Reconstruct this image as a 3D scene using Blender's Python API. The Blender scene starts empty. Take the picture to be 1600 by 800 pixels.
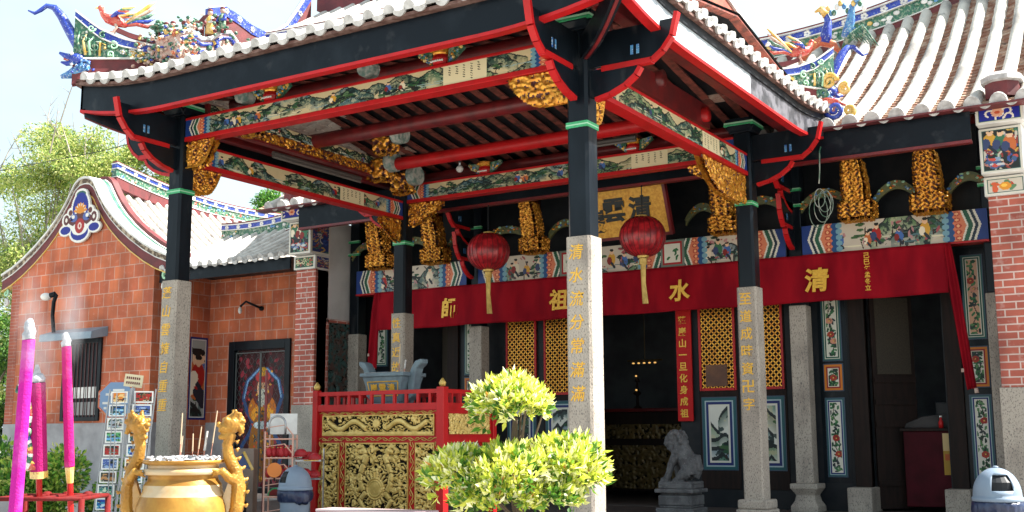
import bpy, math, random
import numpy as np
from mathutils import Vector, Matrix
C = bpy.context.scene
COL = C.collection
rad = math.radians
# ------------------------------------------------------------------ camera, sky, sun, exposure
cam_d = bpy.data.cameras.new('camera'); cam = bpy.data.objects.new('camera', cam_d); COL.objects.link(cam)
C.camera = cam
cam_d.sensor_fit = 'HORIZONTAL'; cam_d.sensor_width = 36.0; cam_d.lens = 36*1785.26/1600
cam_d.clip_start = .1; cam_d.clip_end = 3000
_yaw, _pit, _rol = rad(-31.78), rad(8.98), rad(-.275)
_f = Vector((math.sin(_yaw)*math.cos(_pit), math.cos(_yaw)*math.cos(_pit), math.sin(_pit)))
_r = _f.cross(Vector((0, 0, 1))).normalized(); _u = _r.cross(_f)
_r2 = _r*math.cos(_rol)+_u*math.sin(_rol); _u2 = -_r*math.sin(_rol)+_u*math.cos(_rol)
cam.matrix_world = Matrix(((_r2.x, _u2.x, -_f.x, 6.52), (_r2.y, _u2.y, -_f.y, -12.2), (_r2.z, _u2.z, -_f.z, 1.36), (0, 0, 0, 1)))

SUN_EL, SUN_AZ = rad(48), rad(61)          # azimuth from +Y towards +X
world = bpy.data.worlds.new('World'); C.world = world; world.use_nodes = True
nt = world.node_tree; nt.nodes.clear()
def N(t, typ, **k):
    n = t.nodes.new(typ)
    for a, b in k.items(): setattr(n, a, b)
    return n
sky = N(nt, 'ShaderNodeTexSky', sky_type='NISHITA', sun_disc=False, sun_elevation=SUN_EL, sun_rotation=SUN_AZ, air_density=1.0, dust_density=2.5, ozone_density=1.0)
tc = N(nt, 'ShaderNodeTexCoord'); mp = N(nt, 'ShaderNodeMapping'); mp.inputs['Scale'].default_value = (1, 1, 2.2)
cn = N(nt, 'ShaderNodeTexNoise'); cn.inputs['Scale'].default_value = 1.6; cn.inputs['Detail'].default_value = 6; cn.inputs['Roughness'].default_value = .55
cr = N(nt, 'ShaderNodeMapRange'); cr.inputs['From Min'].default_value = .30; cr.inputs['From Max'].default_value = .62
cr.inputs['To Min'].default_value = .35; cr.inputs['To Max'].default_value = .95
mx = N(nt, 'ShaderNodeMix', data_type='RGBA'); mx.inputs['B'].default_value = (3.5, 4.2, 4.35, 1)
bg = N(nt, 'ShaderNodeBackground'); bg.inputs['Strength'].default_value = .09
wo = N(nt, 'ShaderNodeOutputWorld')
L = nt.links.new
L(tc.outputs['Generated'], mp.inputs['Vector']); L(mp.outputs[0], cn.inputs['Vector']); L(cn.outputs['Fac'], cr.inputs['Value'])
L(cr.outputs[0], mx.inputs['Factor']); L(sky.outputs[0], mx.inputs['A']); L(mx.outputs['Result'], bg.inputs['Color']); L(bg.outputs[0], wo.inputs[0])
sl = bpy.data.lights.new('sun', 'SUN'); sl.energy = 5.0; sl.angle = rad(.5); sl.color = (1, .95, .87)
so = bpy.data.objects.new('sun', sl); COL.objects.link(so)
sd = Vector((math.sin(SUN_AZ)*math.cos(SUN_EL), math.cos(SUN_AZ)*math.cos(SUN_EL), math.sin(SUN_EL)))
so.rotation_euler = sd.to_track_quat('Z', 'Y').to_euler(); so.location = sd*60
C.view_settings.view_transform = 'Standard'; C.view_settings.look = 'None'; C.view_settings.gamma = 1
C.view_settings.use_curve_mapping = False
C.view_settings.exposure = 1.74
C.cycles.max_bounces = 8; C.cycles.diffuse_bounces = 5; C.cycles.glossy_bounces = 3; C.cycles.transparent_max_bounces = 6
C.cycles.sample_clamp_indirect = 6
try: C.cycles.use_denoising = True
except Exception: pass

# ------------------------------------------------------------------ materials
def s2l(c):
    c = np.asarray(c, float)
    return np.where(c <= .04045, c/12.92, ((c+.055)/1.055)**2.4)
def mat(name, col, rough=.5, metal=0., col2=None, sc=6., lo=.4, hi=.62, bump=0., bsc=40., spec=.5, stretch=(1, 1, 1), col3=None, sc3=60, lo3=.55, hi3=.62, coat=0., trans=0.):
    m = bpy.data.materials.new(name); m.use_nodes = True; t = m.node_tree; b = t.nodes['Principled BSDF']; l = t.links.new
    b.inputs['Roughness'].default_value = rough; b.inputs['Metallic'].default_value = metal
    b.inputs['Specular IOR Level'].default_value = spec; b.inputs['Coat Weight'].default_value = coat
    b.inputs['Coat Roughness'].default_value = .12
    b.inputs['Base Color'].default_value = (*col, 1)
    if col2 is not None or bump:
        tc = N(t, 'ShaderNodeTexCoord'); mp = N(t, 'ShaderNodeMapping'); mp.inputs['Scale'].default_value = stretch
        l(tc.outputs['Object'], mp.inputs['Vector'])
    if col2 is not None:
        def layer(a, b_, s, lo, hi):
            n = N(t, 'ShaderNodeTexNoise'); n.inputs['Scale'].default_value = s; n.inputs['Detail'].default_value = 5
            r = N(t, 'ShaderNodeMapRange'); r.inputs['From Min'].default_value = lo; r.inputs['From Max'].default_value = hi
            x = N(t, 'ShaderNodeMix', data_type='RGBA'); l(mp.outputs[0], n.inputs['Vector']); l(n.outputs['Fac'], r.inputs['Value']); l(r.outputs[0], x.inputs['Factor'])
            if hasattr(a, 'node'): l(a, x.inputs['A'])
            else: x.inputs['A'].default_value = (*a, 1)
            x.inputs['B'].default_value = (*b_, 1)
            return x.outputs['Result'], r.outputs[0]
        o, fac = layer(col, col2, sc, lo, hi)
        if col3 is not None: o, _ = layer(o, col3, sc3, lo3, hi3)
        l(o, b.inputs['Base Color'])
    if bump:
        n = N(t, 'ShaderNodeTexNoise'); n.inputs['Scale'].default_value = bsc; n.inputs['Detail'].default_value = 4
        k = N(t, 'ShaderNodeBump'); k.inputs['Strength'].default_value = bump; k.inputs['Distance'].default_value = .02
        l(mp.outputs[0], n.inputs['Vector']); l(n.outputs['Fac'], k.inputs['Height']); l(k.outputs[0], b.inputs['Normal'])
    if trans:
        tr = N(t, 'ShaderNodeBsdfTranslucent'); ms = N(t, 'ShaderNodeMixShader'); ms.inputs[0].default_value = trans
        out = t.nodes['Material Output']; l(b.outputs[0], ms.inputs[1]); l(tr.outputs[0], ms.inputs[2]); l(ms.outputs[0], out.inputs['Surface'])
        tr.inputs['Color'].default_value = (*col, 1)
        m['trans'] = tr.name
    return m
def brickmat(name, c1, c2, mortar, bw, rh, ms, rough=.8, off=.5):
    m = bpy.data.materials.new(name); m.use_nodes = True; t = m.node_tree; b = t.nodes['Principled BSDF']; l = t.links.new
    b.inputs['Roughness'].default_value = rough
    tc = N(t, 'ShaderNodeTexCoord'); se = N(t, 'ShaderNodeSeparateXYZ'); l(tc.outputs['Object'], se.inputs[0])
    ad = N(t, 'ShaderNodeMath', operation='ADD'); l(se.outputs[0], ad.inputs[0]); l(se.outputs[1], ad.inputs[1])
    co = N(t, 'ShaderNodeCombineXYZ'); l(ad.outputs[0], co.inputs[0]); l(se.outputs[2], co.inputs[1])
    k = N(t, 'ShaderNodeTexBrick'); k.offset = off; k.inputs['Scale'].default_value = 1
    k.inputs['Brick Width'].default_value = bw; k.inputs['Row Height'].default_value = rh; k.inputs['Mortar Size'].default_value = ms
    k.inputs['Mortar Smooth'].default_value = .15; k.inputs['Bias'].default_value = -.1
    k.inputs['Color1'].default_value = (*c1, 1); k.inputs['Color2'].default_value = (*c2, 1); k.inputs['Mortar'].default_value = (*mortar, 1)
    nz = N(t, 'ShaderNodeTexNoise'); nz.inputs['Scale'].default_value = 1.3; nz.inputs['Detail'].default_value = 6
    # slight irregular courses
    l(co.outputs[0], k.inputs['Vector']); l(tc.outputs['Object'], nz.inputs['Vector'])
    r = N(t, 'ShaderNodeMapRange'); r.inputs['From Min'].default_value = .35; r.inputs['From Max'].default_value = .7; r.inputs['To Min'].default_value = .70; r.inputs['To Max'].default_value = 1.22
    x = N(t, 'ShaderNodeMix', data_type='RGBA', blend_type='MULTIPLY'); x.inputs['Factor'].default_value = 1
    l(nz.outputs['Fac'], r.inputs['Value']); l(k.outputs['Color'], x.inputs['A']); l(r.outputs[0], x.inputs['B'])
    n2 = N(t, 'ShaderNodeTexNoise'); n2.inputs['Scale'].default_value = 9; n2.inputs['Detail'].default_value = 5; l(tc.outputs['Object'], n2.inputs['Vector'])
    r2 = N(t, 'ShaderNodeMapRange'); r2.inputs['From Min'].default_value = .58; r2.inputs['From Max'].default_value = .75; r2.inputs['To Max'].default_value = .45
    y = N(t, 'ShaderNodeMix', data_type='RGBA'); y.inputs['B'].default_value = (*mortar, 1); l(n2.outputs['Fac'], r2.inputs['Value']); l(r2.outputs[0], y.inputs['Factor']); l(x.outputs['Result'], y.inputs['A'])
    mp3 = N(t, 'ShaderNodeMapping'); mp3.inputs['Scale'].default_value = (1.6, 1.6, .22); n3 = N(t, 'ShaderNodeTexNoise'); n3.inputs['Scale'].default_value = 1.5; n3.inputs['Detail'].default_value = 6
    l(tc.outputs['Object'], mp3.inputs[0]); l(mp3.outputs[0], n3.inputs['Vector']); r3 = N(t, 'ShaderNodeMapRange'); r3.inputs['From Min'].default_value = .50; r3.inputs['From Max'].default_value = .74; r3.inputs['To Max'].default_value = .55
    z3 = N(t, 'ShaderNodeMix', data_type='RGBA'); z3.inputs['B'].default_value = (c2[0]*.5, c2[1]*.55, c2[2]*.7, 1); l(n3.outputs['Fac'], r3.inputs['Value']); l(r3.outputs[0], z3.inputs['Factor']); l(y.outputs['Result'], z3.inputs['A'])
    l(z3.outputs['Result'], b.inputs['Base Color'])
    bp = N(t, 'ShaderNodeBump'); bp.inputs['Strength'].default_value = .5; bp.inputs['Distance'].default_value = .01; bp.invert = True
    l(k.outputs['Fac'], bp.inputs['Height']); l(bp.outputs[0], b.inputs['Normal'])
    return m
def attrmat(name, rough=.5, metal=0, trans=0, bump=0, spec=.4):
    m = bpy.data.materials.new(name); m.use_nodes = True; t = m.node_tree; b = t.nodes['Principled BSDF']; l = t.links.new
    a = N(t, 'ShaderNodeAttribute', attribute_name='Col'); l(a.outputs['Color'], b.inputs['Base Color'])
    b.inputs['Roughness'].default_value = rough; b.inputs['Metallic'].default_value = metal; b.inputs['Specular IOR Level'].default_value = spec
    if bump:
        tc = N(t, 'ShaderNodeTexCoord'); n = N(t, 'ShaderNodeTexNoise'); n.inputs['Scale'].default_value = 60
        k = N(t, 'ShaderNodeBump'); k.inputs['Strength'].default_value = bump; k.inputs['Distance'].default_value = .01
        l(tc.outputs['Object'], n.inputs['Vector']); l(n.outputs['Fac'], k.inputs['Height']); l(k.outputs[0], b.inputs['Normal'])
    if trans:
        tr = N(t, 'ShaderNodeBsdfTranslucent'); ms = N(t, 'ShaderNodeMixShader'); ms.inputs[0].default_value = trans
        l(a.outputs['Color'], tr.inputs['Color']); l(b.outputs[0], ms.inputs[1]); l(tr.outputs[0], ms.inputs[2]); l(ms.outputs[0], t.nodes['Material Output'].inputs['Surface'])
    return m
K = {}
K['black'] = mat('black_lacquer', (.005, .008, .012), .28, col2=(.010, .015, .021), sc=3, lo=.45, hi=.7, bump=.1, bsc=18, stretch=(1, 1, .35), spec=.18, col3=(.04, .043, .046), sc3=5, lo3=.62, hi3=.8)
K['fascia'] = mat('painted_fascia_black', (.006, .009, .013), .30, col2=(.013, .018, .024), sc=2.2, lo=.5, hi=.75, bump=.08, bsc=14, spec=.14, col3=(.035, .038, .042), sc3=4, lo3=.6, hi3=.8)
K['dark'] = mat('dark_wood', (.007, .010, .014), .5, col2=(.014, .016, .019), sc=4, spec=.25)
K['red'] = mat('red_lacquer', (.46, .010, .012), .38, spec=.3, col2=(.34, .010, .010), sc=4, lo=.45, hi=.7, bump=.05, bsc=25)
K['dred'] = mat('dull_red_paint', (.17, .012, .014), .4, col2=(.10, .010, .012), sc=4, bump=.06, bsc=20)
K['rafter'] = mat('rafter_tile', (.25, .06, .042), .75, col2=(.10, .03, .022), sc=7)
K['green'] = mat('green_paint', (.03, .30, .10), .4, col2=(.05, .38, .17), sc=30)
K['mint'] = mat('pale_green_paint', (.35, .62, .42), .45)
K['white'] = mat('white_plaster', (.74, .73, .70), .8, col2=(.55, .54, .52), sc=3, bump=.1, bsc=20)
K['wallwhite'] = mat('stained_plaster', (.60, .59, .58), .9, col2=(.42, .41, .41), sc=1.1, lo=.45, hi=.75, bump=.1, bsc=10)
K['tile'] = mat('whitewashed_tile', (.55, .52, .48), .8, col2=(.34, .31, .28), sc=5, lo=.45, hi=.75, bump=.25, bsc=22, col3=(.20, .19, .185), sc3=2.4, lo3=.57, hi3=.74)
K['dpan'] = mat('old_pan_tile', (.20, .085, .05), .9, col2=(.42, .30, .22), sc=5, lo=.45, hi=.7, bump=.3, bsc=25, col3=(.07, .045, .035), sc3=9, lo3=.58, hi3=.72)
K['pan'] = mat('pan_tile', (.58, .50, .44), .85, col2=(.66, .62, .57), sc=4, lo=.42, hi=.66, bump=.3, bsc=25, col3=(.12, .09, .08), sc3=9, lo3=.62, hi3=.75)
K['tilecap'] = mat('tile_cap_plaster', (.56, .55, .54), .85, col2=(.36, .35, .34), sc=8, bump=.2, bsc=30)
K['maroon'] = mat('maroon_paint', (.15, .022, .025), .6, col2=(.10, .018, .02), sc=5, bump=.1, bsc=30)
K['blue'] = mat('blue_glaze', (.012, .03, .30), .35, col2=(.04, .08, .40), sc=9, col3=(.30, .36, .46), sc3=34, lo3=.60, hi3=.66, bump=.2, bsc=50)
K['lblue'] = mat('pale_blue_glaze', (.09, .28, .50), .35, col2=(.03, .11, .36), sc=16, col3=(.55, .62, .64), sc3=38, lo3=.58, hi3=.64, bump=.2, bsc=50)
K['yellow'] = mat('yellow_glaze', (.62, .38, .06), .4, col2=(.68, .50, .2), sc=10, col3=(.25, .12, .03), sc3=36, lo3=.60, hi3=.68, bump=.2, bsc=50)
K['orange'] = mat('orange_glaze', (.52, .15, .05), .4, col2=(.44, .08, .04), sc=12, col3=(.62, .45, .3), sc3=36, lo3=.60, hi3=.68, bump=.2, bsc=50)
K['lgreen'] = mat('green_glaze', (.035, .14, .08), .4, col2=(.30, .36, .26), sc=17, lo=.5, hi=.62, col3=(.02, .07, .07), sc3=26)
K['stripe'] = mat('green_glazed_stripe', (.025, .13, .085), .4, col2=(.08, .22, .15), sc=6)
K['scarlet'] = mat('scarlet_glaze', (.42, .03, .025), .4, col2=(.5, .12, .08), sc=15, col3=(.6, .42, .36), sc3=36, lo3=.60, hi3=.68, bump=.2, bsc=50)
K['pink'] = mat('pink_glaze', (.48, .27, .22), .5, col2=(.56, .44, .36), sc=12, col3=(.2, .1, .08), sc3=30, lo3=.58, hi3=.68, bump=.2, bsc=50)
K['granite'] = mat('granite', (.41, .36, .305), .75, spec=.3, col2=(.22, .19, .165), sc=2.2, lo=.45, hi=.78, bump=.3, bsc=70, col3=(.14, .125, .115), sc3=55, lo3=.53, hi3=.66, stretch=(1.3, 1.3, .6))
K['tile2'] = mat('weathered_tile', (.50, .47, .42), .85, col2=(.19, .18, .17), sc=1.0, lo=.48, hi=.66, bump=.3, bsc=22, col3=(.10, .095, .09), sc3=5, lo3=.62, hi3=.76)
K['dimgold'] = mat('dark_gilding', (.16, .11, .035), .45, .3, col2=(.09, .06, .02), sc=8)  # darker gold for the altar carving and the lamp bar
K['dgranite'] = mat('carved_grey_stone', (.15, .15, .155), .8, col2=(.085, .085, .09), sc=6, bump=.45, bsc=35, col3=(.22, .22, .22), sc3=40, lo3=.6, hi3=.7)
K['gold'] = mat('gold_leaf', (.78, .38, .05), .27, .6, col2=(.60, .22, .025), sc=14, bump=.15, bsc=60)
K['pgold'] = mat('pale_gold_paint', (.66, .46, .13), .36, .35, col2=(.50, .33, .08), sc=12, bump=.12, bsc=60)
K['agold'] = mat('antique_gold', (.72, .52, .17), .36, .35, col2=(.55, .38, .10), sc=10, bump=.12, bsc=70)
K['gground'] = mat('carving_ground', (.09, .012, .010), .5, col2=(.03, .008, .008), sc=25)
K['kground'] = mat('carving_ground_dark', (.008, .006, .004), .7, spec=.1)
K['text'] = mat('gilt_lettering', (.78, .46, .05), .4, .25, col2=(.7, .36, .04), sc=30)
K['inktext'] = mat('ink_lettering', (.008, .012, .012), .4)
K['brick'] = brickmat('large_red_brick', (.56, .15, .060), (.41, .095, .045), (.52, .29, .22), .37, .335, .013)
K['sbrick'] = brickmat('small_red_brick', (.46, .115, .075), (.36, .085, .06), (.60, .45, .40), .34, .118, .012)
K['gbrick'] = brickmat('gable_edge_brick', (.42, .10, .055), (.34, .08, .045), (.42, .24, .19), .45, .09, .008)
K['paint'] = attrmat('painted_decor', .5)
K['paintg'] = attrmat('glazed_relief', .35, bump=.2)
K['plas'] = mat('grey_plinth_render', (.36, .35, .36), .9, col2=(.26, .25, .26), sc=2, bump=.15, bsc=20)
K['floor'] = mat('worn_floor', (.10, .075, .065), .55, col2=(.06, .048, .045), sc=2.5, bump=.1, bsc=15)
K['ground'] = mat('pale_paving', (.42, .40, .37), .85, col2=(.34, .32, .29), sc=1.2, bump=.2, bsc=12)
K['cloth'] = mat('red_cloth', (.30, .005, .013), .8, col2=(.20, .003, .010), sc=1.2, bump=.35, bsc=2.6, spec=.1, stretch=(2.2, 1, .7))
K['bred'] = mat('bright_red_board', (.52, .010, .010), .5, col2=(.44, .008, .010), sc=3, spec=.2)
K['sunlit_paint'] = mat('painted_sunlit_lacquer', (.42, .47, .52), .35, col2=(.50, .55, .58), sc=3)  # pale copy of the black lacquer, sunlight and sky sheen painted in
K['shade_mottle'] = mat('painted_shade_fascia', (.035, .037, .045), .4, col2=(.13, .13, .15), sc=5, lo=.42, hi=.6)  # mottled tone with the cast shade on the right fascia painted in
K['olive'] = mat('olive_paint', (.09, .12, .06), .5, col2=(.16, .15, .05), sc=14)
K['lantern'] = mat('lantern_silk', (.50, .02, .028), .3, col2=(.2, .008, .014), sc=8)
K['metal'] = mat('steel', (.35, .36, .38), .35, .9)
K['wood'] = mat('dark_brown_wood', (.022, .013, .011), .6, spec=.15, col2=(.014, .010, .009), sc=5, stretch=(4, 4, .4), bump=.1, bsc=30)

# ------------------------------------------------------------------ mesh builder
class MB:
    def __init__(s): s.v = []; s.f = []; s.m = []; s.c = None
    def add(s, vs, fs, m=0):
        o = len(s.v); s.v.extend([tuple(p) for p in vs]); s.f.extend([tuple(i+o for i in f) for f in fs])
        s.m.extend([m]*len(fs) if isinstance(m, int) else m); return s
    def box(s, x0, x1, y0, y1, z0, z1, m=0):
        v = [(x, y, z) for z in (z0, z1) for y in (y0, y1) for x in (x0, x1)]
        return s.add(v, [(0, 2, 3, 1), (4, 5, 7, 6), (0, 1, 5, 4), (2, 6, 7, 3), (0, 4, 6, 2), (1, 3, 7, 5)], m)
    def obox(s, c, ax, ay, az, m=0):      # oriented box, half-axis vectors
        c, ax, ay, az = map(Vector, (c, ax, ay, az))
        v = [c+ax*i+ay*j+az*k for k in (-1, 1) for j in (-1, 1) for i in (-1, 1)]
        return s.add(v, [(0, 2, 3, 1), (4, 5, 7, 6), (0, 1, 5, 4), (2, 6, 7, 3), (0, 4, 6, 2), (1, 3, 7, 5)], m)
    def prism(s, poly, ax, a, b, m=0):    # ax = axis of extrusion
        def P(p, t): return (t, p[0], p[1]) if ax == 'x' else ((p[0], t, p[1]) if ax == 'y' else (p[0], p[1], t))
        n = len(poly); v = [P(p, a) for p in poly]+[P(p, b) for p in poly]
        f = [tuple(range(n)), tuple(range(2*n-1, n-1, -1))]+[(i, i+n, (i+1) % n+n, (i+1) % n) for i in range(n)]
        return s.add(v, f, m)
    def strip(s, A, B, thick, m=0):       # ribbon between polylines A and B, extruded by vector thick
        th = Vector(thick); n = len(A); A = [Vector(p) for p in A]; B = [Vector(p) for p in B]
        v = A+B+[p+th for p in A]+[p+th for p in B]; f = []
        for i in range(n-1):
            f += [(i, i+1, n+i+1, n+i), (2*n+i+1, 2*n+i, 3*n+i, 3*n+i+1), (i+1, i, 2*n+i, 2*n+i+1), (n+i, n+i+1, 3*n+i+1, 3*n+i)]
        f += [(0, n, 3*n, 2*n), (n-1, 3*n-1, 4*n-1, 2*n-1)]
        return s.add(v, f, m)
    def tube(s, pts, r, n=8, m=0, cap=True, flat=1.0):
        P = [Vector(p) for p in pts]; R = r if isinstance(r, (list, tuple, np.ndarray)) else [r]*len(P)
        vs = []; prev = None
        for i, p in enumerate(P):
            t = (P[min(i+1, len(P)-1)]-P[max(i-1, 0)])
            t = t.normalized() if t.length > 1e-9 else Vector((0, 0, 1))
            if prev is None:
                a = Vector((0, 0, 1)) if abs(t.z) < .9 else Vector((1, 0, 0)); x = t.cross(a).normalized()
            else:
                x = (prev-t*prev.dot(t)); x = x.normalized() if x.length > 1e-6 else prev
            prev = x; y = t.cross(x)
            for k in range(n):
                an = 2*math.pi*k/n; vs.append(p+(x*math.cos(an)+y*math.sin(an)*flat)*R[i])
        fs = [(i*n+k, i*n+(k+1) % n, (i+1)*n+(k+1) % n, (i+1)*n+k) for i in range(len(P)-1) for k in range(n)]
        if cap: fs += [tuple(range(n-1, -1, -1)), tuple((len(P)-1)*n+k for k in range(n))]
        return s.add(vs, fs, m)
    def lathe(s, prof, c=(0, 0, 0), n=32, m=0, a0=0):
        vs = [(c[0]+r*math.cos(a0+2*math.pi*k/n), c[1]+r*math.sin(a0+2*math.pi*k/n), c[2]+z) for r, z in prof for k in range(n)]
        fs = [(i*n+k, i*n+(k+1) % n, (i+1)*n+(k+1) % n, (i+1)*n+k) for i in range(len(prof)-1) for k in range(n)]
        fs += [tuple(range(n-1, -1, -1)), tuple((len(prof)-1)*n+k for k in range(n))]
        mm = m if isinstance(m, int) else [m[i] for i in range(len(prof)-1) for k in range(n)]+[m[0], m[-1]]
        return s.add(vs, fs, mm)
    def ball(s, c, r, nu=12, nv=8, m=0):
        r = r if isinstance(r, (tuple, list)) else (r, r, r); vs = [(c[0], c[1], c[2]-r[2])]; 
        for j in range(1, nv):
            ph = math.pi*j/nv
            for k in range(nu):
                a = 2*math.pi*k/nu; vs.append((c[0]+r[0]*math.sin(ph)*math.cos(a), c[1]+r[1]*math.sin(ph)*math.sin(a), c[2]-r[2]*math.cos(ph)))
        vs.append((c[0], c[1], c[2]+r[2])); fs = []
        for k in range(nu):
            fs.append((0, 1+(k+1) % nu, 1+k)); fs.append((len(vs)-1, 1+(nv-2)*nu+k, 1+(nv-2)*nu+(k+1) % nu))
        for j in range(nv-2):
            for k in range(nu): fs.append((1+j*nu+k, 1+j*nu+(k+1) % nu, 1+(j+1)*nu+(k+1) % nu, 1+(j+1)*nu+k))
        return s.add(vs, fs, m)
    def build(s, name, mats, parent=None, off=(0, 0, 0), smooth=False, bevel=0, loc=None):
        me = bpy.data.meshes.new(name)
        V = np.array(s.v, float)-np.array(off)
        me.from_pydata(V.tolist(), [], s.f)
        for x in (mats if isinstance(mats, (list, tuple)) else [mats]): me.materials.append(K[x] if isinstance(x, str) else x)
        me.polygons.foreach_set('material_index', s.m)
        if smooth: me.polygons.foreach_set('use_smooth', [True]*len(s.f))
        if s.c is not None:                      # per-face colours
            a = me.color_attributes.new('Col', 'FLOAT_COLOR', 'CORNER')
            ls = np.zeros(len(s.f), int); me.polygons.foreach_get('loop_total', ls)
            cc = np.ones((len(s.f), 4)); cc[:, :3] = np.array(s.c)
            a.data.foreach_set('color', np.repeat(cc, ls, 0).ravel())
        me.update(); me.validate(clean_customdata=False)
        o = bpy.data.objects.new(name, me); COL.objects.link(o)
        if parent is not None: o.parent = parent
        if loc is not None: o.location = loc
        if bevel:
            b = o.modifiers.new('bevel', 'BEVEL'); b.width = bevel; b.segments = 2; b.limit_method = 'ANGLE'; b.angle_limit = rad(40)
        return o
class Thing:
    def __init__(s, name, label, cat, loc=(0, 0, 0), group=None, rz=0):
        o = bpy.data.objects.new(name, None); COL.objects.link(o); o.location = loc; o.rotation_euler.z = rz; o.empty_display_size = .2
        o['label'] = label; o['category'] = cat
        if group: o['group'] = group
        s.o = o; s.loc = loc
    def part(s, name, mb, mats, parent=None, label=None, **k):      # world-coordinate mesh
        o = mb.build(name, mats, parent or s.o, s.loc, **k)
        if label: o['label'] = label
        return o
    def lpart(s, name, mb, mats, parent=None, **k):                  # local-coordinate mesh
        return mb.build(name, mats, parent or s.o, **k)
def tag(o, label, cat, group=None):
    o['label'] = label; o['category'] = cat
    if group: o['group'] = group
    return o
def copy_tree(o, parent=None):
    c = o.copy(); COL.objects.link(c)
    if parent is not None: c.parent = parent
    for ch in list(o.children): copy_tree(ch, c)
    return c

# ------------------------------------------------------------------ lettering
_tc = {}
def glyph(s, bold=.018, ext=.02):
    key = (s, bold, ext)
    if key not in _tc:
        cu = bpy.data.curves.new('t', 'FONT'); cu.body = s; cu.size = 1; cu.extrude = ext; cu.offset = bold; cu.resolution_u = 3; cu.align_x = 'LEFT'
        o = bpy.data.objects.new('t', cu); COL.objects.link(o)
        dg = bpy.context.evaluated_depsgraph_get(); e = o.evaluated_get(dg); me = e.to_mesh()
        v = np.array([tuple(x.co) for x in me.vertices]) if len(me.vertices) else np.zeros((0, 3)); f = [tuple(p.vertices) for p in me.polygons]
        e.to_mesh_clear(); bpy.data.objects.remove(o); bpy.data.curves.remove(cu)
        if len(v):
            v[:, 0] -= (v[:, 0].min()+v[:, 0].max())/2; v[:, 1] -= (v[:, 1].min()+v[:, 1].max())/2
            v[:, :2] /= max(np.ptp(v[:, 0]), np.ptp(v[:, 1]), .3)
        _tc[key] = (v, f)
    return _tc[key]
def put_text(mb, s, c, size, right=(1, 0, 0), up=(0, 0, 1), bold=.018, ext=.03, m=0, shear=0., norm_h=None):
    v, f = glyph(s, bold, ext); r, u = Vector(right), Vector(up); n = r.cross(u)
    c = Vector(c); pts = [c+(r*(p[0]+shear*p[1])+u*p[1])*size+n*p[2]*size*.5 for p in v]
    mb.add(pts, f, m)
def column_text(mb, s, x, y, ztop, step, size, **k):
    for i, ch in enumerate(s): put_text(mb, ch, (x, y, ztop-step*i), size, **k)

# ------------------------------------------------------------------ painting (pigment patterns) on fine grids
def fbm(h, w, sc, seed, octv=4, per=.5):
    r = np.random.RandomState(seed); out = np.zeros((h, w)); amp = 1; tot = 0
    for o in range(octv):
        s = max(sc/(2**o), 1.2); gh, gw = int(h/s)+3, int(w/s)+3; g = r.rand(gh, gw)
        y = np.arange(h)/s+r.rand(); x = np.arange(w)/s+r.rand(); y0 = y.astype(int); x0 = x.astype(int); fy = (y-y0); fx = (x-x0)
        fy = fy*fy*(3-2*fy); fx = fx*fx*(3-2*fx); y1 = np.minimum(y0+1, gh-1); x1 = np.minimum(x0+1, gw-1); y0 = np.minimum(y0, gh-1); x0 = np.minimum(x0, gw-1)
        a = g[y0][:, x0]*(1-fx)+g[y0][:, x1]*fx; b = g[y1][:, x0]*(1-fx)+g[y1][:, x1]*fx
        out += amp*(a*(1-fy)[:, None]+b*fy[:, None]); tot += amp; amp *= per
    return out/tot
class Cv:                                    # row 0 = top
    def __init__(s, w, h, col): s.w, s.h = w, h; s.a = np.ones((h, w, 3))*np.array(col); s.yy, s.xx = np.mgrid[0:h, 0:w]+.5
    def mask(s, m, col, op=1.):
        m = np.asarray(m, float)*op; s.a = s.a*(1-m[..., None])+np.array(col)*m[..., None]
    def rect(s, x0, y0, x1, y1, col): s.mask((s.xx >= x0) & (s.xx < x1) & (s.yy >= y0) & (s.yy < y1), col)
    def ell(s, cx, cy, rx, ry, col, ang=0.):
        dx, dy = s.xx-cx, s.yy-cy; c, n = math.cos(ang), math.sin(ang)
        s.mask(((dx*c+dy*n)/max(rx, .4))**2+((-dx*n+dy*c)/max(ry, .4))**2 < 1, col)
    def line(s, x0, y0, x1, y1, w, col):
        d = np.array([x1-x0, y1-y0], float); l = max(d@d, 1e-6); t = np.clip(((s.xx-x0)*d[0]+(s.yy-y0)*d[1])/l, 0, 1)
        s.mask((s.xx-x0-t*d[0])**2+(s.yy-y0-t*d[1])**2 < (w/2)**2, col)
    def poly(s, pts, w, col):
        for a, b in zip(pts[:-1], pts[1:]): s.line(*a, *b, w, col)
    def frame(s, d, w, col): s.mask(((s.xx < d+w) | (s.xx > s.w-d-w) | (s.yy < d+w) | (s.yy > s.h-d-w)) & (s.xx > d) & (s.xx < s.w-d) & (s.yy > d) & (s.yy < s.h-d), col)
def figure(c, x, y, s, rnd):
    col = rnd.choice([(.65, .12, .1), (.8, .6, .2), (.25, .4, .65), (.85, .8, .7), (.2, .42, .3), (.75, .4, .2)])
    c.ell(x, y, s*.34, s*.5, col); c.ell(x-s*.2, y+s*.1, s*.22, s*.3, rnd.choice([(.9, .85, .75), (.5, .12, .1), (.2, .25, .4)]))
    c.line(x, y+s*.3, x+s*.25, y+s*.62, s*.2, (.12, .15, .2)); c.ell(x+s*.02, y-s*.55, s*.17, s*.19, (.88, .72, .58)); c.ell(x+s*.02, y-s*.7, s*.17, s*.1, (.08, .08, .08))
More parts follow.
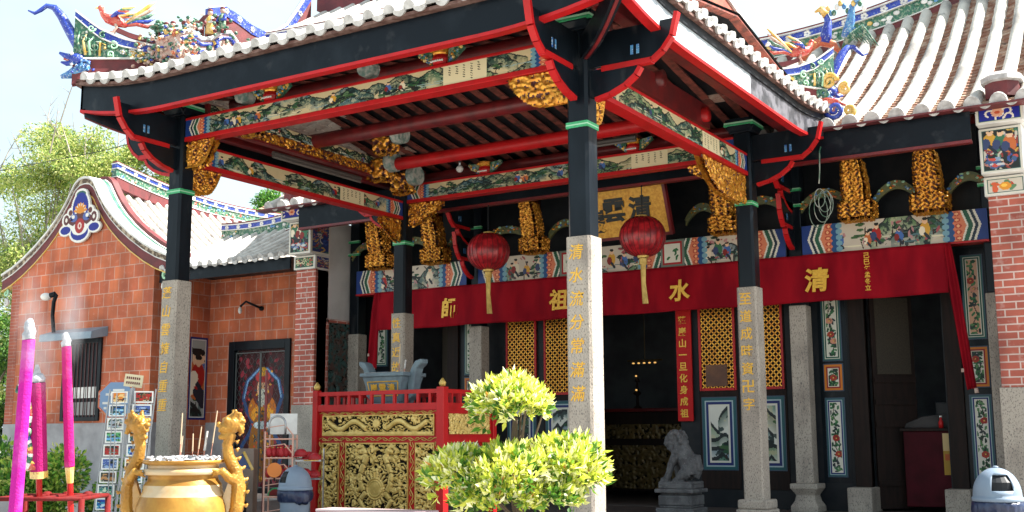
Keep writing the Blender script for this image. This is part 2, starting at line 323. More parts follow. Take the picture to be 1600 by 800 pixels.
def landscape(w, h, seed, bg=(.80, .73, .57), figs=4, dens=.0, region=None):
    """ink-and-colour landscape: misty ridges, rocks, water, pines and small figures"""
    rnd = random.Random(seed); c = Cv(w, h, bg); paper = fbm(h, w, h*.5, seed+9); c.a *= (.93+.12*paper)[..., None]
    n = fbm(h, w, h*.45, seed+1, 5, .6); n2 = fbm(h, w, h*.16, seed+2, 4, .6); wob = fbm(1, w, h*.5, seed+4, 4, .6)[0]-.5
    x = np.arange(w)+.5; y = c.yy/h
    k = max(3, int(w/h*(1.5+4*dens))); tall = h > w
    items = []
    for q in range(k if not tall else 6):
        depth = rnd.random(); cx = rnd.uniform(-.05, 1.05)*w; wd = h*rnd.uniform(.5, 1.5) if not tall else w*rnd.uniform(.35, .7)
        base = (.35+.75*depth) if not tall else .25+.85*(q/5)
        items.append((base, cx, wd, (rnd.uniform(.35, .8) if not tall else rnd.uniform(.12, .28)), depth))
    for base, cx, wd, ht, depth in sorted(items):
        t = np.abs(x-cx)/wd; prof = base-ht*np.clip(1-t**rnd.choice((1.0, 1.4, .8)), 0, 1)+wob*.34*(t < 1.1)
        d = y-prof[None, :]; m = (d > 0) & (d < ht*1.15) & (t[None, :] < 1.05)
        col = np.array(rnd.choice([(.14, .34, .26), (.10, .25, .25), (.34, .47, .30), (.24, .38, .46), (.42, .44, .32), (.16, .26, .22)]))
        fade = np.clip(1-d/(ht*1.0+1e-6), 0, 1)**.7*np.clip(.5+1.3*(n-.3), .25, 1)*m
        c.a = c.a*(1-fade[..., None])+col*fade[..., None]
        c.mask(m & (n2 > .60), (.06, .13, .13), .75); c.mask(m & (n2 < .36), (.76, .73, .58), .6)
        c.mask((np.abs(d) < max(1.0/h, .028)) & (t[None, :] < 1.02), (.05, .09, .10), .9)
    for q in range(int(w/h*1.5)):           # water and mist strokes
        yy, x0 = rnd.uniform(.6, .95)*h, rnd.uniform(0, w); c.line(x0, yy, x0+rnd.uniform(.3, 1.2)*h, yy+rnd.uniform(-.03, .03)*h, max(1, h*.035), rnd.choice([(.55, .66, .66), (.30, .42, .44), (.85, .82, .70)]))
    for q in range(int(max(w/h, 1.4)*1.6)): # pines
        px, py = rnd.uniform(0, w), rnd.uniform(.2, .8)*h; s_ = min(w, h)
        c.line(px, py, px+rnd.uniform(-.12, .12)*s_, py+.3*s_, s_*.035, (.22, .13, .09))
        for e in range(5): c.ell(px+rnd.uniform(-.22, .22)*s_, py+rnd.uniform(-.14, .12)*s_, s_*.13, s_*.05, rnd.choice([(.05, .16, .13), (.12, .30, .19), (.04, .11, .11), (.22, .36, .2)]))
    for q in range(figs): figure(c, rnd.uniform(.08, .92)*w, rnd.uniform(.5, .68)*h, h*rnd.uniform(.36, .5), rnd)
    return c
def stripes_end(c, x, d, width, rnd):        # decorated end of a beam, d=+1 from the left, -1 from the right
    h = c.h; seq = [((.10, .22, .48), .12), ((.86, .84, .78), .05), ((.10, .17, .24), .06), ((.86, .84, .78), .04), ((.13, .34, .25), .09), ((.86, .84, .78), .04), ((.83, .48, .34), .30)]
    p = 0
    for col, f in seq:
        a, b = p*width, (p+f)*width; p += f
        xx = (c.xx-x)*d-np.abs(c.yy/h-.5)*width*.22; c.mask((xx >= (a if a > 0 else -1e3)) & (xx < b), col)
    e = x+d*p*width
    for k in range(5):
        cx = e-d*width*.13+rnd.uniform(-.02, .02)*width; cy = h*(k+.5)/5
        c.ell(cx, cy, width*.07, h*.08, (.72, .28, .2)); c.ell(cx, cy, width*.035, h*.04, (.92, .7, .5))
        c.ell(e+d*width*.03, cy, width*.10, h*.12, (.12, .3, .5)); c.ell(e+d*width*.10, cy, width*.07, h*.09, (.45, .62, .68))
def flower_panel(w, h, seed, bg=(.84, .83, .78), tall=True, red=True):
    rnd = random.Random(seed); c = Cv(w, h, bg); x = w*.5; pts = []
    for k in range(9): pts.append((w*.5+rnd.uniform(-.16, .16)*w, h*(.92-.82*k/8)))
    c.poly(pts, w*.05, (.24, .17, .12))
    for (px, py) in pts:
        for q in range(7): c.ell(px+rnd.uniform(-.26, .26)*w, py+rnd.uniform(-.05, .05)*h, w*.13, w*.06, rnd.choice([(.08, .28, .16), (.16, .42, .25), (.05, .18, .14), (.32, .50, .30), (.15, .2, .22)]), rnd.uniform(0, 3.1))
    for q in range(3 if red else 1):
        px, py = pts[rnd.randint(2, 7)]; col = rnd.choice([(.62, .12, .07), (.8, .55, .45), (.75, .62, .2), (.66, .2, .12)])
        c.ell(px, py, w*.2, w*.17, col); c.ell(px+.04*w, py-.02*w, w*.1, w*.08, tuple(v*.75 for v in col)); c.ell(px, py, w*.05, w*.04, (.85, .65, .3))
    return c
def framed(cv, cols, ws):
    d = 0
    for col, w in zip(cols, ws): cv.frame(d, w, col); d += w
    return cv
def relief(w, h, seed, ground=(.12, .14, .14), pal=None, figs=0):
    rnd = random.Random(seed); c = Cv(w, h, ground); s = min(w, h)
    pal = pal or [(.75, .72, .66), (.55, .2, .18), (.2, .3, .55), (.75, .6, .25), (.25, .45, .35), (.7, .45, .4)]
    for k in range(int(26*max(w, h)/s)):
        col = rnd.choice(pal); a = rnd.uniform(0, 6.3); x, y = rnd.uniform(.08, .92)*w, rnd.uniform(.06, .94)*h; pts = []
        for q in range(7):
            pts.append((x, y)); a += rnd.uniform(.2, .9); x += math.cos(a)*s*.07; y += math.sin(a)*s*.07
        c.poly(pts, s*rnd.uniform(.03, .07), col)
    for k in range(figs): figure(c, w*(k+.7)/(figs+.4), h*rnd.uniform(.4, .6), h*.3 if w < h else h*.45, rnd)
    return c
def panel(mb, cv, o, u, v, lift=None):       # adds the canvas as a fine grid; o = top-left corner, u = right vector, v = down vector
    o, u, v = map(np.array, (o, u, v)); h, w = cv.h, cv.w
    jj, ii = np.mgrid[0:h+1, 0:w+1]; P = o+ii[..., None]/w*u+jj[..., None]/h*v
    if lift is not None:
        n = np.cross(v, u); n = n/np.linalg.norm(n); P = P+lift[..., None]*n
    b = len(mb.v); mb.v.extend(map(tuple, P.reshape(-1, 3).tolist()))
    j, i = np.mgrid[0:h, 0:w]; a = (j*(w+1)+i).ravel()+b; F = np.stack([a, a+w+1, a+w+2, a+1], 1)
    mb.f.extend(map(tuple, F.tolist())); mb.m.extend([0]*len(F))
    lin = s2l(np.clip(cv.a, 0, 1)).reshape(-1, 3)
    mb.c = lin if mb.c is None else np.concatenate([mb.c, lin])
    return mb
def picture(T, name, cv, o, u, v, parent=None, mat_='paint', lift=None, label=None):
    mb = MB(); panel(mb, cv, o, u, v, lift); return T.part(name, mb, mat_, parent, label=label, smooth=lift is not None)

# ------------------------------------------------------------------ carving (real relief)
def scroll(h, w, s, seed, k=9):
    a = fbm(h, w, s, seed, 2); b = fbm(h, w, s*.8, seed+5, 2); c = fbm(h, w, s*.35, seed+7, 3)
    r = np.abs(np.sin(a*k+2.2*np.sin(b*k))); return np.clip(r*.75+.45*(c-.3), 0, 1)
def carve(mb, o, u, v, res, depth, seed, s=.12, thr=.36, extra=None, mask=None, k=9, sep=True):
    """relief grid: o top-left, u right, v down; face material 0 raised gold, 1 ground"""
    o, u, v = map(lambda q: np.array(q, float), (o, u, v)); W, H = np.linalg.norm(u), np.linalg.norm(v); w, h = max(3, int(W/res)), max(3, int(H/res))
    f = scroll(h+1, w+1, s/res, seed, k); jj, ii = np.mgrid[0:h+1, 0:w+1]; X, Y = ii/w*W, jj/h*H
    if extra is not None: f = extra(f, X, Y, W, H)
    n = np.cross(v, u); n /= np.linalg.norm(n); lift = np.where(f > thr, .45+.55*(f-thr)/(1-thr), .0)*depth
    P = o+ii[..., None]/w*u+jj[..., None]/h*v+lift[..., None]*n
    b = len(mb.v); mb.v.extend(map(tuple, P.reshape(-1, 3).tolist()))
    j, i = np.mgrid[0:h, 0:w]; fm = (f[:-1, :-1]+f[1:, :-1]+f[:-1, 1:]+f[1:, 1:])/4; ok = np.ones((h, w), bool)
    if mask is not None: ok = mask((i+.5)/w, (j+.5)/h)
    a = (j*(w+1)+i)[ok]+b; F = np.stack([a, a+w+1, a+w+2, a+1], 1)
    mb.f.extend(map(tuple, F.tolist())); mb.m.extend((fm[ok] < thr*.86).astype(int).tolist()); return mb
def nz3(p, s, seed=0):
    x, y, z = p[..., 0]/s+seed*3.1, p[..., 1]/s+seed*1.7, p[..., 2]/s+seed*.9
    a = np.sin(x*1.3+2*np.sin(z*.9+y))+np.sin(y*1.7+1.8*np.sin(x*.8))+np.sin(z*1.5+2.1*np.sin(y*1.1+x*.6)); b = np.sin(2.9*x+1.5*np.sin(2.3*z))*np.sin(2.7*z+1.4*np.sin(2.1*y+x))
    return np.clip(.5+a*.16+b*.28, 0, 1)
def carved_box(mb, x0, x1, y0, y1, z0, z1, res, amp, s=.06, seed=0, thr=.42, shape=None):
    def face(o, u, v):
        o, u, v = map(lambda q: np.array(q, float), (o, u, v)); w, h = max(2, int(np.linalg.norm(u)/res)), max(2, int(np.linalg.norm(v)/res)); jj, ii = np.mgrid[0:h+1, 0:w+1]
        P = o+ii[..., None]/w*u+jj[..., None]/h*v; n = np.cross(v, u); n /= np.linalg.norm(n); f = nz3(P, s, seed)
        P = P+(np.where(f > thr, .5+.5*f, 0)*amp)[..., None]*n
        if shape is not None: P = shape(P)
        b = len(mb.v); mb.v.extend(map(tuple, P.reshape(-1, 3).tolist())); j, i = np.mgrid[0:h, 0:w]; a = (j*(w+1)+i).ravel()+b
        fm = ((f[:-1, :-1]+f[1:, :-1]+f[:-1, 1:]+f[1:, 1:])/4).ravel(); F = np.stack([a, a+w+1, a+w+2, a+1], 1); mb.f.extend(map(tuple, F.tolist())); mb.m.extend((fm < thr*.92).astype(int).tolist())
    X, Y, Z = x1-x0, y1-y0, z1-z0
    face((x0, y0, z1), (X, 0, 0), (0, 0, -Z)); face((x1, y0, z1), (0, Y, 0), (0, 0, -Z)); face((x1, y1, z1), (-X, 0, 0), (0, 0, -Z)); face((x0, y1, z1), (0, -Y, 0), (0, 0, -Z))
    face((x0, y0, z0), (X, 0, 0), (0, Y, 0)); face((x0, y1, z1), (X, 0, 0), (0, -Y, 0)); return mb
# ================================================================== ground
M0 = -3.577; WX, WY = 7.155, 5.76
def struct(name, mb, mats, **k):
    o = mb.build(name, mats, **k); o['kind'] = 'structure'; return o
g = MB(); g.add([(-900, -900, -.12), (900, -900, -.12), (900, 900, -.12), (-900, 900, -.12)], [(0, 1, 2, 3)]); struct('ground', g, 'ground')
g = MB(); g.box(-11.5, 4.6, -1.6, 8.6, -.3, 0); struct('terrace_floor', g, 'floor', bevel=.02)
# ================================================================== pavilion
PAV = Thing('pavilion', 'open red and black pavilion on four granite columns with painted beams and swallowtail roof', 'pavilion', (M0, WY/2, 0))
def inscribed(x, y, text, size, bold, shear):
    s = MB(); h = .1686
    s.prism([(x-h+.03, y-h), (x+h-.03, y-h), (x+h, y-h+.03), (x+h, y+h-.03), (x+h-.03, y+h), (x-h+.03, y+h), (x-h, y+h-.03), (x-h, y-h+.03)], 'z', .34, 3.76)
    p = PAV.part('column', s, 'granite')
    b = MB()
    for z0, z1, w in ((0, .1, .29), (.1, .2, .275), (.2, .35, .25)): b.box(x-w, x+w, y-w, y+w, z0, z1)
    PAV.part('pedestal', b, 'granite', p, bevel=.03)
    s = MB(); h = .145
    s.prism([(x-h+.035, y-h), (x+h-.035, y-h), (x+h, y-h+.035), (x+h, y+h-.035), (x+h-.035, y+h), (x-h+.035, y+h), (x-h, y+h-.035), (x-h, y-h+.035)], 'z', 3.76, 6.36)
    us_ = PAV.part('upper_shaft', s, ['black', 'sunlit_paint'], p)
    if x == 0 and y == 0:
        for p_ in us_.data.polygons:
            if p_.normal.x > .9: p_.material_index = 1  # sunlit sky sheen painted onto the sunward face of the near column
    s = MB()
    for z0, z1, m in ((5.125, 5.155, 0), (5.155, 5.17, 1), (5.17, 5.20, 0)): s.box(x-h-.006, x+h+.006, y-h-.006, y+h+.006, z0, z1, m)
    PAV.part('green_band', s, ['green', 'mint'], p)
    t = MB(); column_text(t, text, x-.02, y-.172, 3.57, .285, size, bold=bold, shear=shear); PAV.part('inscription', t, 'text', p)
    c = MB()
    c.prism([(x-.17, 6.36), (x+.17, 6.36), (x+.25, 6.46), (x+.25, 6.60), (x-.25, 6.60), (x-.25, 6.46)], 'y', y-.2, y+.2, 0)
    c.prism([(y-.17, 6.36), (y+.17, 6.36), (y+.25, 6.46), (y+.25, 6.598), (y-.25, 6.598), (y-.25, 6.46)], 'x', x-.2, x+.2, 0)
    for dz, m in ((.0, 1), (.035, 2)): c.box(x-.262+dz*.2, x+.262-dz*.2, y-.262+dz*.2, y+.262-dz*.2, 6.475+dz, 6.505+dz, m)
    PAV.part('capital', c, ['black', 'green', 'mint'], p, bevel=.006)
    return p
inscribed(0, 0, '清水流分常滿滿', .185, .008, .16)
inscribed(-WX, 0, '蓬山雲擁自重重', .185, .008, .16)
inscribed(-WX, WY, '性真返故', .20, .012, 0)
inscribed(0, WY, '至道成時資卍字', .20, .012, 0)
# stepped brackets with red edging
def bracket(T, x, y, dx, dy, dz=0., sc=1., parent=None, name='bracket'):
    up = [(.13, 6.32), (1.27, 6.32), (1.22, 6.12), (1.10, 5.97), (.98, 5.89), (.13, 5.89)]
    lo = [(.13, 5.85), (.80, 5.85), (.74, 5.72), (.60, 5.62), (.40, 5.54), (.13, 5.50)]
    def P(s, z, t): return (x+dx*s*sc+dy*t, y+dy*s*sc+dx*t, z+dz)
    m = MB()
    for poly in (up, lo):
        n = len(poly); v = [P(s, z, -.036) for s, z in poly]+[P(s, z, .036) for s, z in poly]
        m.add(v, [tuple(range(n)), tuple(range(2*n-1, n-1, -1))]+[(i, i+n, (i+1) % n+n, (i+1) % n) for i in range(n)], 0)
    def edge(path, w=.05):
        for (a, b), (c, d) in zip(path[:-1], path[1:]):
            L_ = math.hypot(c-a, d-b); nx, nz = (d-b)/L_, -(c-a)/L_
            if nz > 0 or (abs(nz) < 1e-6 and nx < 0): nx, nz = -nx, -nz
            q = [(a, b), (c, d), (c+nx*w, d+nz*w), (a+nx*w, b+nz*w)]
            v = [P(s, z, -.045) for s, z in q]+[P(s, z, .045) for s, z in q]
            m.add(v, [(0, 1, 2, 3), (7, 6, 5, 4)]+[(i, i+4, (i+1) % 4+4, (i+1) % 4) for i in range(4)], 1)
    edge([(1.29, 6.4), (1.22, 6.12), (1.10, 5.97), (.96, 5.87)]); edge([(.30, 5.885), (.98, 5.885)], .07); edge([(.80, 5.81), (.74, 5.72), (.60, 5.62), (.40, 5.54), (.2, 5.50)])
    m.add([P(s, z, t) for s, z, t in ((.70, 5.96, -.039), (.74, 5.96, -.039), (.74, 6.08, -.039), (.70, 6.08, -.039), (.78, 5.96, -.039), (.82, 5.96, -.039), (.82, 6.08, -.039), (.78, 6.08, -.039))], [(0, 1, 2, 3), (4, 5, 6, 7)], 2)
    m.add([P(s, z, t) for s, z, t in ((.70, 5.96, .039), (.74, 5.96, .039), (.74, 6.08, .039), (.70, 6.08, .039), (.78, 5.96, .039), (.82, 5.96, .039), (.82, 6.08, .039), (.78, 6.08, .039))], [(3, 2, 1, 0), (7, 6, 5, 4)], 2)
    return T.part(name, m, ['black', 'red', 'lblue'], parent)
for (x, y, ds) in ((0, 0, ((0, -1), (1, 0))), (-WX, 0, ((0, -1), (-1, 0))), (-WX, WY, ((-1, 0),)), (0, WY, ((1, 0), ))):
    for d in ds: bracket(PAV, x, y, *d)
# painted beams: x-beams z 5.95-6.33, y-beams z 5.62-6.0
def cv_beam(w, h, seed, ends=True, dens=0., figs=8, calli=True):
    rnd = random.Random(seed); c = landscape(w, h, seed, figs=figs, dens=dens)
    if ends:
        stripes_end(c, 0, 1, h*1.7, rnd); stripes_end(c, w, -1, h*1.7, rnd)
    if calli:                                  # a few lines of tiny brush strokes beside the picture
        x0 = int(w-h*5.2); c.rect(x0, 0, x0+h*1.9, h, (.86, .81, .66))
        for k in range(5):
            for q in range(rnd.randint(4, 7)): c.line(x0+h*(.25+.32*k), h*(.12+.12*q), x0+h*(.25+.32*k)+2, h*(.12+.12*q)+1.2, 1.3, (.15, .13, .1))
    return c
def xbeam(y, seed, name='painted_beam', x0=-WX+.15, x1=-.15, z0=5.95):
    m = MB(); m.box(x0, x1, y-.085, y+.085, z0+.07, z0+.34, 0)
    m.box(x0, x1, y-.105, y+.105, z0, z0+.07, 1); m.box(x0, x1, y-.1, y+.1, z0+.34, z0+.38, 1)
    p = PAV.part(name, m, ['black', 'red'], bevel=.006)
    picture(PAV, 'painting', cv_beam(560, 30, seed, dens=.04), (x0, y-.088, z0+.338), (x1-x0, 0, 0), (0, 0, -.266), p)
    picture(PAV, 'painting', cv_beam(300, 16, seed+3, dens=.05), (x1, y+.088, z0+.338), (x0-x1, 0, 0), (0, 0, -.266), p)
    return p
def ybeam(x, seed, y0=.15, y1=WY-.15, z0=5.62, inner=1):
    m = MB(); m.box(x-.085, x+.085, y0, y1, z0+.07, z0+.34, 0)
    m.box(x-.105, x+.105, y0, y1, z0, z0+.07, 1); m.box(x-.1, x+.1, y0, y1, z0+.34, z0+.38, 1)
    p = PAV.part('painted_beam', m, ['black', 'red'], bevel=.006)
    picture(PAV, 'painting', cv_beam(420, 28, seed, dens=.02), (x+.088, y0, z0+.338), (0, y1-y0, 0), (0, 0, -.266), p)
    picture(PAV, 'painting', cv_beam(240, 16, seed+5), (x-.088, y1, z0+.338), (0, y0-y1, 0), (0, 0, -.266), p)
xbeam(0, 21); xbeam(WY, 34); ybeam(0, 47); ybeam(-WX, 58)
# upper carved and painted beams above the side beams
for X0, sd in ((-6.9, 5), (-.25, 9)):
    s = 1 if X0 < -3 else -1
    m = MB(); m.box(X0-.07, X0+.07, .2, 4.7, 6.24, 6.62, 1)
    p = PAV.part('upper_beam', m, ['black', 'dred'], bevel=.006)
    c = MB(); carve(c, (X0+s*.072, .25 if s > 0 else 4.6, 6.44), (0, 4.35*s, 0), (0, 0, -.17), .018, .03, sd, s=.1, thr=.62); PAV.part('carving', c, ['gold', 'gground'], p, smooth=True)
    picture(PAV, 'painting', landscape(220, 10, sd+40, figs=6), (X0+s*.075, .25 if s > 0 else 4.6, 6.61), (0, 4.35*s, 0), (0, 0, -.16), p)
# purlins and rafters under the roof
def zc(y): return 7.30-.165*abs(y-2.88)
for y, z, r, c in ((1.0, 6.82, .11, 'dred'), (2.75, 6.56, .13, 'dred'), (4.45, 6.42, .12, 'red'), (6.3, 6.6, .1, 'dred')):
    m = MB(); m.tube([(-7.1+.25*k, y, z) for k in range(29)], r, 12); PAV.part('purlin', m, c, smooth=True)
for x in (.6, -WX-.6):
    m = MB(); m.box(x-.09, x+.09, -.7, 6.4, 6.40, 6.57); PAV.part('eave_beam', m, 'dred', bevel=.02)
m = MB()
for k in range(27):
    x = -8.2+.352*k
    for ya, yb in ((-1.06, 2.88), (2.88, 6.8)):
        za, zb = zc(ya)+.02, zc(yb)+.02
        m.obox((x, (ya+yb)/2, (za+zb)/2), (.072, 0, 0), (0, (yb-ya)/2, (zb-za)/2), (0, -.005, .012))
PAV.part('rafters', m, 'rafter')
m = MB()
for ya, yb in ((-1.08, 2.88), (2.88, 6.85)): m.add([(-8.2, ya, zc(ya)+.06), (1.05, ya, zc(ya)+.06), (1.05, yb, zc(yb)+.06), (-8.2, yb, zc(yb)+.06)], [(0, 1, 2, 3)])
PAV.part('ceiling_boards', m, 'dark')
# hip rafters to the corners
for (x, y, cx, cy) in ((0, 0, 1.05, -1.05), (-WX, 0, -WX-1.05, -1.05), (0, WY, 1.05, WY+1.05), (-WX, WY, -WX-1.05, WY+1.05)):
    m = MB(); d = Vector((cx-x, cy-y, 0)).normalized()*1; n = Vector((-d.y, d.x, 0))
    A = [Vector((x, y, 6.0))+(Vector((cx, cy, 6.30))-Vector((x, y, 6.0)))*t+Vector((0, 0, -.10*math.sin(math.pi*t))) for t in np.linspace(0, 1, 9)]
    m.strip([p-n*.06 for p in A], [p-n*.06+Vector((0, 0, .3)) for p in A], n*.12, 0); m.strip([p-n*.02-Vector((0, 0, .02)) for p in A], [p-n*.02 for p in A], n*.04, 1)
    PAV.part('hip_rafter', m, ['black', 'dred'])
# fascia boards and eaves
E0 = 1.1
def up(t, L_): e = min(t, L_-t); return .22*max(0., 1-e/1.9)**2
def fascia(T, a, b, out, name='fascia', z0=6.2, z1=6.6, lip='red', upk=1, mat_='fascia'):
    a, b, out = Vector(a), Vector(b), Vector(out); L_ = (b-a).length; n = 41
    pts = [a+(b-a)*k/(n-1) for k in range(n)]; u = [upk*up((p-a).length, L_) for p in pts]
    m = MB(); m.strip([Vector((p.x, p.y, z0+h)) for p, h in zip(pts, u)], [Vector((p.x, p.y, z1+h)) for p, h in zip(pts, u)], -out*.05, 0)
    m.strip([Vector((p.x, p.y, z0+h-.045))+out*.008 for p, h in zip(pts, u)], [Vector((p.x, p.y, z0+h-.001))+out*.008 for p, h in zip(pts, u)], -out*.13, 1)
    return T.part(name, m, [mat_, lip])
x0, x1, y0, y1 = -WX-E0, E0, -E0, WY+E0
fascia(PAV, (x0, y0, 0), (x1, y0, 0), (0, -1, 0)); FR_ = fascia(PAV, (x1, y0, 0), (x1, y1, 0), (1, 0, 0), mat_='shade_mottle', z1=6.5); FR_.data.materials.append(K['sunlit_paint'])
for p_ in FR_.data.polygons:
    if p_.material_index == 0 and p_.center.y < 3.05-WY/2: p_.material_index = 2  # front length coloured as sunlit, the rest coloured as shaded
fascia(PAV, (x0, y1, 0), (x0, y0, 0), (-1, 0, 0))
# tiled slopes ------------------------------------------------------
def tiled(S, U, dmax, sp=.33, r=.085, rows=None, drip=True, n0=10, start=.0):
    """ribs (half tubes) + pans + end caps; S(u,d)->point; dmax(u) run length; returns three builders"""
    pan, rib, cap = MB(), MB(), MB(); k = int(U/sp); off = (U-(k-1)*sp)/2 if k > 1 else U/2
    jr = random.Random(int(U*100)); us = [off+sp*i+jr.uniform(-.012, .012) for i in range(k)]
    def nrm(u, d):
        e = 1e-3; a = Vector(S(u+e, d))-Vector(S(u-e, d)); b = Vector(S(u, d+e))-Vector(S(u, max(d-e, -.2))); q = a.cross(b); q.normalize(); return (q if q.z > 0 else -q), a.normalized(), b.normalized()
    for i, u in enumerate(us):
        D = dmax(u)
        if D <= start+.12: continue
        n = max(3, int((D-start)/.16)); nn = 7; vs = []; fs = []
        for j in range(n+1):
            d = start+(D-start)*j/n; p = Vector(S(u, d)); nv, t, _ = nrm(u, d)
            rr = r*(1.06-.10*((j*.16) % .34)/.34)+.004*math.sin(i*7.3+j*3.1)
            for q in range(nn):
                a = math.pi*q/(nn-1); vs.append(p+t*math.cos(a)*rr+nv*math.sin(a)*rr*1.15)
        for j in range(n):
            for q in range(nn-1): fs.append((j*nn+q, j*nn+q+1, (j+1)*nn+q+1, (j+1)*nn+q))
        rib.add(vs, fs)
        p = Vector(S(u, start)); nv, t, b = nrm(u, start); vs = []
        for dd in (-.035, .01):
            for q in range(9):
                a = math.pi*q/8; vs.append(p+b*dd+t*math.cos(a)*r*1.15+nv*math.sin(a)*r*1.4)
        cap.add(vs, [tuple(range(9)), tuple(range(17, 8, -1))]+[(q, q+9, (q+1) % 9+9, (q+1) % 9) for q in range(9)])
        if drip and i+1 < len(us):                           # drip tile between two ribs
            uu = u+sp/2; p = Vector(S(uu, start)); nv, t, b = nrm(uu, start); w = sp/2-r*.9; vs = []
            for dd, hz in ((-.06, -.02), (-.02, -.02)):
                for q in range(7):
                    s_ = -1+2*q/6; vs.append(p+b*dd+t*w*s_+nv*(hz-.045*(1-s_*s_)))
                for q in range(7):
                    s_ = 1-2*q/6; vs.append(p+b*dd+t*w*s_+nv*(hz+.04-.01*(1-s_*s_)))
            cap.add(vs, [tuple(range(14)), tuple(range(27, 13, -1))]+[(q, q+14, (q+1) % 14+14, (q+1) % 14) for q in range(14)])
    # pan rows: overlapping curved courses
    edges = [0.]+[u for u in us]+[U]
    for a, b in zip(edges[:-1], edges[1:]):
        uu = (a+b)/2; D = dmax(uu)
        if D <= start+.05: continue
        n = max(2, int((D-start)/.13)); vs = []; fs = []; W = 5
        for j in range(n):
            for e, lift in ((0, .022), (1, .0)):
                d = start+(D-start)*(j+e)/n
                for q in range(W):
                    u = a+(b-a)*q/(W-1); s_ = -1+2*q/(W-1); p = Vector(S(u, min(d, max(dmax(u), start)+.05)))
                    vs.append(p+Vector((0, 0, lift+.02-.035*(1-s_*s_))))
        for j in range(2*n-1):
            for q in range(W-1): fs.append((j*W+q, j*W+q+1, (j+1)*W+q+1, (j+1)*W+q))
        pan.add(vs, fs)
    return pan, rib, cap
def roof_part(T, S, U, dmax, pm='pan', rm='tile', **k):
    pan, rib, cap = tiled(S, U, dmax, **k)
    p = T.part('roof_slope', pan, pm, smooth=False); T.part('tile_ribs', rib, rm, p, smooth=True); T.part('tile_ends', cap, 'tilecap', p)
    return p
RO = 1.2; ZE = 6.69
def zr(d): return .42*d+.032*d*d
LX, LY = WX+2*RO, WY+2*RO
def hipd(u, L_, m): return min(u, L_-u, m)
def SF(u, d): return (-WX-RO+u, -RO+d, ZE+up(u, LX)*max(0, 1-d/1.6)+zr(d))
def SB(u, d): return (-WX-RO+u, WY+RO-d, ZE+up(u, LX)*max(0, 1-d/1.6)+zr(d))
def SR(u, d): return (RO-d, -RO+u, ZE+up(u, LY)*max(0, 1-d/1.6)+zr(d))
def SL(u, d): return (-WX-RO+d, -RO+u, ZE+up(u, LY)*max(0, 1-d/1.6)+zr(d))
def dm_f(u): return LY/2-.02 if 1.5 < u < LX-1.5 else min(u, LX-u)
def dm_s(u): return hipd(u, LY, 1.5)
roof_part(PAV, SF, LX, dm_f); roof_part(PAV, SB, LX, lambda u: min(dm_f(u), LY/2-.02)); roof_part(PAV, SR, LY, dm_s); roof_part(PAV, SL, LY, dm_s)
# shadow-gap strip, then brown planks under the tile edge
m = MB(); P = [Vector((x1+.03, y0-.03+(y1-y0+.06)*k/40, 6.495+up((y1-y0)*k/40, y1-y0))) for k in range(41)]; m.strip(P, [p+Vector((0, 0, .115)) for p in P], (-.06, 0, 0)); PAV.part('eave_shadow_strip', m, 'dark')  # added dark strip standing in for the shadow gap under the tiles
m = MB()
for (a, b, out) in (((x0-.1, y0-.1), (x1+.1, y0-.1), (0, -1)), ((x1+.1, y0-.1), (x1+.1, y1+.1), (1, 0)), ((x0-.1, y1+.1), (x0-.1, y0-.1), (-1, 0))):
    L_ = math.hypot(b[0]-a[0], b[1]-a[1]); n = 41; P = [Vector((a[0]+(b[0]-a[0])*k/(n-1), a[1]+(b[1]-a[1])*k/(n-1), 6.607+up(L_*k/(n-1), L_))) for k in range(n)]
    o = Vector((*out, 0)); m.strip(P, [p+Vector((0, 0, .045)) for p in P], -o*.3)
PAV.part('eave_plank', m, mat('eave_plank_wood', (.10, .045, .035), .8, col2=(.2, .12, .1), sc=9))
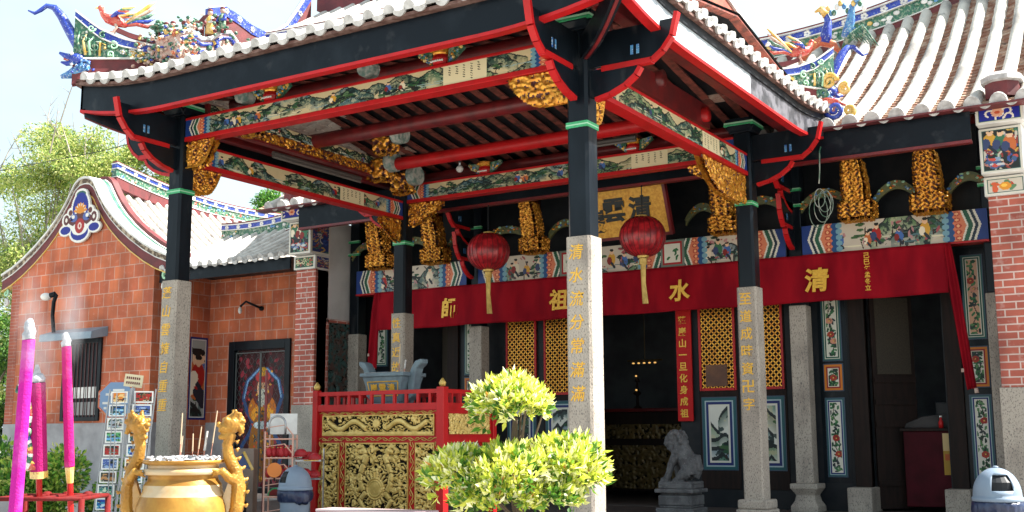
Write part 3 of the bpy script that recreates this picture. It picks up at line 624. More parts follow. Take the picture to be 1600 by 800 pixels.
# gable walls of the upper roof and main ridge
for X0, s in ((-WX-RO+1.5, -1), (RO-1.5, 1)):
    m = MB(); ys = np.linspace(-RO+1.5, WY+RO-1.5, 25)
    top = [(y, ZE+zr(min(y+RO, WY+RO-y))-.02) for y in ys]
    m.prism([(ys[0], 7.2)]+top+[(ys[-1], 7.2)], 'x', X0-.05, X0+.05); PAV.part('roof_gable', m, 'sbrick')
    m = MB(); m.strip([(X0+s*.06, y, z-.16) for y, z in top], [(X0+s*.06, y, z+.03) for y, z in top], (s*.05, 0, 0)); PAV.part('barge_board', m, 'maroon')
def ridge_line(T, pts, h, th, seed, name='roof_ridge', base='maroon', relief_res=60, flowers=True, axis=None):
    """decorated ridge: maroon foot, relief band, white mouldings, blue band, maroon cap; pts = foot curve"""
    P = [Vector(p) for p in pts]; n = len(P); d = (P[-1]-P[0]); d.z = 0; d.normalize(); q = Vector((-d.y, d.x, 0))*th/2
    def lay(m, z0, z1, g=1., mi=0): m.strip([p-q*g+Vector((0, 0, z0)) for p in P], [p-q*g+Vector((0, 0, z1)) for p in P], q*2*g, mi)
    m = MB(); lay(m, -.1, .28*h, 1.1, 0); lay(m, .28*h, .31*h, 1.3, 1); lay(m, .31*h, .66*h, .9, 2); lay(m, .66*h, .69*h, 1.3, 1); lay(m, .69*h, .88*h, 1., 3); lay(m, .88*h, .92*h, 1.35, 1); lay(m, .92*h, h, .9, 0)
    o = T.part(name, m, [base, 'white', 'lgreen', 'blue'])
    rnd = random.Random(seed); fl = MB(); L_ = sum((b-a).length for a, b in zip(P[:-1], P[1:]))
    def at(t):
        f = t*(n-1); i = min(int(f), n-2); return P[i].lerp(P[i+1], f-i)
    for s_ in (-1, 1):
        for k in range(int(L_*9)):                         # leaves and blossoms standing proud of the band
            c = at(rnd.random())+q*s_*.95+Vector((0, 0, h*rnd.uniform(.36, .62))); r = h*rnd.uniform(.04, .085)
            col = rnd.choice([1, 2, 2, 3, 0, 0, 4]); fl.ball(c, (r*abs(d.x)+.012, r*abs(d.y)+.012, r*rnd.uniform(.6, 1.1)), 7, 5, col)
        for k in range(int(L_*2.4)):
            c = at((k+.5)/int(L_*2.4+.001) if L_ > .5 else .5)+q*s_*1.02+Vector((0, 0, h*.785))
            for a in range(5):
                e = d*math.cos(a*1.257)*h*.06+Vector((0, 0, 1))*math.sin(a*1.257)*h*.06; fl.ball(c+e, (h*.042*abs(d.x)+.01, h*.042*abs(d.y)+.01, h*.042), 6, 4, 0)
    T.part('blossoms', fl, ['white', 'scarlet', 'lgreen', 'yellow', 'lblue'], o, smooth=True)
    return o
ridge_line(PAV, [(-6.9+.25*k, WY/2, 8.72+.035*((-6.9+.25*k)-M0)**2) for k in range(27)], .55, .2, 3)
def curl(m, c, r, turns, ax, az, rad_, mi, sgn=1, n=16, a0=0.):
    ax, az = Vector(ax), Vector(az); P = []
    for k in range(n+1):
        t = k/n; a = a0+sgn*turns*2*math.pi*t; q = r*(1-t*.85); P.append(Vector(c)+ax*math.cos(a)*q+az*math.sin(a)*q)
    m.tube(P, [rad_*(1-.5*k/n) for k in range(n+1)], 6, mi)
# hip ridges with upturned swallowtails
def hip_ridge(cx, cy, ix, iy, seed):
    rnd = random.Random(seed); D = Vector((ix, iy, 0)); Zv = Vector((0, 0, 1)); q = Vector((-iy, ix, 0)).normalized()
    def P(t, z): return Vector((cx, cy, 0))+D*t+Zv*z
    T_ = np.linspace(0.0, 1.55, 24)
    top = np.interp(T_, [0, .25, .5, .8, 1.25, 1.55], [8.0, 7.74, 7.60, 7.52, 7.52, 7.60]); bot = np.interp(T_, [0, .2, .7, 1.25, 1.55], [7.2, 7.22, 7.27, 7.42, 7.52])
    bt = top-np.interp(T_, [0, .3, 1.55], [.10, .14, .06]); low = 6.9+.36*T_-.1
    bot = np.minimum(bot, bt-.04)
    th = .085
    def lay(m, a, b, g, mi): m.strip([P(t, z)-q*th*g for t, z in zip(T_, a)], [P(t, z)-q*th*g for t, z in zip(T_, b)], q*2*th*g, mi)
    m = MB(); lay(m, low, bot, .8, 0); lay(m, bot, bot+.025, 1.25, 1); lay(m, bot+.025, bt-.02, .85, 2); lay(m, bt-.02, bt, 1.25, 1); lay(m, bt, top-.02, 1., 3); lay(m, top-.02, top+.01, 1.3, 1)
    o = PAV.part('hip_ridge', m, ['maroon', 'white', 'lgreen', 'blue'])
    m = MB(); sel = (T_ > .3); A = [P(t+.1, z+.03) for t, z in zip(T_[sel], top[sel])]
    m.strip([p-q*.03 for p in A], [p-q*.03+Zv*.075 for p in A], q*.06, 0)
    for t in (.38, .75, 1.15): m.tube([P(t, np.interp(t, T_, top)), P(t+.04, np.interp(t, T_, top)+.1)], .02, 6, 1)
    PAV.part('ridge_rail', m, ['maroon', 'white'], o)
    # blue swallowtail
    m = MB(); pts = [P(.12, 7.22), P(.03, 7.45), P(-.06, 7.7), P(-.15, 7.92), P(-.23, 8.05), P(-.31, 8.07), P(-.37, 7.99), P(-.43, 7.93), P(-.50, 7.97)]
    m.tube(pts, [.045, .07, .08, .07, .055, .04, .035, .028, .012], 8, 0); PAV.part('swallowtail', m, 'blue', o, smooth=True)
    m = MB()
    for s_ in (-1, 1):
        e = q*s_*.1
        for k, (t, z, r) in enumerate(((.18, 7.72, .06), (.30, 7.62, .055), (.42, 7.46, .07), (.22, 7.42, .08), (.40, 7.32, .05), (.10, 7.55, .05))): curl(m, P(t, z)+e, r, 1.3, D.normalized(), Zv, .018, 0 if k % 2 else 1, sgn=1 if k % 2 else -1, a0=k)
        for k in range(5): m.tube([P(.08+.05*k, 7.28)+e, P(.04+.06*k, 7.5)+e, P(.06+.07*k, 7.66-.05*k)+e], [.02, .02, .008], 6, (0, 2, 1)[k % 3])
        for k in range(70): t = rnd.uniform(.12, 1.3); z = np.interp(t, T_, bot)+rnd.uniform(.03, max(.05, float(np.interp(t, T_, bt-bot))-.03)); m.ball(P(t, z)+q*s_*.08, (rnd.uniform(.012, .028),)*3, 6, 4, rnd.choice((0, 0, 1, 3, 2, 0)))
        for k in range(16):
            t = rnd.uniform(.5, 1.2); z = np.interp(t, T_, bot)+rnd.uniform(.06, .14); c = P(t, z)+q*s_*.08
            for a in range(5): m.ball(c+D.normalized()*math.cos(a*1.257)*.028+Zv*math.sin(a*1.257)*.028, .02, 6, 4, 3 if k % 3 else 2)
            m.ball(c+q*s_*.012, .014, 6, 4, 2)
    PAV.part('scrollwork', m, ['lgreen', 'mint', 'yellow', 'white'], o, smooth=True)
    # blue dragon mask at the corner
    m = MB(); m.ball(P(.05, 7.22), (.14, .14, .11), 12, 8, 0); m.tube([P(.02, 7.24), P(-.08, 7.27), P(-.15, 7.32)], [.07, .05, .02], 8, 0); m.tube([P(.02, 7.18), P(-.07, 7.15), P(-.13, 7.17)], [.05, .04, .015], 8, 0)
    m.tube([P(.02, 7.2), P(-.06, 7.21), P(-.1, 7.23)], .022, 6, 3); m.tube([P(-.12, 6.93), P(-.02, 6.98), P(.08, 7.08), P(.18, 7.12)], [.03, .07, .11, .09], 10, 1)
    for k in range(26): m.ball(P(rnd.uniform(-.02, .26), rnd.uniform(6.98, 7.2))+q*rnd.choice((-1, 1))*rnd.uniform(.08, .12), .022, 6, 4, rnd.choice((1, 2, 0)))
    for s_ in (-1, 1): m.ball(P(-.01, 7.29)+q*s_*.08, .03, 8, 6, 2); curl(m, P(.13, 7.12)+q*s_*.12, .07, 1.2, D.normalized(), Zv, .022, 1)
    PAV.part('dragon_mask', m, ['blue', 'lblue', 'white', 'scarlet'], o, smooth=True)
    # phoenix standing on the ridge
    Pf = P; P = lambda t, z: Pf(.42+(t-.42)*.62, zz0+(z-zz0)*.72)
    zz0 = np.interp(.42, T_, top)+.05
    m = MB(); bt_ = .42; zz = np.interp(bt_, T_, top)+.05
    m.tube([P(.62, zz+.18), P(.52, zz+.25), P(.40, zz+.31), P(.28, zz+.33), P(.2, zz+.42), P(.17, zz+.53), P(.11, zz+.57)], [.03, .075, .10, .075, .045, .045, .015], 10, 0)
    m.ball(P(.16, zz+.56), (.05, .05, .045), 8, 6, 0); m.tube([P(.12, zz+.56), P(.05, zz+.55)], [.02, .004], 6, 3)
    for s_ in (-1, 1):
        m.tube([P(.42, zz+.26)+q*s_*.03, P(.45, zz+.12)+q*s_*.04, P(.40, zz+.02)+q*s_*.04, P(.33, zz+.01)+q*s_*.04], [.035, .022, .018, .012], 6, 1)
        for k in range(4): m.tube([P(.36, zz+.34)+q*s_*.07, P(.46+.04*k, zz+.42+.03*k)+q*s_*.12, P(.62+.05*k, zz+.40+.06*k)+q*s_*.14], [.03, .035, .006], 6, (2, 0, 4, 3)[k])
    for k in range(5): m.tube([P(.58, zz+.2), P(.78, zz+.25+.05*k), P(.98, zz+.2+.12*k), P(1.1, zz+.28+.13*k)], [.03, .035, .03, .008], 6, (0, 2, 4, 1, 3)[k])
    PAV.part('phoenix_figure', m, ['scarlet', 'pink', 'blue', 'yellow', 'lgreen'], o, smooth=True)
    return o
hip_ridge(-WX-RO, -RO, 1, 1, 1); hip_ridge(RO, -RO, -1, 1, 2); hip_ridge(RO, WY+RO, -1, -1, 3); hip_ridge(-WX-RO, WY+RO, 1, -1, 4)
# curved descending ridges with figure stages at their feet
def descending(X0, yb, s):
    ys = [yb+s*v for v in (.2, .5, .8, 1.1, 1.45, 1.75, 2.0, 2.25, 2.55)]; zt = [8.22, 8.33, 8.28, 8.2, 8.18, 8.3, 8.5, 8.85, 9.3]
    A = [Vector((X0, y, z)) for y, z in zip(ys, zt)]; B = [Vector((X0, y, max(z-.16, 0))) for y, z in zip(ys, zt)]; R_ = [Vector((X0, y, 6.6+zr(min(y+RO, WY+RO-y)))) for y in ys]
    m = MB(); e = Vector((.08, 0, 0))
    m.strip([p-e*.8 for p in R_], [p-e*.8 for p in B], e*1.6, 0); m.strip([p-e for p in B], [p-e for p in A], e*2, 3)
    for Q in (A, B): m.tube([p for p in Q], .035, 6, 1)
    o = PAV.part('descending_ridge', m, ['maroon', 'white', 'lgreen', 'blue'])
    f = MB()
    for k in range(1, 8):
        for sx in (-1, 1):
            c = (A[k]+B[k])/2+e*sx*1.05
            for a in range(5): f.ball(c+Vector((0, math.cos(a*1.257)*.035, math.sin(a*1.257)*.035)), .022, 6, 4, 0)
    PAV.part('blossoms', f, ['white'], o, smooth=True)
    # stage with clay figures
    rnd = random.Random(int(yb*10)+3); z0 = 6.69+zr(.6)+.42; m = MB(); m.box(X0-.24, X0+.24, yb-.55, yb+.55, z0-.45, z0-.1, 0)
    prof = [(-.62, .0), (-.6, .34), (-.45, .42), (-.2, .36), (0, .42), (.22, .60), (.4, .64), (.56, .52), (.62, .0)]
    m.prism([(yb+s*a, z0-.2+b) for a, b in prof], 'x', X0-.28, X0+.28, 0)
    for sx in (-1, 1):
        m.tube([(X0+sx*.29, yb+s*a, z0-.2+b) for a, b in prof[1:-1]], .035, 6, 1)
        m.tube([(X0+sx*.29, yb+s*a, z0-.3+b) for a, b in prof[1:-1]], .03, 6, 2)
        for k in range(14): m.ball((X0+sx*.3, yb+s*rnd.uniform(-.5, .5), z0+rnd.uniform(-.1, .18)), rnd.uniform(.03, .06), 7, 5, rnd.choice((3, 4, 5, 2)))
    p = PAV.part('figure_stage', m, ['pink', 'white', 'blue', 'lgreen', 'yellow', 'orange'], o)
    # front edge facing outwards, seen from the courtyard
    fm = MB(); yy = yb-s*.63
    for k in range(190): fm.ball((X0+rnd.uniform(-.7, .65), yy-s*rnd.uniform(-.06, .07), z0+rnd.uniform(-.3, .26)), (rnd.uniform(.015, .045), .03, rnd.uniform(.012, .035)), 7, 5, rnd.choice((0, 0, 0, 1, 2, 2, 2, 3, 4, 5)))
    PAV.part('clay_relief', fm, ['pink', 'white', 'lgreen', 'yellow', 'orange', 'blue'], p, smooth=True)
    b = MB(); bx, by, bz = X0-.45, yb-s*.35, z0+.1
    b.tube([(bx+.1, by, bz-.05), (bx+.06, by, bz+.12), (bx-.04, by, bz+.2), (bx-.05, by, bz+.3)], [.045, .04, .03, .02], 7, 0); b.tube([(bx+.03, by, bz+.16), (bx-.12, by, bz+.2)], [.02, .012], 6, 0)
    for k in range(26): b.ball((bx-.05+rnd.gauss(0, .09), by+rnd.gauss(0, .06), bz+.34+rnd.gauss(0, .035)), (.06, .05, .03), 7, 5, 1)
    for k in range(8): b.ball((bx-.16+rnd.gauss(0, .03), by+rnd.gauss(0, .03), bz+.22+rnd.gauss(0, .02)), (.04, .04, .025), 6, 4, 1)
    PAV.part('clay_pine', b, ['maroon', 'lgreen'], p, smooth=True)
    fo_ = MB()
    for k in range(150): fo_.ball((X0+rnd.gauss(0, .3), yb+s*rnd.uniform(-.5, .5), z0+.25+abs(rnd.gauss(0, .13))), (rnd.uniform(.02, .05), .03, rnd.uniform(.015, .04)), 6, 4, rnd.choice((0, 0, 0, 0, 1, 2, 3, 3)))
    PAV.part('clay_foliage', fo_, ['lgreen', 'lblue', 'white', 'maroon', 'yellow'], p, smooth=True)
    for k in range(7):                                     # small standing clay figures
        b = MB(); x, y = X0+(k-3)*.13+rnd.uniform(-.03, .03), yb+s*rnd.uniform(-.4, .35); z = z0+.12+.06*max(0, k-2); c1, c2 = rnd.sample((0, 1, 2, 3, 4), 2)
        b.tube([(x, y, z), (x, y, z+.14), (x, y, z+.25), (x, y, z+.29)], [.07, .055, .06, .025], 8, c1); b.ball((x, y, z+.34), (.042, .042, .05), 8, 6, 5); b.ball((x, y, z+.38), (.045, .045, .03), 8, 5, 6)
        for sx in (-1, 1): b.tube([(x+sx*.05, y, z+.25), (x+sx*.09, y-.03, z+.17), (x+sx*.04, y-.08, z+.16)], [.03, .028, .015], 6, c2)
        PAV.part('clay_figure', b, ['scarlet', 'blue', 'yellow', 'lgreen', 'white', 'pink', 'maroon'], p, smooth=True)
    b = MB(); x, y, z = X0+.05, yb+s*.3, z0+.36                # little clay pagoda
    b.box(x-.13, x+.13, y-.1, y+.1, z, z+.26, 1); b.prism([(x-.24, z+.26), (x+.24, z+.26), (x+.1, z+.35), (x-.1, z+.35)], 'y', y-.17, y+.17, 0)
    for sx in (-.12, -.04, .04, .12): b.tube([(x+sx, y-.14, z), (x+sx, y-.14, z+.26)], .018, 6, 2)
    PAV.part('clay_pagoda', b, ['maroon', 'pink', 'scarlet'], p)
for X0 in (-6.9, -.25): descending(X0, 0.0, 1); descending(X0, WY, -1)
# collar ridge at the foot of the upper slope and the inclined ridge meeting the hall roof
ridge_line(PAV, [(-6.3+.25*k, .95, 7.40+.012*((-6.3+.25*k)-M0)**2) for k in range(23)], .42, .14, 8, 'collar_ridge')
m = MB(); A = [Vector((-.28, 3.3+.3*k, 9.28-.235*(.3*k))) for k in range(16)]
m.strip([p+Vector((0, 0, -.5)) for p in A], [p for p in A], (.12, 0, 0), 0); m.strip([p+Vector((-.3, 0, .0)) for p in A], [p+Vector((-.3, 0, .07)) for p in A], (.46, 0, 0), 1)
m.strip([p+Vector((-.3, 0, -.3)) for p in A], [p+Vector((-.3, 0, -.01)) for p in A], (.08, 0, 0), 2)
PAV.part('link_ridge', m, [mat('faded_red_ridge', (.36, .10, .06), .75, col2=(.26, .06, .04), sc=4), 'tilecap', 'pan'])
# flower vases with wings standing on the beams
def vase(x, y, z, rot=0):
    m = MB(); m.lathe([(.07, 0), (.115, .02), (.135, .09), (.11, .15), (.125, .17), (.135, .24)], (x, y, z), 14, [0, 0, 0, 3, 2]); 
    for k in range(9): m.ball((x+.016*(k-4)*1.6, y-.11, z+.2+.012*(k % 2)), .022, 6, 4, 3)
    for k in range(7): m.ball((x+.03*(k-3), y-.13+.004*abs(k-3), z+.05), .016, 6, 4, 4)
    rnd = random.Random(int(x*31+y*7))
    for s_ in (-1, 1):
        P = [(x+s_*.12, z+.03), (x+s_*.16, z+.03), (x+s_*.38, z+.20), (x+s_*.36, z+.25), (x+s_*.14, z+.22)]
        m.prism(P if s_ < 0 else P[::-1], 'y', y-.03, y+.03, 1)
        for k in range(26):
            t = rnd.random(); m.ball((x+s_*(.15+.2*t), y-.035, z+.07+.13*t+rnd.uniform(-.03, .05)), rnd.uniform(.014, .028), 6, 4, rnd.choice((1, 2, 5, 6, 1)))
    return PAV.part('flower_vase', m, ['red', 'lgreen', 'gold', 'gold', 'white', 'lblue', 'yellow'])
for x in (-2.15, -5.27): vase(x, 0, 6.33)
for x in (-2.05, -5.2): vase(x, WY, 6.33)
# gilded fan-shaped spandrels under the beam ends
def spandrel(T, o, u, dn, seed, big=1., parent=None, kind='fan', name='spandrel', thr=.5):
    """o = top corner at the column, u = vector along the beam, dn = drop"""
    o, u = np.array(o, float), np.array(u, float)
    if kind == 'fan': msk = lambda x, y: y < .55+.45*(1-np.clip((x-.35)/.65, 0, 1)**2)-.55*np.clip((x-.55)/.45, 0, 1)**2
    else: msk = lambda x, y: y < 1-.8*x**1.5
    def ext(f, X, Y, W, H):
        x, y = X/W, Y/H
        for cx, cy in ((.28, .42), (.66, .36)):
            r = np.hypot((x-cx)*W, (y-cy)*H)/H; f = np.where(r < .17, .55+.45*np.cos(r*34), f)
        edge = 1-msk(x+.05, y+.08).astype(float); return np.maximum(f, edge*.9)
    m = MB(); n = np.cross((0, 0, -1), u/np.linalg.norm(u))
    carve(m, o+n*.04, u, (0, 0, -dn), .012, .035, seed, s=.12, thr=thr, extra=ext if kind == 'fan' else None, mask=msk)
    carve(m, o+u-n*.04, -u, (0, 0, -dn), .02, .035, seed+1, s=.11, thr=thr, mask=lambda x, y: msk(1-x, y))
    return T.part(name, m, ['gold', 'gground'], parent, smooth=True)
spandrel(PAV, (-.16, 0, 5.94), (-.92, 0, 0), .42, 3); spandrel(PAV, (-WX+.16, 0, 5.94), (.62, 0, 0), .42, 4)
spandrel(PAV, (-.16, WY, 5.94), (-.85, 0, 0), .45, 5, kind='wing'); spandrel(PAV, (-WX+.16, WY, 5.94), (.8, 0, 0), .45, 6, kind='wing')
spandrel(PAV, (0, .16, 5.61), (0, .35, 0), .36, 7); spandrel(PAV, (0, WY-.16, 5.61), (0, -1.9, 0), .48, 8, kind='fan'); spandrel(PAV, (-WX, .16, 5.61), (0, .62, 0), .42, 9); spandrel(PAV, (-WX, WY-.16, 5.61), (0, -.6, 0), .45, 10, kind='wing')
# gold elephant blocks and white beam ends at the inner corners
for (x, y, z) in ((-6.35, .75, 6.36), (-6.6, 4.4, 6.34), (-6.75, 5.3, 5.72+.55), (-.6, 4.6, 6.35), (-5.6, 3.3, 6.5)):
    m = MB(); carved_box(m, x-.26, x+.1, y-.13, y+.13, z-.18, z+.16, .02, .05, s=.035, seed=x); p = PAV.part('gilded_block', m, ['gold', 'gground'], smooth=True)
    m = MB(); m.tube([(x+.12, y, z+.12), (x+.3, y, z+.12)], .19, 18, 0); PAV.part('beam_end', m, mat('painted_beam_end', (.42, .42, .38), .6, col2=(.12, .2, .18), sc=11), p)
for (x, y) in ((-5.8, .0), (-3.4, 0)):
    m = MB(); m.tube([(x-.02, y-.1, 6.52), (x-.02, y+.1, 6.52)], .13, 16, 0); PAV.part('beam_end', m, bpy.data.materials['painted_beam_end'])
# fluorescent tubes
for (a, b) in (((-3.2, 5.55, 6.50), (-1.9, 5.55, 6.50)), ((-6.75, 1.6, 6.03), (-6.75, 3.9, 6.03))):
    a, b = Vector(a), Vector(b); m = MB(); d = (b-a).normalized(); m.tube([a, b], .025, 8, 0); m.tube([a+Vector((0, 0, .06)), b+Vector((0, 0, .06))], .04, 6, 1)
    PAV.part('fluorescent_tube', m, [mat('unlit_tube_glass', (.12, .11, .10), .4), mat('tube_fitting', (.07, .06, .055), .5)])
m = MB(); m.ball((-5.55, 5.4, 6.42), .07, 12, 8, 0); m.tube([(-5.55, 5.4, 6.47), (-5.55, 5.4, 6.62)], .025, 8, 1); PAV.part('light_bulb', m, ['white', 'metal'], smooth=True)
# ================================================================== main hall
HALL = Thing('temple_hall', 'main temple hall with dark timber front, painted panels and white ribbed tile roof', 'temple', (M0, 10, 0))
def hx(s): return M0+s
YW = 8.85                                     # timber front
m = MB()                                      # dark timber wall: pieces between the openings
for s in (-1, 1):
    for a, b, z0, z1 in ((.95, 1.34, 0, 5.2), (1.34, 4.62, 0, 5.2), (5.95, 7.1, 0, 5.2), (4.62, 5.95, 4.0, 5.2)):
        xa, xb = sorted((hx(s*a), hx(s*b))); m.box(xa, xb, YW, YW+.1, z0, z1, 0)
m.box(hx(-.95), hx(.95), YW, YW+.1, 4.0, 5.2, 0); m.box(hx(-7.1), hx(7.1), YW+.002, YW+.102, 5.2, 7.3, 0)
HALL.part('wall', m, 'dark')
m = MB()                                      # interior shell
m.box(hx(-7.2), hx(-7.1), YW+.1, 15, -.1, 7.0); m.box(hx(7.1), hx(7.2), YW+.1, 15, -.1, 7.0); m.box(hx(-7.2), hx(7.2), 15, 15.1, -.1, 7); m.box(hx(-7.2), hx(7.2), YW+.15, 15.1, 6.4, 6.5)
HALL.part('interior_walls', m, mat('sooty_interior', (.14, .16, .18), .8, col2=(.09, .10, .12), sc=1.5))
m = MB(); m.box(hx(-7.1), hx(7.1), 8.6, 15, -.1, .005); HALL.part('interior_floor', m, 'floor')
# side walls
for s in (-1, 1):
    m = MB(); xa, xb = sorted((hx(s*7.12), hx(s*7.7)))
    m.box(xa, xb, 7.25, 15, -.1, 6.3, 0); o = HALL.part('side_wall', m, 'wallwhite')
    m = MB(); m.box(xa, xb, 7.17, 7.62, 2.08, 5.13, 0); p = HALL.part('brick_pillar', m, 'sbrick', bevel=.01)
    m = MB(); m.box(xa-.03, xb+.03, 7.13, 7.63, -.1, 2.08, 0); HALL.part('pillar_base', m, 'granite', p, bevel=.012)
    # stepped painted corner blocks carrying the eave
    def block(z0, z1, y0, dx, cv, name):
        b = MB(); x0, x1 = (xa-.04, xb+dx) if s > 0 else (xa-dx, xb+.04); b.box(x0, x1, y0, 7.6, z0, z1); q = HALL.part(name, b, 'white', p, bevel=.012)
        framed(cv, [(.82, .8, .74), (.2, .34, .32)], [2.2, 1.2]); picture(HALL, 'relief_picture', cv, (x0+.02, y0-.003, z1-.015), (x1-x0-.04, 0, 0), (0, 0, -(z1-z0-.03)), q)
        c2 = relief(24, 40, int(z0*10)+3, (.14, .2, .42)); c2 = framed(c2, [(.8, .78, .72)], [2]); 
        if s < 0: picture(HALL, 'relief_picture', c2, (x1+.003, y0+.02, z1-.015), (0, 7.58-y0, 0), (0, 0, -(z1-z0-.03)), q)
    rnd = random.Random(5+s)
    c3 = Cv(40, 22, (.78, .74, .68))
    for k in range(9): c3.ell(rnd.uniform(8, 32), rnd.uniform(7, 16), 4.5, 2.5, rnd.choice([(.7, .2, .12), (.85, .5, .15), (.8, .35, .2), (.35, .5, .35)]), rnd.uniform(0, 3))
    c3.ell(20, 12, 6, 5, (.85, .55, .15)); c3.ell(19, 11, 3, 2.5, (.95, .75, .3))
    if s < 0: c3 = relief(40, 22, 8, (.2, .25, .2), [(.25, .5, .3), (.7, .2, .2), (.8, .75, .6)])
    block(5.13, 5.44, 7.1, .02, c3, 'corner_block')
    c2 = relief(44, 56, 12+s, (.10, .13, .12), figs=0)
    for k, (fx, fy) in enumerate(((.24, .3), (.5, .34), (.72, .4))): figure(c2, 44*fx, 56*fy, 22, rnd)
    for k in range(14): c2.ell(rnd.uniform(6, 38), rnd.uniform(38, 50), rnd.uniform(2, 5), rnd.uniform(1.5, 3), rnd.choice([(.75, .75, .75), (.5, .6, .7), (.75, .3, .25), (.25, .35, .5)]))
    block(5.46, 6.2, 6.92, .02, c2, 'corner_block')
    c1 = Cv(48, 28, (.05, .09, .52))
    for k in range(7):
        x, y, a = rnd.uniform(6, 42), rnd.uniform(5, 23), rnd.uniform(0, 6); P = []
        for q in range(9): P.append((x, y)); a += .6; x += 2.6*math.cos(a); y += 2.6*math.sin(a)
        c1.poly(P, 2.2, (.88, .84, .78))
    for q in range(6): c1.ell(22+4*math.cos(q*1.05), 15+3.6*math.sin(q*1.05), 3, 2.6, (.86, .62, .5))
    c1.ell(22, 15, 2.6, 2.3, (.75, .3, .15)); block(6.22, 6.58, 6.72, .10, c1, 'corner_block')
    m = MB(); cx = hx(s*7.5); m.lathe([(.27, 0), (.27, .24), (.33, .26), (.33, .34), (.2, .42), (.05, .46)], (cx, 6.85, 6.62), 8, [0, 1, 1, 1, 1], a0=.39); HALL.part('eave_cap', m, ['maroon', 'tilecap'], p)
m = MB(); carve(m, (hx(-7.116), 7.62, 3.95), (0, .72, 0), (0, 0, -2.0), .02, .05, 77, s=.14, thr=.45)
kk = mat('weathered_relief', (.035, .09, .085), .6, col2=(.10, .05, .04), sc=7, lo=.45, hi=.6); p = HALL.part('dragon_relief', m, [kk, 'kground'], smooth=True)
m = MB()
for a, b, c, d in ((7.56, 7.62, 1.9, 4.01), (8.34, 8.42, 1.9, 4.01), (7.56, 8.42, 3.95, 4.03)): m.box(hx(-7.125), hx(-7.09), a, b, c, d)
HALL.part('relief_border', m, 'sbrick', p)
# facade columns on waisted stone pedestals
for s in (-6.95, -3.55, 3.55, 6.95):
    x = hx(s); m = MB(); m.box(x-.16, x+.16, 8.3, 8.62, .5, 3.72); p = HALL.part('column', m, 'granite', bevel=.02)
    m = MB(); m.box(x-.135, x+.135, 8.32, 8.6, 3.72, 6.9); HALL.part('upper_shaft', m, 'black', p, bevel=.02)
    m = MB(); r2 = math.sqrt(2); m.lathe([(.25*r2, 0), (.25*r2, .1), (.19*r2, .2), (.17*r2, .3), (.25*r2, .42), (.25*r2, .5), (.17*r2, .505)], (x, 8.46, 0), 4, 0, a0=math.pi/4); HALL.part('pedestal', m, 'granite', p, bevel=.015)
    m = MB()
    for z in (5.55, 5.85): m.box(x-.16, x+.16, 8.28, 8.34, z, z+.04); m.box(x-.16, x+.16, 8.275, 8.345, z+.04, z+.055, 1)
    HALL.part('green_band', m, ['green', 'mint'], p)
for s in (-3.55, 3.55):
    for k in (-.42, .0): bracket(HALL, hx(s), 8.3, 0, -1, dz=-.05+k*1.6, sc=.62 if k else .85)
# framed painted panels
FR_BLUE = [(.10, .33, .36), (.62, .70, .72), (.08, .15, .40), (.84, .83, .78)]
def fpanel(x0, x1, z0, z1, seed, cols=FR_BLUE, kind='flower', parent=None, bg=(.84, .83, .78), red=True, res=.0125):
    w, h = max(8, int((x1-x0)/res)), max(8, int((z1-z0)/res)); e = w/28
    cv = flower_panel(w, h, seed, bg, red=red) if kind == 'flower' else landscape(w, h, seed, bg=(.86, .86, .82), figs=0, dens=-.02)
    framed(cv, cols, [1.9*e, 1.2*e, 2.2*e, 1.2*e])
    m = MB(); m.box(x0-.02, x1+.02, YW-.03, YW-.001, z0-.02, z1+.02); p = HALL.part('painted_panel', m, mat('frame_edge', (.03, .06, .10), .4) if 'frame_edge' not in bpy.data.materials else bpy.data.materials['frame_edge'], parent, bevel=.006)
    picture(HALL, 'painting', cv, (x0, YW-.034, z1), (x1-x0, 0, 0), (0, 0, z0-z1), p); return p
FR_OR = [(.78, .45, .10), (.78, .45, .10), (.55, .08, .10), (.85, .8, .72)]
k = 0
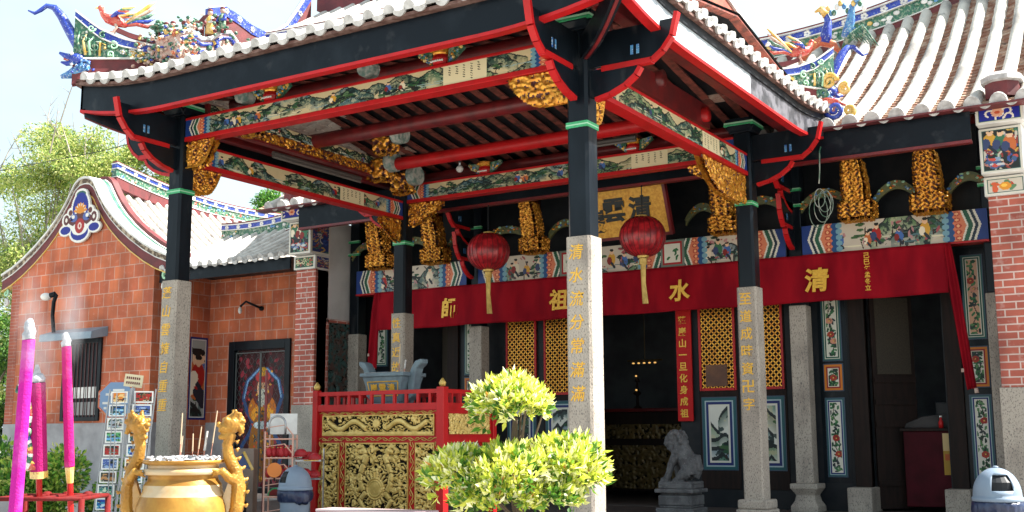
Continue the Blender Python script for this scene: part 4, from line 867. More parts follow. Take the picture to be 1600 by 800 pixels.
for s in (-1, 1):
    def px(a, b): return sorted((hx(s*a), hx(s*b)))
    for a, b in ((3.84, 4.17), (6.35, 6.68)):
        top = 3.95 if a < 5 else 4.45; bot = 2.72 if a < 5 else 3.0
        X = px(a, b)
        fpanel(X[0], X[1], bot, top, 100+k, [(.12, .36, .34), (.8, .8, .74), (.08, .3, .22), (.84, .83, .78)], bg=(.80, .62, .5) if a > 5 and s > 0 else (.8, .8, .74)); k += 1
        fpanel(X[0], X[1], 2.17, 2.85 if a > 5 else 2.64, 100+k, FR_OR, red=False); k += 1
        fpanel(X[0], X[1], .62, 2.02, 100+k); k += 1
        m = MB(); xa, xb = px(a-.09, b+.1); m.box(xa, xb, YW-.006, YW-.0005, .5, 4.6); HALL.part('panel_board', m, 'black')
    # jambs, thresholds stones, door lintels
    for a, b in ((4.33, 4.62), (5.98, 6.26)):
        X = px(a, b); m = MB(); m.box(X[0], X[1], YW-.07, YW+.12, .42, 4.5); p = HALL.part('door_jamb', m, 'wood', bevel=.012)
        m = MB(); m.box(X[0]-.07, X[1]+.07, YW-.42, YW+.3, 0, .44); HALL.part('jamb_stone', m, 'granite', p, bevel=.02)
    # lattice leaves
    for a, b in ((1.42, 2.1), (2.36, 3.05)):
        X = px(a, b); m = MB(); m.box(X[0]-.06, X[1]+.06, YW-.02, YW-.0005, .35, 4.7, 0)
        p = HALL.part('door_leaf', m, 'wood', bevel=.006)
        m = MB(); z0, z1 = 2.27, 4.6; d = .036
        m.box(X[0], X[1], YW-.03, YW-.021, z0, z1, 2)
        for (c0, c1, e0, e1) in ((X[0]-.035, X[0]+.01, z0-.05, z1), (X[1]-.01, X[1]+.035, z0-.05, z1), (X[0], X[1], z0-.05, z0)): m.box(c0, c1, YW-.05, YW-.021, e0, e1, 1)
        W, Hh = X[1]-X[0], z1-z0; pitch = .112
        for sg in (1, -1):
            q = -Hh
            while q < W:                                   # diagonal lattice bars clipped to the panel
                xa_, xb_ = max(q, 0), min(q+Hh, W)
                if xb_-xa_ > .02:
                    za, zb = xa_-q, xb_-q
                    if sg < 0: za, zb = Hh-za, Hh-zb
                    A, B = Vector((X[0]+xa_, YW-.036, z0+za)), Vector((X[0]+xb_, YW-.036, z0+zb)); dd = (B-A)/2; nn = Vector((-dd.z, 0, dd.x)).normalized()
                    m.obox((A+B)/2, dd, Vector((0, .006, 0)), nn*.0105, 0)
                q += pitch
        HALL.part('lattice', m, ['gold', 'red', 'kground'], p)
        q = fpanel(X[0], X[1], .72, 2.08, 140+k, kind='land', parent=p); k += 1
        if s > 0 and a < 2:
            m = MB(); m.box(X[0]+.1, X[1]-.14, YW-.06, YW-.04, 2.3, 2.72); HALL.part('notice_board', m, mat('brown_board', (.16, .06, .02), .5, col2=(.1, .035, .015), sc=3), p)
# painted frieze with its gilded struts
def frieze(x0, x1, seed, n):
    m = MB(); m.box(x0, x1, 8.22, 8.5, 4.62, 5.16); p = HALL.part('frieze_beam', m, 'black', bevel=.01)
    w, h = int((x1-x0)/.0125), 40; rnd = random.Random(seed); cv = Cv(w, h, (.12, .2, .36)); step = w/n
    for i in range(n):
        a = int(i*step); sw = int(step); c = Cv(sw, h, (.8, .8, .8)); l = landscape(sw, h, seed+i*7, bg=(.78, .73, .66), figs=3, dens=-.14); c.a = l.a
        for k in range(40): c.ell(rnd.uniform(.05, .95)*sw, rnd.uniform(.1, .9)*h, rnd.uniform(1, 5), rnd.uniform(.8, 2), rnd.choice([(.62, .3, .32), (.7, .5, .5), (.3, .25, .25)]), rnd.uniform(0, 3))
        figure(c, sw*.42, h*.52, 20, rnd); figure(c, sw*.68, h*.5, 20, rnd)
        stripes_end(c, 0, 1, h*1.7, rnd); stripes_end(c, sw, -1, h*1.7, rnd); cv.a[:, a:a+sw] = c.a[:, :cv.a[:, a:a+sw].shape[1]]
    if n > 1:
        for i in range(1, n):
            x = i*step; cv.rect(x-h*.5, 0, x+h*.5, h, (.42, .46, .42)); cv.rect(x-h*.42, h*.08, x+h*.42, h*.92, (.62, .1, .12)); cv.rect(x-h*.34, h*.16, x+h*.34, h*.84, (.85, .84, .78))
            for k in range(9): cv.ell(x+rnd.uniform(-8, 8), h*.5+rnd.uniform(-9, 9), 3, 1.6, (.15, .4, .22), rnd.uniform(0, 3))
    picture(HALL, 'painting', cv, (x0+.003, 8.215, 5.155), (x1-x0-.006, 0, 0), (0, 0, -.53), p)
    m = MB(); m.box(x0, x1, 8.2, 8.5, 4.585, 4.619); HALL.part('frieze_edge', m, 'red', p)
frieze(hx(3.72), hx(6.93), 210, 1); frieze(hx(-3.42), hx(3.42), 221, 3); frieze(hx(-6.8), hx(-3.72), 243, 1)
def strut(x, seed, wide=.27):
    m = MB(); m.box(x-.1, x+.1, 8.05, 8.2, 5.2, 6.35, 1); m.box(x-.06, x+.06, 8.0, 8.1, 6.05, 6.6, 2)
    carved_box(m, x-wide, x+wide, 7.9, 8.25, 5.17, 5.45, .014, .06, s=.019, seed=seed, thr=.38)
    carved_box(m, x-wide*.66, x+wide*.66, 7.88, 8.2, 5.45, 6.16, .014, .055, s=.019, seed=seed+1, thr=.38, shape=lambda P: np.stack([x+(P[..., 0]-x)*(.92+.1*np.sin((P[..., 2]-5.45)*6)), P[..., 1]-.25*np.clip(P[..., 2]-5.5, 0, 1), P[..., 2]], -1))
    HALL.part('gilded_strut', m, ['gold', 'gground', 'red'], smooth=True)
for i, s in enumerate((4.8, 6.05, 2.29, -1.92, -4.44, -5.98)): strut(hx(s), i*3.7+1, .27 if abs(s) > 3 else .23)
def arcs(x0, x1, seed):                        # flowered lunettes above the frieze
    rnd = random.Random(seed); m = MB(); n = 14; out = []
    for side in (0, 1):
        P = []
        for k in range(n):
            t = k/(n-1); P.append((x0+(x1-x0)*t, 5.42+.26*max(0., math.sin(math.pi*t))**.8))
        out = P
    m.strip([(a, 8.3, b) for a, b in out], [(a, 8.3, b+.16) for a, b in out], (0, .06, 0), 0)
    for k in range(int((x1-x0)*34)):
        t = rnd.random(); a = x0+(x1-x0)*t; b = 5.42+.26*max(0., math.sin(math.pi*t))**.8+rnd.uniform(.02, .15); m.ball((a, 8.29, b), (rnd.uniform(.02, .04), .015, rnd.uniform(.015, .03)), 6, 4, rnd.choice((0, 1, 1, 2, 3, 4)))
    HALL.part('flower_arch', m, ['olive', 'gold', 'mint', 'orange', 'lblue'])
for i, (a, b) in enumerate(((3.7, 4.6), (5.05, 5.8), (6.3, 7.0), (2.5, 3.4), (1.4, 2.1), (-3.4, -2.1), (-1.7, -.9), (-4.3, -3.7), (-5.75, -4.7), (-7., -6.2))): arcs(hx(a), hx(b), i)
# eave fascia, soffit, roof, ridge
for a, b in ((-7.15, 7.02),):
    m = MB(); m.box(hx(a), hx(b), 6.6, 6.66, 5.98, 6.44); HALL.part('fascia', m, 'fascia', bevel=.006)
    m = MB(); m.box(hx(a), hx(b), 6.59, 6.72, 5.93, 5.979); HALL.part('fascia_lip', m, 'dred')
m = MB(); m.add([(hx(-7.1), 6.66, 6.4), (hx(7.1), 6.66, 6.4), (hx(7.1), YW, 7.3), (hx(-7.1), YW, 7.3)], [(0, 1, 2, 3)]); HALL.part('soffit', m, 'dark')
m = MB()
for k in range(46):
    x = hx(-7.0+.31*k); m.obox((x, 7.75, 6.80), (.05, 0, 0), (0, 1.08, .435), (0, -.008, .03))
HALL.part('rafters', m, 'rafter')
for y, z in ((7.2, 6.48), (8.1, 6.8)):
    m = MB(); m.tube([(hx(-7.1), y, z), (hx(7.1), y, z)], .1, 12); HALL.part('purlin', m, 'dred', smooth=True)
RX0, RX1 = hx(-8.3), hx(8.6)
def hr(x): s = abs(x-M0); return .035*max(0., s-2.)**2
def SH(u, d): x = RX0+u; return (x, 6.5+d, 6.49+.46*d+.028*d*d+hr(x)*max(0., d/5)**1.5)
roof_part(HALL, SH, RX1-RX0, lambda u: 5.05, sp=.385, r=.118, start=0., pm='dpan', rm='tile2')
m = MB(); m.add([(RX0, 11.5, 9.3), (RX1, 11.5, 9.3), (RX1, 17, 6.4), (RX0, 17, 6.4)], [(0, 1, 2, 3)]); HALL.part('roof_back', m, 'pan')
m = MB(); m.box(RX0, RX1, 6.42, 6.75, 6.445, 6.475); HALL.part('eave_plank', m, 'maroon')
n = 60; ridge_line(HALL, [(RX0+(RX1-RX0)*k/n, 11.6, 9.35+hr(RX0+(RX1-RX0)*k/n)) for k in range(n+1)], .78, .3, 31)
# swallowtail figure: dragon above the valley
m = MB()
m.tube([(1.35, 7.4, 8.0), (1.15, 7.4, 8.25), (.85, 7.3, 8.35), (.62, 7.2, 8.2), (.45, 7.2, 8.0), (.3, 7.2, 8.05)], [.04, .09, .11, .09, .06, .03], 10, 0)
m.tube([(.95, 7.35, 8.3), (1.0, 7.35, 8.5), (1.06, 7.35, 8.75), (1.0, 7.35, 8.95)], [.16, .13, .09, .05], 10, 1); m.tube([(1.02, 7.35, 8.9), (.9, 7.3, 9.05), (.75, 7.3, 9.0)], [.1, .07, .02], 8, 2)
m.tube([(1.45, 7.4, 8.35), (1.6, 7.4, 8.7), (1.65, 7.4, 9.0), (1.85, 7.4, 9.15), (1.95, 7.4, 9.4), (1.88, 7.4, 9.5)], [.12, .11, .07, .05, .04, .015], 9, 4)
for k in range(9): m.tube([(1.35, 7.4, 8.1), (1.5+.05*k, 7.35, 8.35+.02*k), (1.62+.08*k, 7.3, 8.25-.03*k)], [.03, .05, .01], 6, 3)
for k in range(14): m.ball((.9+.08*k, 7.36+.04*math.sin(k), 9.0+.1*math.sin(k*1.3)), (.06, .05, .07), 7, 5, (3, 5, 2, 4)[k % 4])
m.v = [(1.1+(x-1.1)*.72, 7.3+(y-7.3)*.72, 8.0+(z-8.0)*.85) for x, y, z in m.v]
PAV.part('dragon_figure', m, ['orange', 'blue', 'yellow', 'lgreen', 'lblue', 'white'], smooth=True)
m = MB()                                       # coloured scrolls in the valley by the hall roof
for k, (x, y, z, r, c) in enumerate(((1.2, 6.75, 7.35, .14, 2), (1.45, 6.8, 7.2, .1, 2), (1.1, 6.7, 7.15, .1, 3), (1.32, 6.55, 6.78, .15, 1), (1.58, 6.5, 6.72, .1, 2))):
    curl(m, (x, y, z), r, 1.6, (1, 0, 0), (0, 0, 1), .045, c, n=22, a0=k*1.1)
m.tube([(1.05, 6.7, 7.05), (1.2, 6.65, 6.98), (1.35, 6.6, 6.93), (1.5, 6.6, 6.85)], [.03, .06, .05, .02], 8, 0)
PAV.part('valley_scrolls', m, ['scarlet', 'blue', 'yellow', 'lgreen'], smooth=True)
# gold panel altar and doorway details inside
ALT = Thing('altar', 'dim gilded altar front deep inside the central doorway', 'altar', (-4.6, 11.6, 0))
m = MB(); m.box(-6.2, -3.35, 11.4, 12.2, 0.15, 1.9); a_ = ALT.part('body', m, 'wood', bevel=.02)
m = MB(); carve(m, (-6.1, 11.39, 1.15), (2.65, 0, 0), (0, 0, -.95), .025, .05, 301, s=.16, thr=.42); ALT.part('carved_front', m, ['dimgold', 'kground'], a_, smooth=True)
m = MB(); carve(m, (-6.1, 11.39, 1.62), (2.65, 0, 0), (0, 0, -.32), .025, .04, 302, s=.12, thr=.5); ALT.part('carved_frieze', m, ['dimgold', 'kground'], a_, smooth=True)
m = MB(); m.box(-6.4, -3.2, 11.3, 12.3, 1.9, 1.97); ALT.part('altar_top', m, 'dred', bevel=.01)
lampm = mat('lamp_glow', (1, .7, .3), .5); b_ = lampm.node_tree.nodes['Principled BSDF']; b_.inputs['Emission Color'].default_value = (1, .55, .15, 1); b_.inputs['Emission Strength'].default_value = .3
LMP = Thing('oil_lamp_row', 'row of small glowing amber lamps hanging above the altar inside the doorway', 'lamp', (-5.1, 12.4, 3.0))
m = MB(); m.tube([(-5.5, 12.4, 3.12), (-4.6, 12.4, 3.12)], .02, 6); m.tube([(-5.05, 12.4, 3.12), (-5.05, 12.4, 6.4)], .012, 6); LMP.part('lamp_bar', m, 'dimgold')
for k in range(5):
    m = MB(); m.ball((-5.35+.14*k, 12.4, 3.06), (.035, .03, .018), 8, 6); LMP.part('lamp', m, lampm, smooth=True)
LMP2 = Thing('brass_lamp', 'small brass lamp stack glinting on the altar top', 'lamp', (-4.95, 11.75, 1.97))
m = MB(); m.lathe([(.10, 0), (.1, .03), (.03, .08), (.03, .3), (.09, .34), (.09, .37), (.025, .42), (.025, .6), (.07, .64), (.03, .7)], (-4.95, 11.75, 1.97), 14); LMP2.part('stem', m, 'wood', smooth=True)
for z in (2.4, 2.72): m = MB(); m.ball((-4.95, 11.7, z), (.025, .025, .02), 8, 6); LMP2.part('flame_cup', m, lampm, smooth=True)
# inner door leaf seen ajar in the right-hand bay
for s in (1, -1):
    D = Thing('hall_door', 'dark door leaf standing ajar in the %s bay of the hall' % ('right' if s > 0 else 'left'), 'door', (hx(s*4.64), 9.0, 0))
    m = MB(); x = hx(s*4.66); d = Vector((s*.62, .55, 0)); c = Vector((x, 9.02, 0))+d/2; nn = Vector((-d.y, d.x, 0)).normalized()
    m.obox(c+Vector((0, 0, 2.05)), d/2, nn*.03, Vector((0, 0, 2.0))); p = D.part('leaf', m, 'wood', bevel=.008)
    m = MB()
    for z in (.5, 1.55, 1.95, 2.35, 3.95): m.obox(c+Vector((0, 0, z))-nn*.04*s, d/2*.98, nn*.02, Vector((0, 0, .05)))
    D.part('rails', m, 'wood', p)
    m = MB(); m.obox(c+Vector((0, 0, 3.15))-nn*.035*s, d/2*.8, nn*.01, Vector((0, 0, .7))); D.part('woven_panel', m, mat('woven_panel', (.045, .035, .022), .8, col2=(.025, .02, .015), sc=60), p)
# counter inside the right bay
CT = Thing('counter', 'dark red counter with a yellow notice inside the right-hand doorway', 'counter', (2.05, 9.4, 0))
m = MB(); m.box(1.55, 2.62, 9.1, 9.75, .1, 1.42); a_ = CT.part('body', m, mat('counter_red', (.06, .006, .011), .6, spec=.1, col2=(.04, .005, .008), sc=3), bevel=.015)
m = MB(); m.box(1.5, 2.66, 9.06, 9.8, 1.42, 1.47); CT.part('top', m, 'wood', bevel=.008)
cv = Cv(24, 52, (.62, .48, .08)); cv.rect(0, 0, 24, 22, (.75, .65, .45)); cv.rect(10, 2, 22, 20, (.25, .15, .12)); cv.ell(15, 8, 4, 4, (.8, .7, .6)); cv.ell(18, 15, 3, 3, (.8, .6, .4)); cv.rect(2, 26, 22, 34, (.65, .3, .05))
picture(CT, 'notice', cv, (2.22, 9.095, 1.38), (.3, 0, 0), (0, 0, -.72), a_)
tag(MB().prism([(1.52, 1.47), (2.5, 1.47), (2.5, 1.75), (1.85, 1.68), (1.55, 1.56)], 'y', 9.3, 9.7).build('cloth_bundle', mat('grey_cover', (.05, .045, .045), .8, col2=(.03, .028, .028), sc=5), bevel=.03), 'grey covered bundle lying on the red counter', 'bundle')
V_ = Thing('red_bottle', 'small red bottle with a white cap standing on the counter', 'bottle', (2.2, 9.15, 1.47)); m = MB(); m.lathe([(.04, 0), (.045, .1), (.02, .15), (.02, .19)], (2.2, 9.15, 1.47), 12); V_.part('body', m, 'red', smooth=True); m = MB(); m.lathe([(.024, 0), (.024, .03)], (2.2, 9.15, 1.66), 10); V_.part('cap', m, 'white')
V_ = Thing('black_printer', 'black boxy machine at the back of the counter top', 'machine', (2.3, 9.6, 1.47)); m = MB(); m.box(2.0, 2.6, 9.71, 9.79, 1.475, 1.95); V_.part('casing', m, 'dark', bevel=.02)
m = MB(); m.box(2.05, 2.55, 9.70, 9.708, 1.6, 1.9); V_.part('panel', m, 'black')

# ================================================================== hung things at the hall front
BAN = Thing('cloth_banner', 'long red cloth banner with gold Chinese characters hung across the hall front', 'banner', (M0, 8.15, 4.6))
def by(x, z): return 8.12+.025*math.sin(x*2.1)+.02*math.sin(x*5.3+z*3)+.012*math.sin(x*9.1-z*5)+.025*max(0, 4.2-z)*math.sin(x*1.3+2)
nx, nz_ = 160, 14; m = MB(); V = []
for j in range(nz_+1):
    for i in range(nx+1):
        x = hx(-6.05+12.3*i/nx); sag = .006*math.sin(i*.2)-.008*(math.sin(i*math.pi/nx*5)**2); z = 4.6-.86*j/nz_+sag*(j/nz_); V.append((x, by(x, z), z))
m.add(V, [(j*(nx+1)+i, (j+1)*(nx+1)+i, (j+1)*(nx+1)+i+1, j*(nx+1)+i+1) for j in range(nz_) for i in range(nx)]); cl = BAN.part('cloth', m, 'cloth', smooth=True)
md = cl.modifiers.new('thickness', 'SOLIDIFY'); md.thickness = .012; md.offset = 1
m = MB()
for ch, x in (('師', -7.64), ('祖', -4.93), ('水', -2.25), ('清', .42)): put_text(m, ch, (x, 8.085, 4.13), .44, bold=.03, shear=.08, ext=.03)
BAN.part('lettering', m, 'text')
m = MB(); column_text(m, '己巳年孟冬立', 1.33, 8.09, 4.5, .115, .10, bold=.02, ext=.05); BAN.part('small_lettering', m, 'text')
def tail(x0, w, zt, zb, lean, name):
    m = MB(); V = []; nu, nv = 14, 24
    for j in range(nv+1):
        t = j/nv; ww = w*(.45+.55*math.sin(min(1, t*1.6+.2)*math.pi*.6))*(1-.25*t)
        for i in range(nu+1):
            a = i/nu-.5; V.append((x0+lean*t+a*ww, 8.1+.03*math.sin(a*9+t*3)+.01*t, zt+(zb-zt)*t-.06*abs(a)*t))
    m.add(V, [(j*(nu+1)+i, (j+1)*(nu+1)+i, (j+1)*(nu+1)+i+1, j*(nu+1)+i+1) for j in range(nv) for i in range(nu)]); o = BAN.part(name, m, 'cloth', smooth=True); md = o.modifiers.new('t', 'SOLIDIFY'); md.thickness = .01
    k = MB(); k.tube([(x0+lean*1.0+.06, 8.1, zb+.0), (x0+lean+.07, 8.1, zb-.08)], [.03, .035], 8); k.tube([(x0+lean*.9-.1, 8.1, zb+.33), (x0+lean*.9-.1, 8.1, zb+.27)], .03, 8); BAN.part('cloth_end', k, 'pink', o)
tail(hx(6.26), .20, 4.6, 2.12, .26, 'banner_tail'); tail(hx(-6.10), .30, 4.6, 2.9, -.12, 'banner_tail')
# name plaque
PL = Thing('name_plaque', 'gold hall name plaque with black characters tilted forward under the eave', 'plaque', (M0, 7.7, 5.2))
zt, zb, yt, yb_ = 6.16, 5.24, 7.42, 7.78; cx = -3.22; hw = .93
nrm = Vector((0, -(zt-zb), -(yb_-yt))).normalized(); upv = Vector((0, yt-yb_, zt-zb)).normalized(); ctr = Vector((cx, (yt+yb_)/2, (zt+zb)/2)); hh = math.hypot(zt-zb, yb_-yt)/2
m = MB(); m.obox(ctr-nrm*.05, (hw, 0, 0), nrm*.04, upv*hh); b_ = PL.part('board', m, mat('gilt_ground', (.80, .44, .06), .42, .12, col2=(.64, .29, .03), sc=18, bump=.35, bsc=45))
m = MB()
for sx in (-1, 1): m.obox(ctr+Vector((sx*(hw+.03), 0, 0))-nrm*.05, (.03, 0, 0), nrm*.06, upv*(hh+.06))
for sz in (-1, 1): m.obox(ctr+upv*sz*(hh+.03)-nrm*.05, (hw, 0, 0), nrm*.055, upv*.03)
PL.part('frame', m, 'dred', b_)
m = MB()
for ch, dx in (('巖', -.62), ('雲', -.16), ('清', .40)): put_text(m, ch, ctr+Vector((dx, 0, 0))+upv*(.04 if ch != '巖' else -.15)+nrm*.005, .48, up=upv, bold=.03, shear=.1, ext=.03)
PL.part('characters', m, 'inktext', b_)
m = MB(); m.obox(ctr+Vector((-.76, 0, 0))+upv*hh*.5+nrm*.0, (.1, 0, 0), nrm*.012, upv*.26, 0); m.obox(ctr+Vector((-.76, 0, 0))+upv*hh*.5, (.001, 0, 0), nrm*.001, upv*.01, 0)
for i, ch in enumerate('光緒十二年'): put_text(m, ch, ctr+Vector((-.76, 0, 0))+upv*(hh*.5+.19-.095*i)+nrm*.014, .08, up=upv, m=1)
PL.part('date_block', m, ['red', 'text'], b_)
for dx in (-.7, .7):
    m = MB(); m.tube([ctr+Vector((dx, 0, 0))+upv*(hh+.04), ctr+Vector((dx, .55, .85))], .015, 6); PL.part('hanging_rod', m, 'metal')
# vertical couplet board
CP = Thing('couplet_board', 'narrow red vertical board with nine gold characters beside the central doorway', 'plaque', (-2.49, 8.8, 1.64))
m = MB(); m.box(-2.65, -2.33, 8.76, 8.80, 1.64, 4.3); b_ = CP.part('board', m, 'bred', bevel=.006)
m = MB(); column_text(m, '蓬巖山一旦化身成祖', -2.51, 8.755, 3.62, .228, .17, bold=.025, ext=.03); CP.part('characters', m, 'text', b_)
# lanterns hanging from the eave
for i, (x, z, lab) in enumerate(((-5.68, 4.99, 'ribbed red lantern hanging before the banner between the far columns'), (-2.31, 4.97, 'ribbed red lantern hanging before the gold name plaque'))):
    T = Thing('lantern', lab, 'lantern', (x, 6.6, z), group='red lanterns under the eave'); R, Hh = .42, .37
    m = MB(); n = 96; nv = 16; V = []
    for j in range(nv+1):
        a = -math.pi/2*.88+math.pi*.88*j/nv
        for k in range(n): 
            rr = R*(math.cos(a)*.86+.14)*(1+.025*abs(math.cos(k*math.pi/4*.998))*1.0-.02); V.append((rr*math.cos(2*math.pi*k/n), rr*math.sin(2*math.pi*k/n), Hh*math.sin(a)))
    m.add(V, [(j*n+k, j*n+(k+1) % n, (j+1)*n+(k+1) % n, (j+1)*n+k) for j in range(nv) for k in range(n)]); b_ = T.lpart('silk_body', m, 'lantern', smooth=True)
    m = MB()
    for k in range(24):
        a = 2*math.pi*k/24; m.tube([((R*(math.cos(q)*.86+.14)+.006)*math.cos(a), (R*(math.cos(q)*.86+.14)+.006)*math.sin(a), Hh*math.sin(q)) for q in np.linspace(-1.3, 1.3, 11)], .006, 5)
    T.lpart('ribs', m, 'dred', b_)
    m = MB(); m.lathe([(.09, .34), (.1, .36), (.1, .39), (.04, .41)], n=20); m.lathe([(.1, -.40), (.11, -.36), (.11, -.33), (.08, -.32)], n=20); m.lathe([(.075, -.52), (.075, -.41)], n=16); T.lpart('gilt_collar', m, 'pgold', smooth=False)
    m = MB()
    for k in range(12): a = k*.52; m.tube([(.04*math.cos(a), .04*math.sin(a), -.5), (.03*math.cos(a), .03*math.sin(a), -.85), (.045*math.cos(a)+.03, .04*math.sin(a), -1.24)], .012, 5)
    T.lpart('tassel', m, 'pgold')
    m = MB(); m.tube([(0, 0, .4), (0, 0, 1.0)], .01, 6); T.lpart('cord', m, 'dark')
m = MB(); pts = [(1.02, 6.9, 6.45), (1.05, 6.5, 6.1), (1.02, 6.55, 5.75), (1.0, 6.55, 5.55)]; m.tube(pts, .012, 6)
for k in range(5): 
    r = .16+.03*k; m.tube([(1.0+.09*math.sin(k)+r*.7*math.sin(t)*.8, 6.55+.03*k, 5.3-.05*k+r*math.cos(t)) for t in np.linspace(0, 6.28, 20)], .007, 5)
tag(m.build('electric_cable', mat('green_cable', (.03, .12, .07), .5, col2=(.4, .4, .35), sc=5), smooth=True), 'loose coiled green cable dangling from the eave corner', 'cable')
# ================================================================== gable-fronted side building
GB = Thing('gable_building', 'orange brick side building with a curved bell-shaped gable, blue plaster emblem and one barred window', 'building', (-18.65, 10, 0))
XC, YG = -18.65, 7.0
DX = np.array([0, .2, .38, .52, .66, .85, 1.1, 1.45, 1.9, 2.4, 2.85, 3.3]); ZT = np.array([8.18, 8.15, 8.03, 7.82, 7.62, 7.38, 7.12, 6.82, 6.50, 6.20, 5.98, 5.82])
def crv(k=1, n=60, d=3.3, dz=0.):
    x = np.linspace(-d, d, n); x = np.sign(x)*np.abs(x)**1.0; return [(XC+a, float(np.interp(abs(a), DX, ZT))+dz) for a in x]
m = MB(); low = [(XC+a*.985, z-.42 if abs(a) > .9 else z-.38) for a, z in [(p[0]-XC, p[1]) for p in crv(n=50, d=2.86)]]
m.prism([(XC-2.83, 1.75)]+low+[(XC+2.83, 1.75)], 'y', YG, YG+.35); WLL = GB.part('front_wall', m, 'brick')
m = MB(); m.box(XC-2.86, XC+2.86, YG-.02, YG+.37, -.12, 1.75); GB.part('plinth', m, 'plas', WLL, bevel=.01)
m = MB(); m.box(XC-2.84, XC-2.5, YG-.006, YG-.001, 1.752, 5.55); GB.part('wall_edge', m, 'gbrick', WLL)
# coping: front bands then the sloping top with glazed stripes
c = crv(n=120)
def band(m, z0, z1, y, t, mi): m.strip([(x, y, z+z0) for x, z in c], [(x, y, z+z1) for x, z in c], (0, t, 0), mi)
m = MB(); band(m, -.46, -.43, YG-.03, .2, 2); band(m, -.43, -.17, YG-.015, .2, 0); band(m, -.17, -.145, YG-.04, .2, 1); band(m, -.145, -.02, YG-.03, .2, 3); band(m, -.02, .04, YG-.07, .2, 1)
cop = GB.part('coping', m, ['maroon', 'white', 'yellow', mat('aged_relief_band', (.10, .07, .05), .8, col2=(.40, .33, .24), sc=9, lo=.48, hi=.58)])
m = MB()
for (y0, y1, h, mi) in ((YG+.131, YG+.20, .045, 0), (YG+.20, YG+.24, .02, 2), (YG+.24, YG+.31, .045, 0), (YG+.31, YG+.45, .02, 2), (YG+.45, YG+.53, .05, 0)):
    m.strip([(x, y0, z-.2) for x, z in c], [(x, y0, z+h) for x, z in c], (0, y1-y0, 0), mi)
m.strip([(x, YG+.53, z-.2) for x, z in c], [(x, YG+.53, z+.15) for x, z in c], (0, .2, 0), 3)
GB.part('coping_top', m, ['white', 'mint', 'stripe', 'maroon'], cop)
m = MB()
for s in (-1, 1):
    m = MB()
    for k in range(3): curl(m, (XC+s*(3.2-.02*k), YG+.05, 5.62-.28*k), .14-.02*k, 1.2, (s, 0, 0), (0, 0, 1), .045, k % 2, a0=1.2)
    GB.part('coping_scroll', m, ['white', 'mint'], cop, smooth=True)
def mpanel(T, name, cv, o, u, v, mask, lift, parent=None, mat_='paintg'):
    """raised painted relief cut to a silhouette"""
    mb = MB(); o, u, v = map(lambda q: np.array(q, float), (o, u, v)); h, w = cv.h, cv.w; n = np.cross(v, u); n /= np.linalg.norm(n); lin = s2l(np.clip(cv.a, 0, 1)); col = []
    idx = {}
    def vid(j, i, l):
        k = (j, i, l)
        if k not in idx: idx[k] = len(mb.v); mb.v.append(tuple(o+u*i/w+v*j/h+n*(lift if l else 0)))
        return idx[k]
    for j in range(h):
        for i in range(w):
            if not mask[j, i]: continue
            mb.f.append((vid(j, i, 1), vid(j+1, i, 1), vid(j+1, i+1, 1), vid(j, i+1, 1))); mb.m.append(0); col.append(lin[j, i])
            for (dj, di, a, b) in ((-1, 0, (j, i), (j, i+1)), (1, 0, (j+1, i+1), (j+1, i)), (0, -1, (j+1, i), (j, i)), (0, 1, (j, i+1), (j+1, i+1))):
                y, x = j+dj, i+di
                if not (0 <= y < h and 0 <= x < w and mask[y, x]):
                    mb.f.append((vid(*a, 1), vid(*b, 1), vid(*b, 0), vid(*a, 0))); mb.m.append(0); col.append(lin[j, i])
    mb.c = np.array(col); return T.part(name, mb, mat_, parent)
W, H = 118, 104; cv = Cv(W, H, (.86, .85, .82)); mk = np.zeros((H, W), bool); B = Cv(W, H, (0, 0, 0))
B.ell(59, 18, 16, 10, (1, 1, 1)); B.ell(59, 42, 24, 30, (1, 1, 1)); B.ell(59, 84, 26, 18, (1, 1, 1)); B.ell(22, 78, 16, 10, (1, 1, 1)); B.ell(96, 78, 16, 10, (1, 1, 1)); B.ell(24, 60, 11, 12, (1, 1, 1)); B.ell(94, 60, 11, 12, (1, 1, 1)); B.rect(24, 62, 94, 84, (1, 1, 1)); B.ell(34, 48, 9, 9, (1, 1, 1)); B.ell(84, 48, 9, 9, (1, 1, 1))
mk = B.a[..., 0] > .5
cv.ell(59, 18, 12, 6, (.16, .34, .28)); cv.ell(59, 42, 20, 27, (.07, .11, .50)); cv.ell(59, 48, 14, 14, (.84, .83, .8)); cv.ell(59, 62, 30, 12, (.33, .13, .12))
for k in range(7): a = -math.pi*(.08+.14*k); cv.line(59, 50, 59+15*math.cos(a), 50+16*math.sin(a), 4.2, (.80, .50, .10))
for s in (-1, 1):
    cv.ell(59+s*16, 58, 9, 7, (.30, .36, .60)); cv.ell(59+s*18, 56, 4, 3.5, (.86, .85, .82)); cv.ell(59+s*36, 78, 13, 7, (.07, .11, .50)); cv.ell(59+s*35, 60, 7, 9, (.33, .13, .12)); cv.ell(59+s*35, 60, 3, 4, (.85, .82, .78)); cv.ell(59+s*25, 48, 5, 5, (.36, .16, .13))
cv.ell(59, 84, 22, 14, (.07, .11, .50)); cv.ell(59, 78, 20, 11, (.86, .85, .82)); cv.ell(59, 73, 12, 13, (.60, .10, .08)); cv.ell(59, 73, 5, 6, (.85, .75, .7)); cv.ell(59, 73, 2.5, 3, (.6, .1, .08))
mpanel(GB, 'emblem', cv, (XC-.93, YG-.052, 8.0), (1.86, 0, 0), (0, 0, -1.6), mk, .06, WLL)
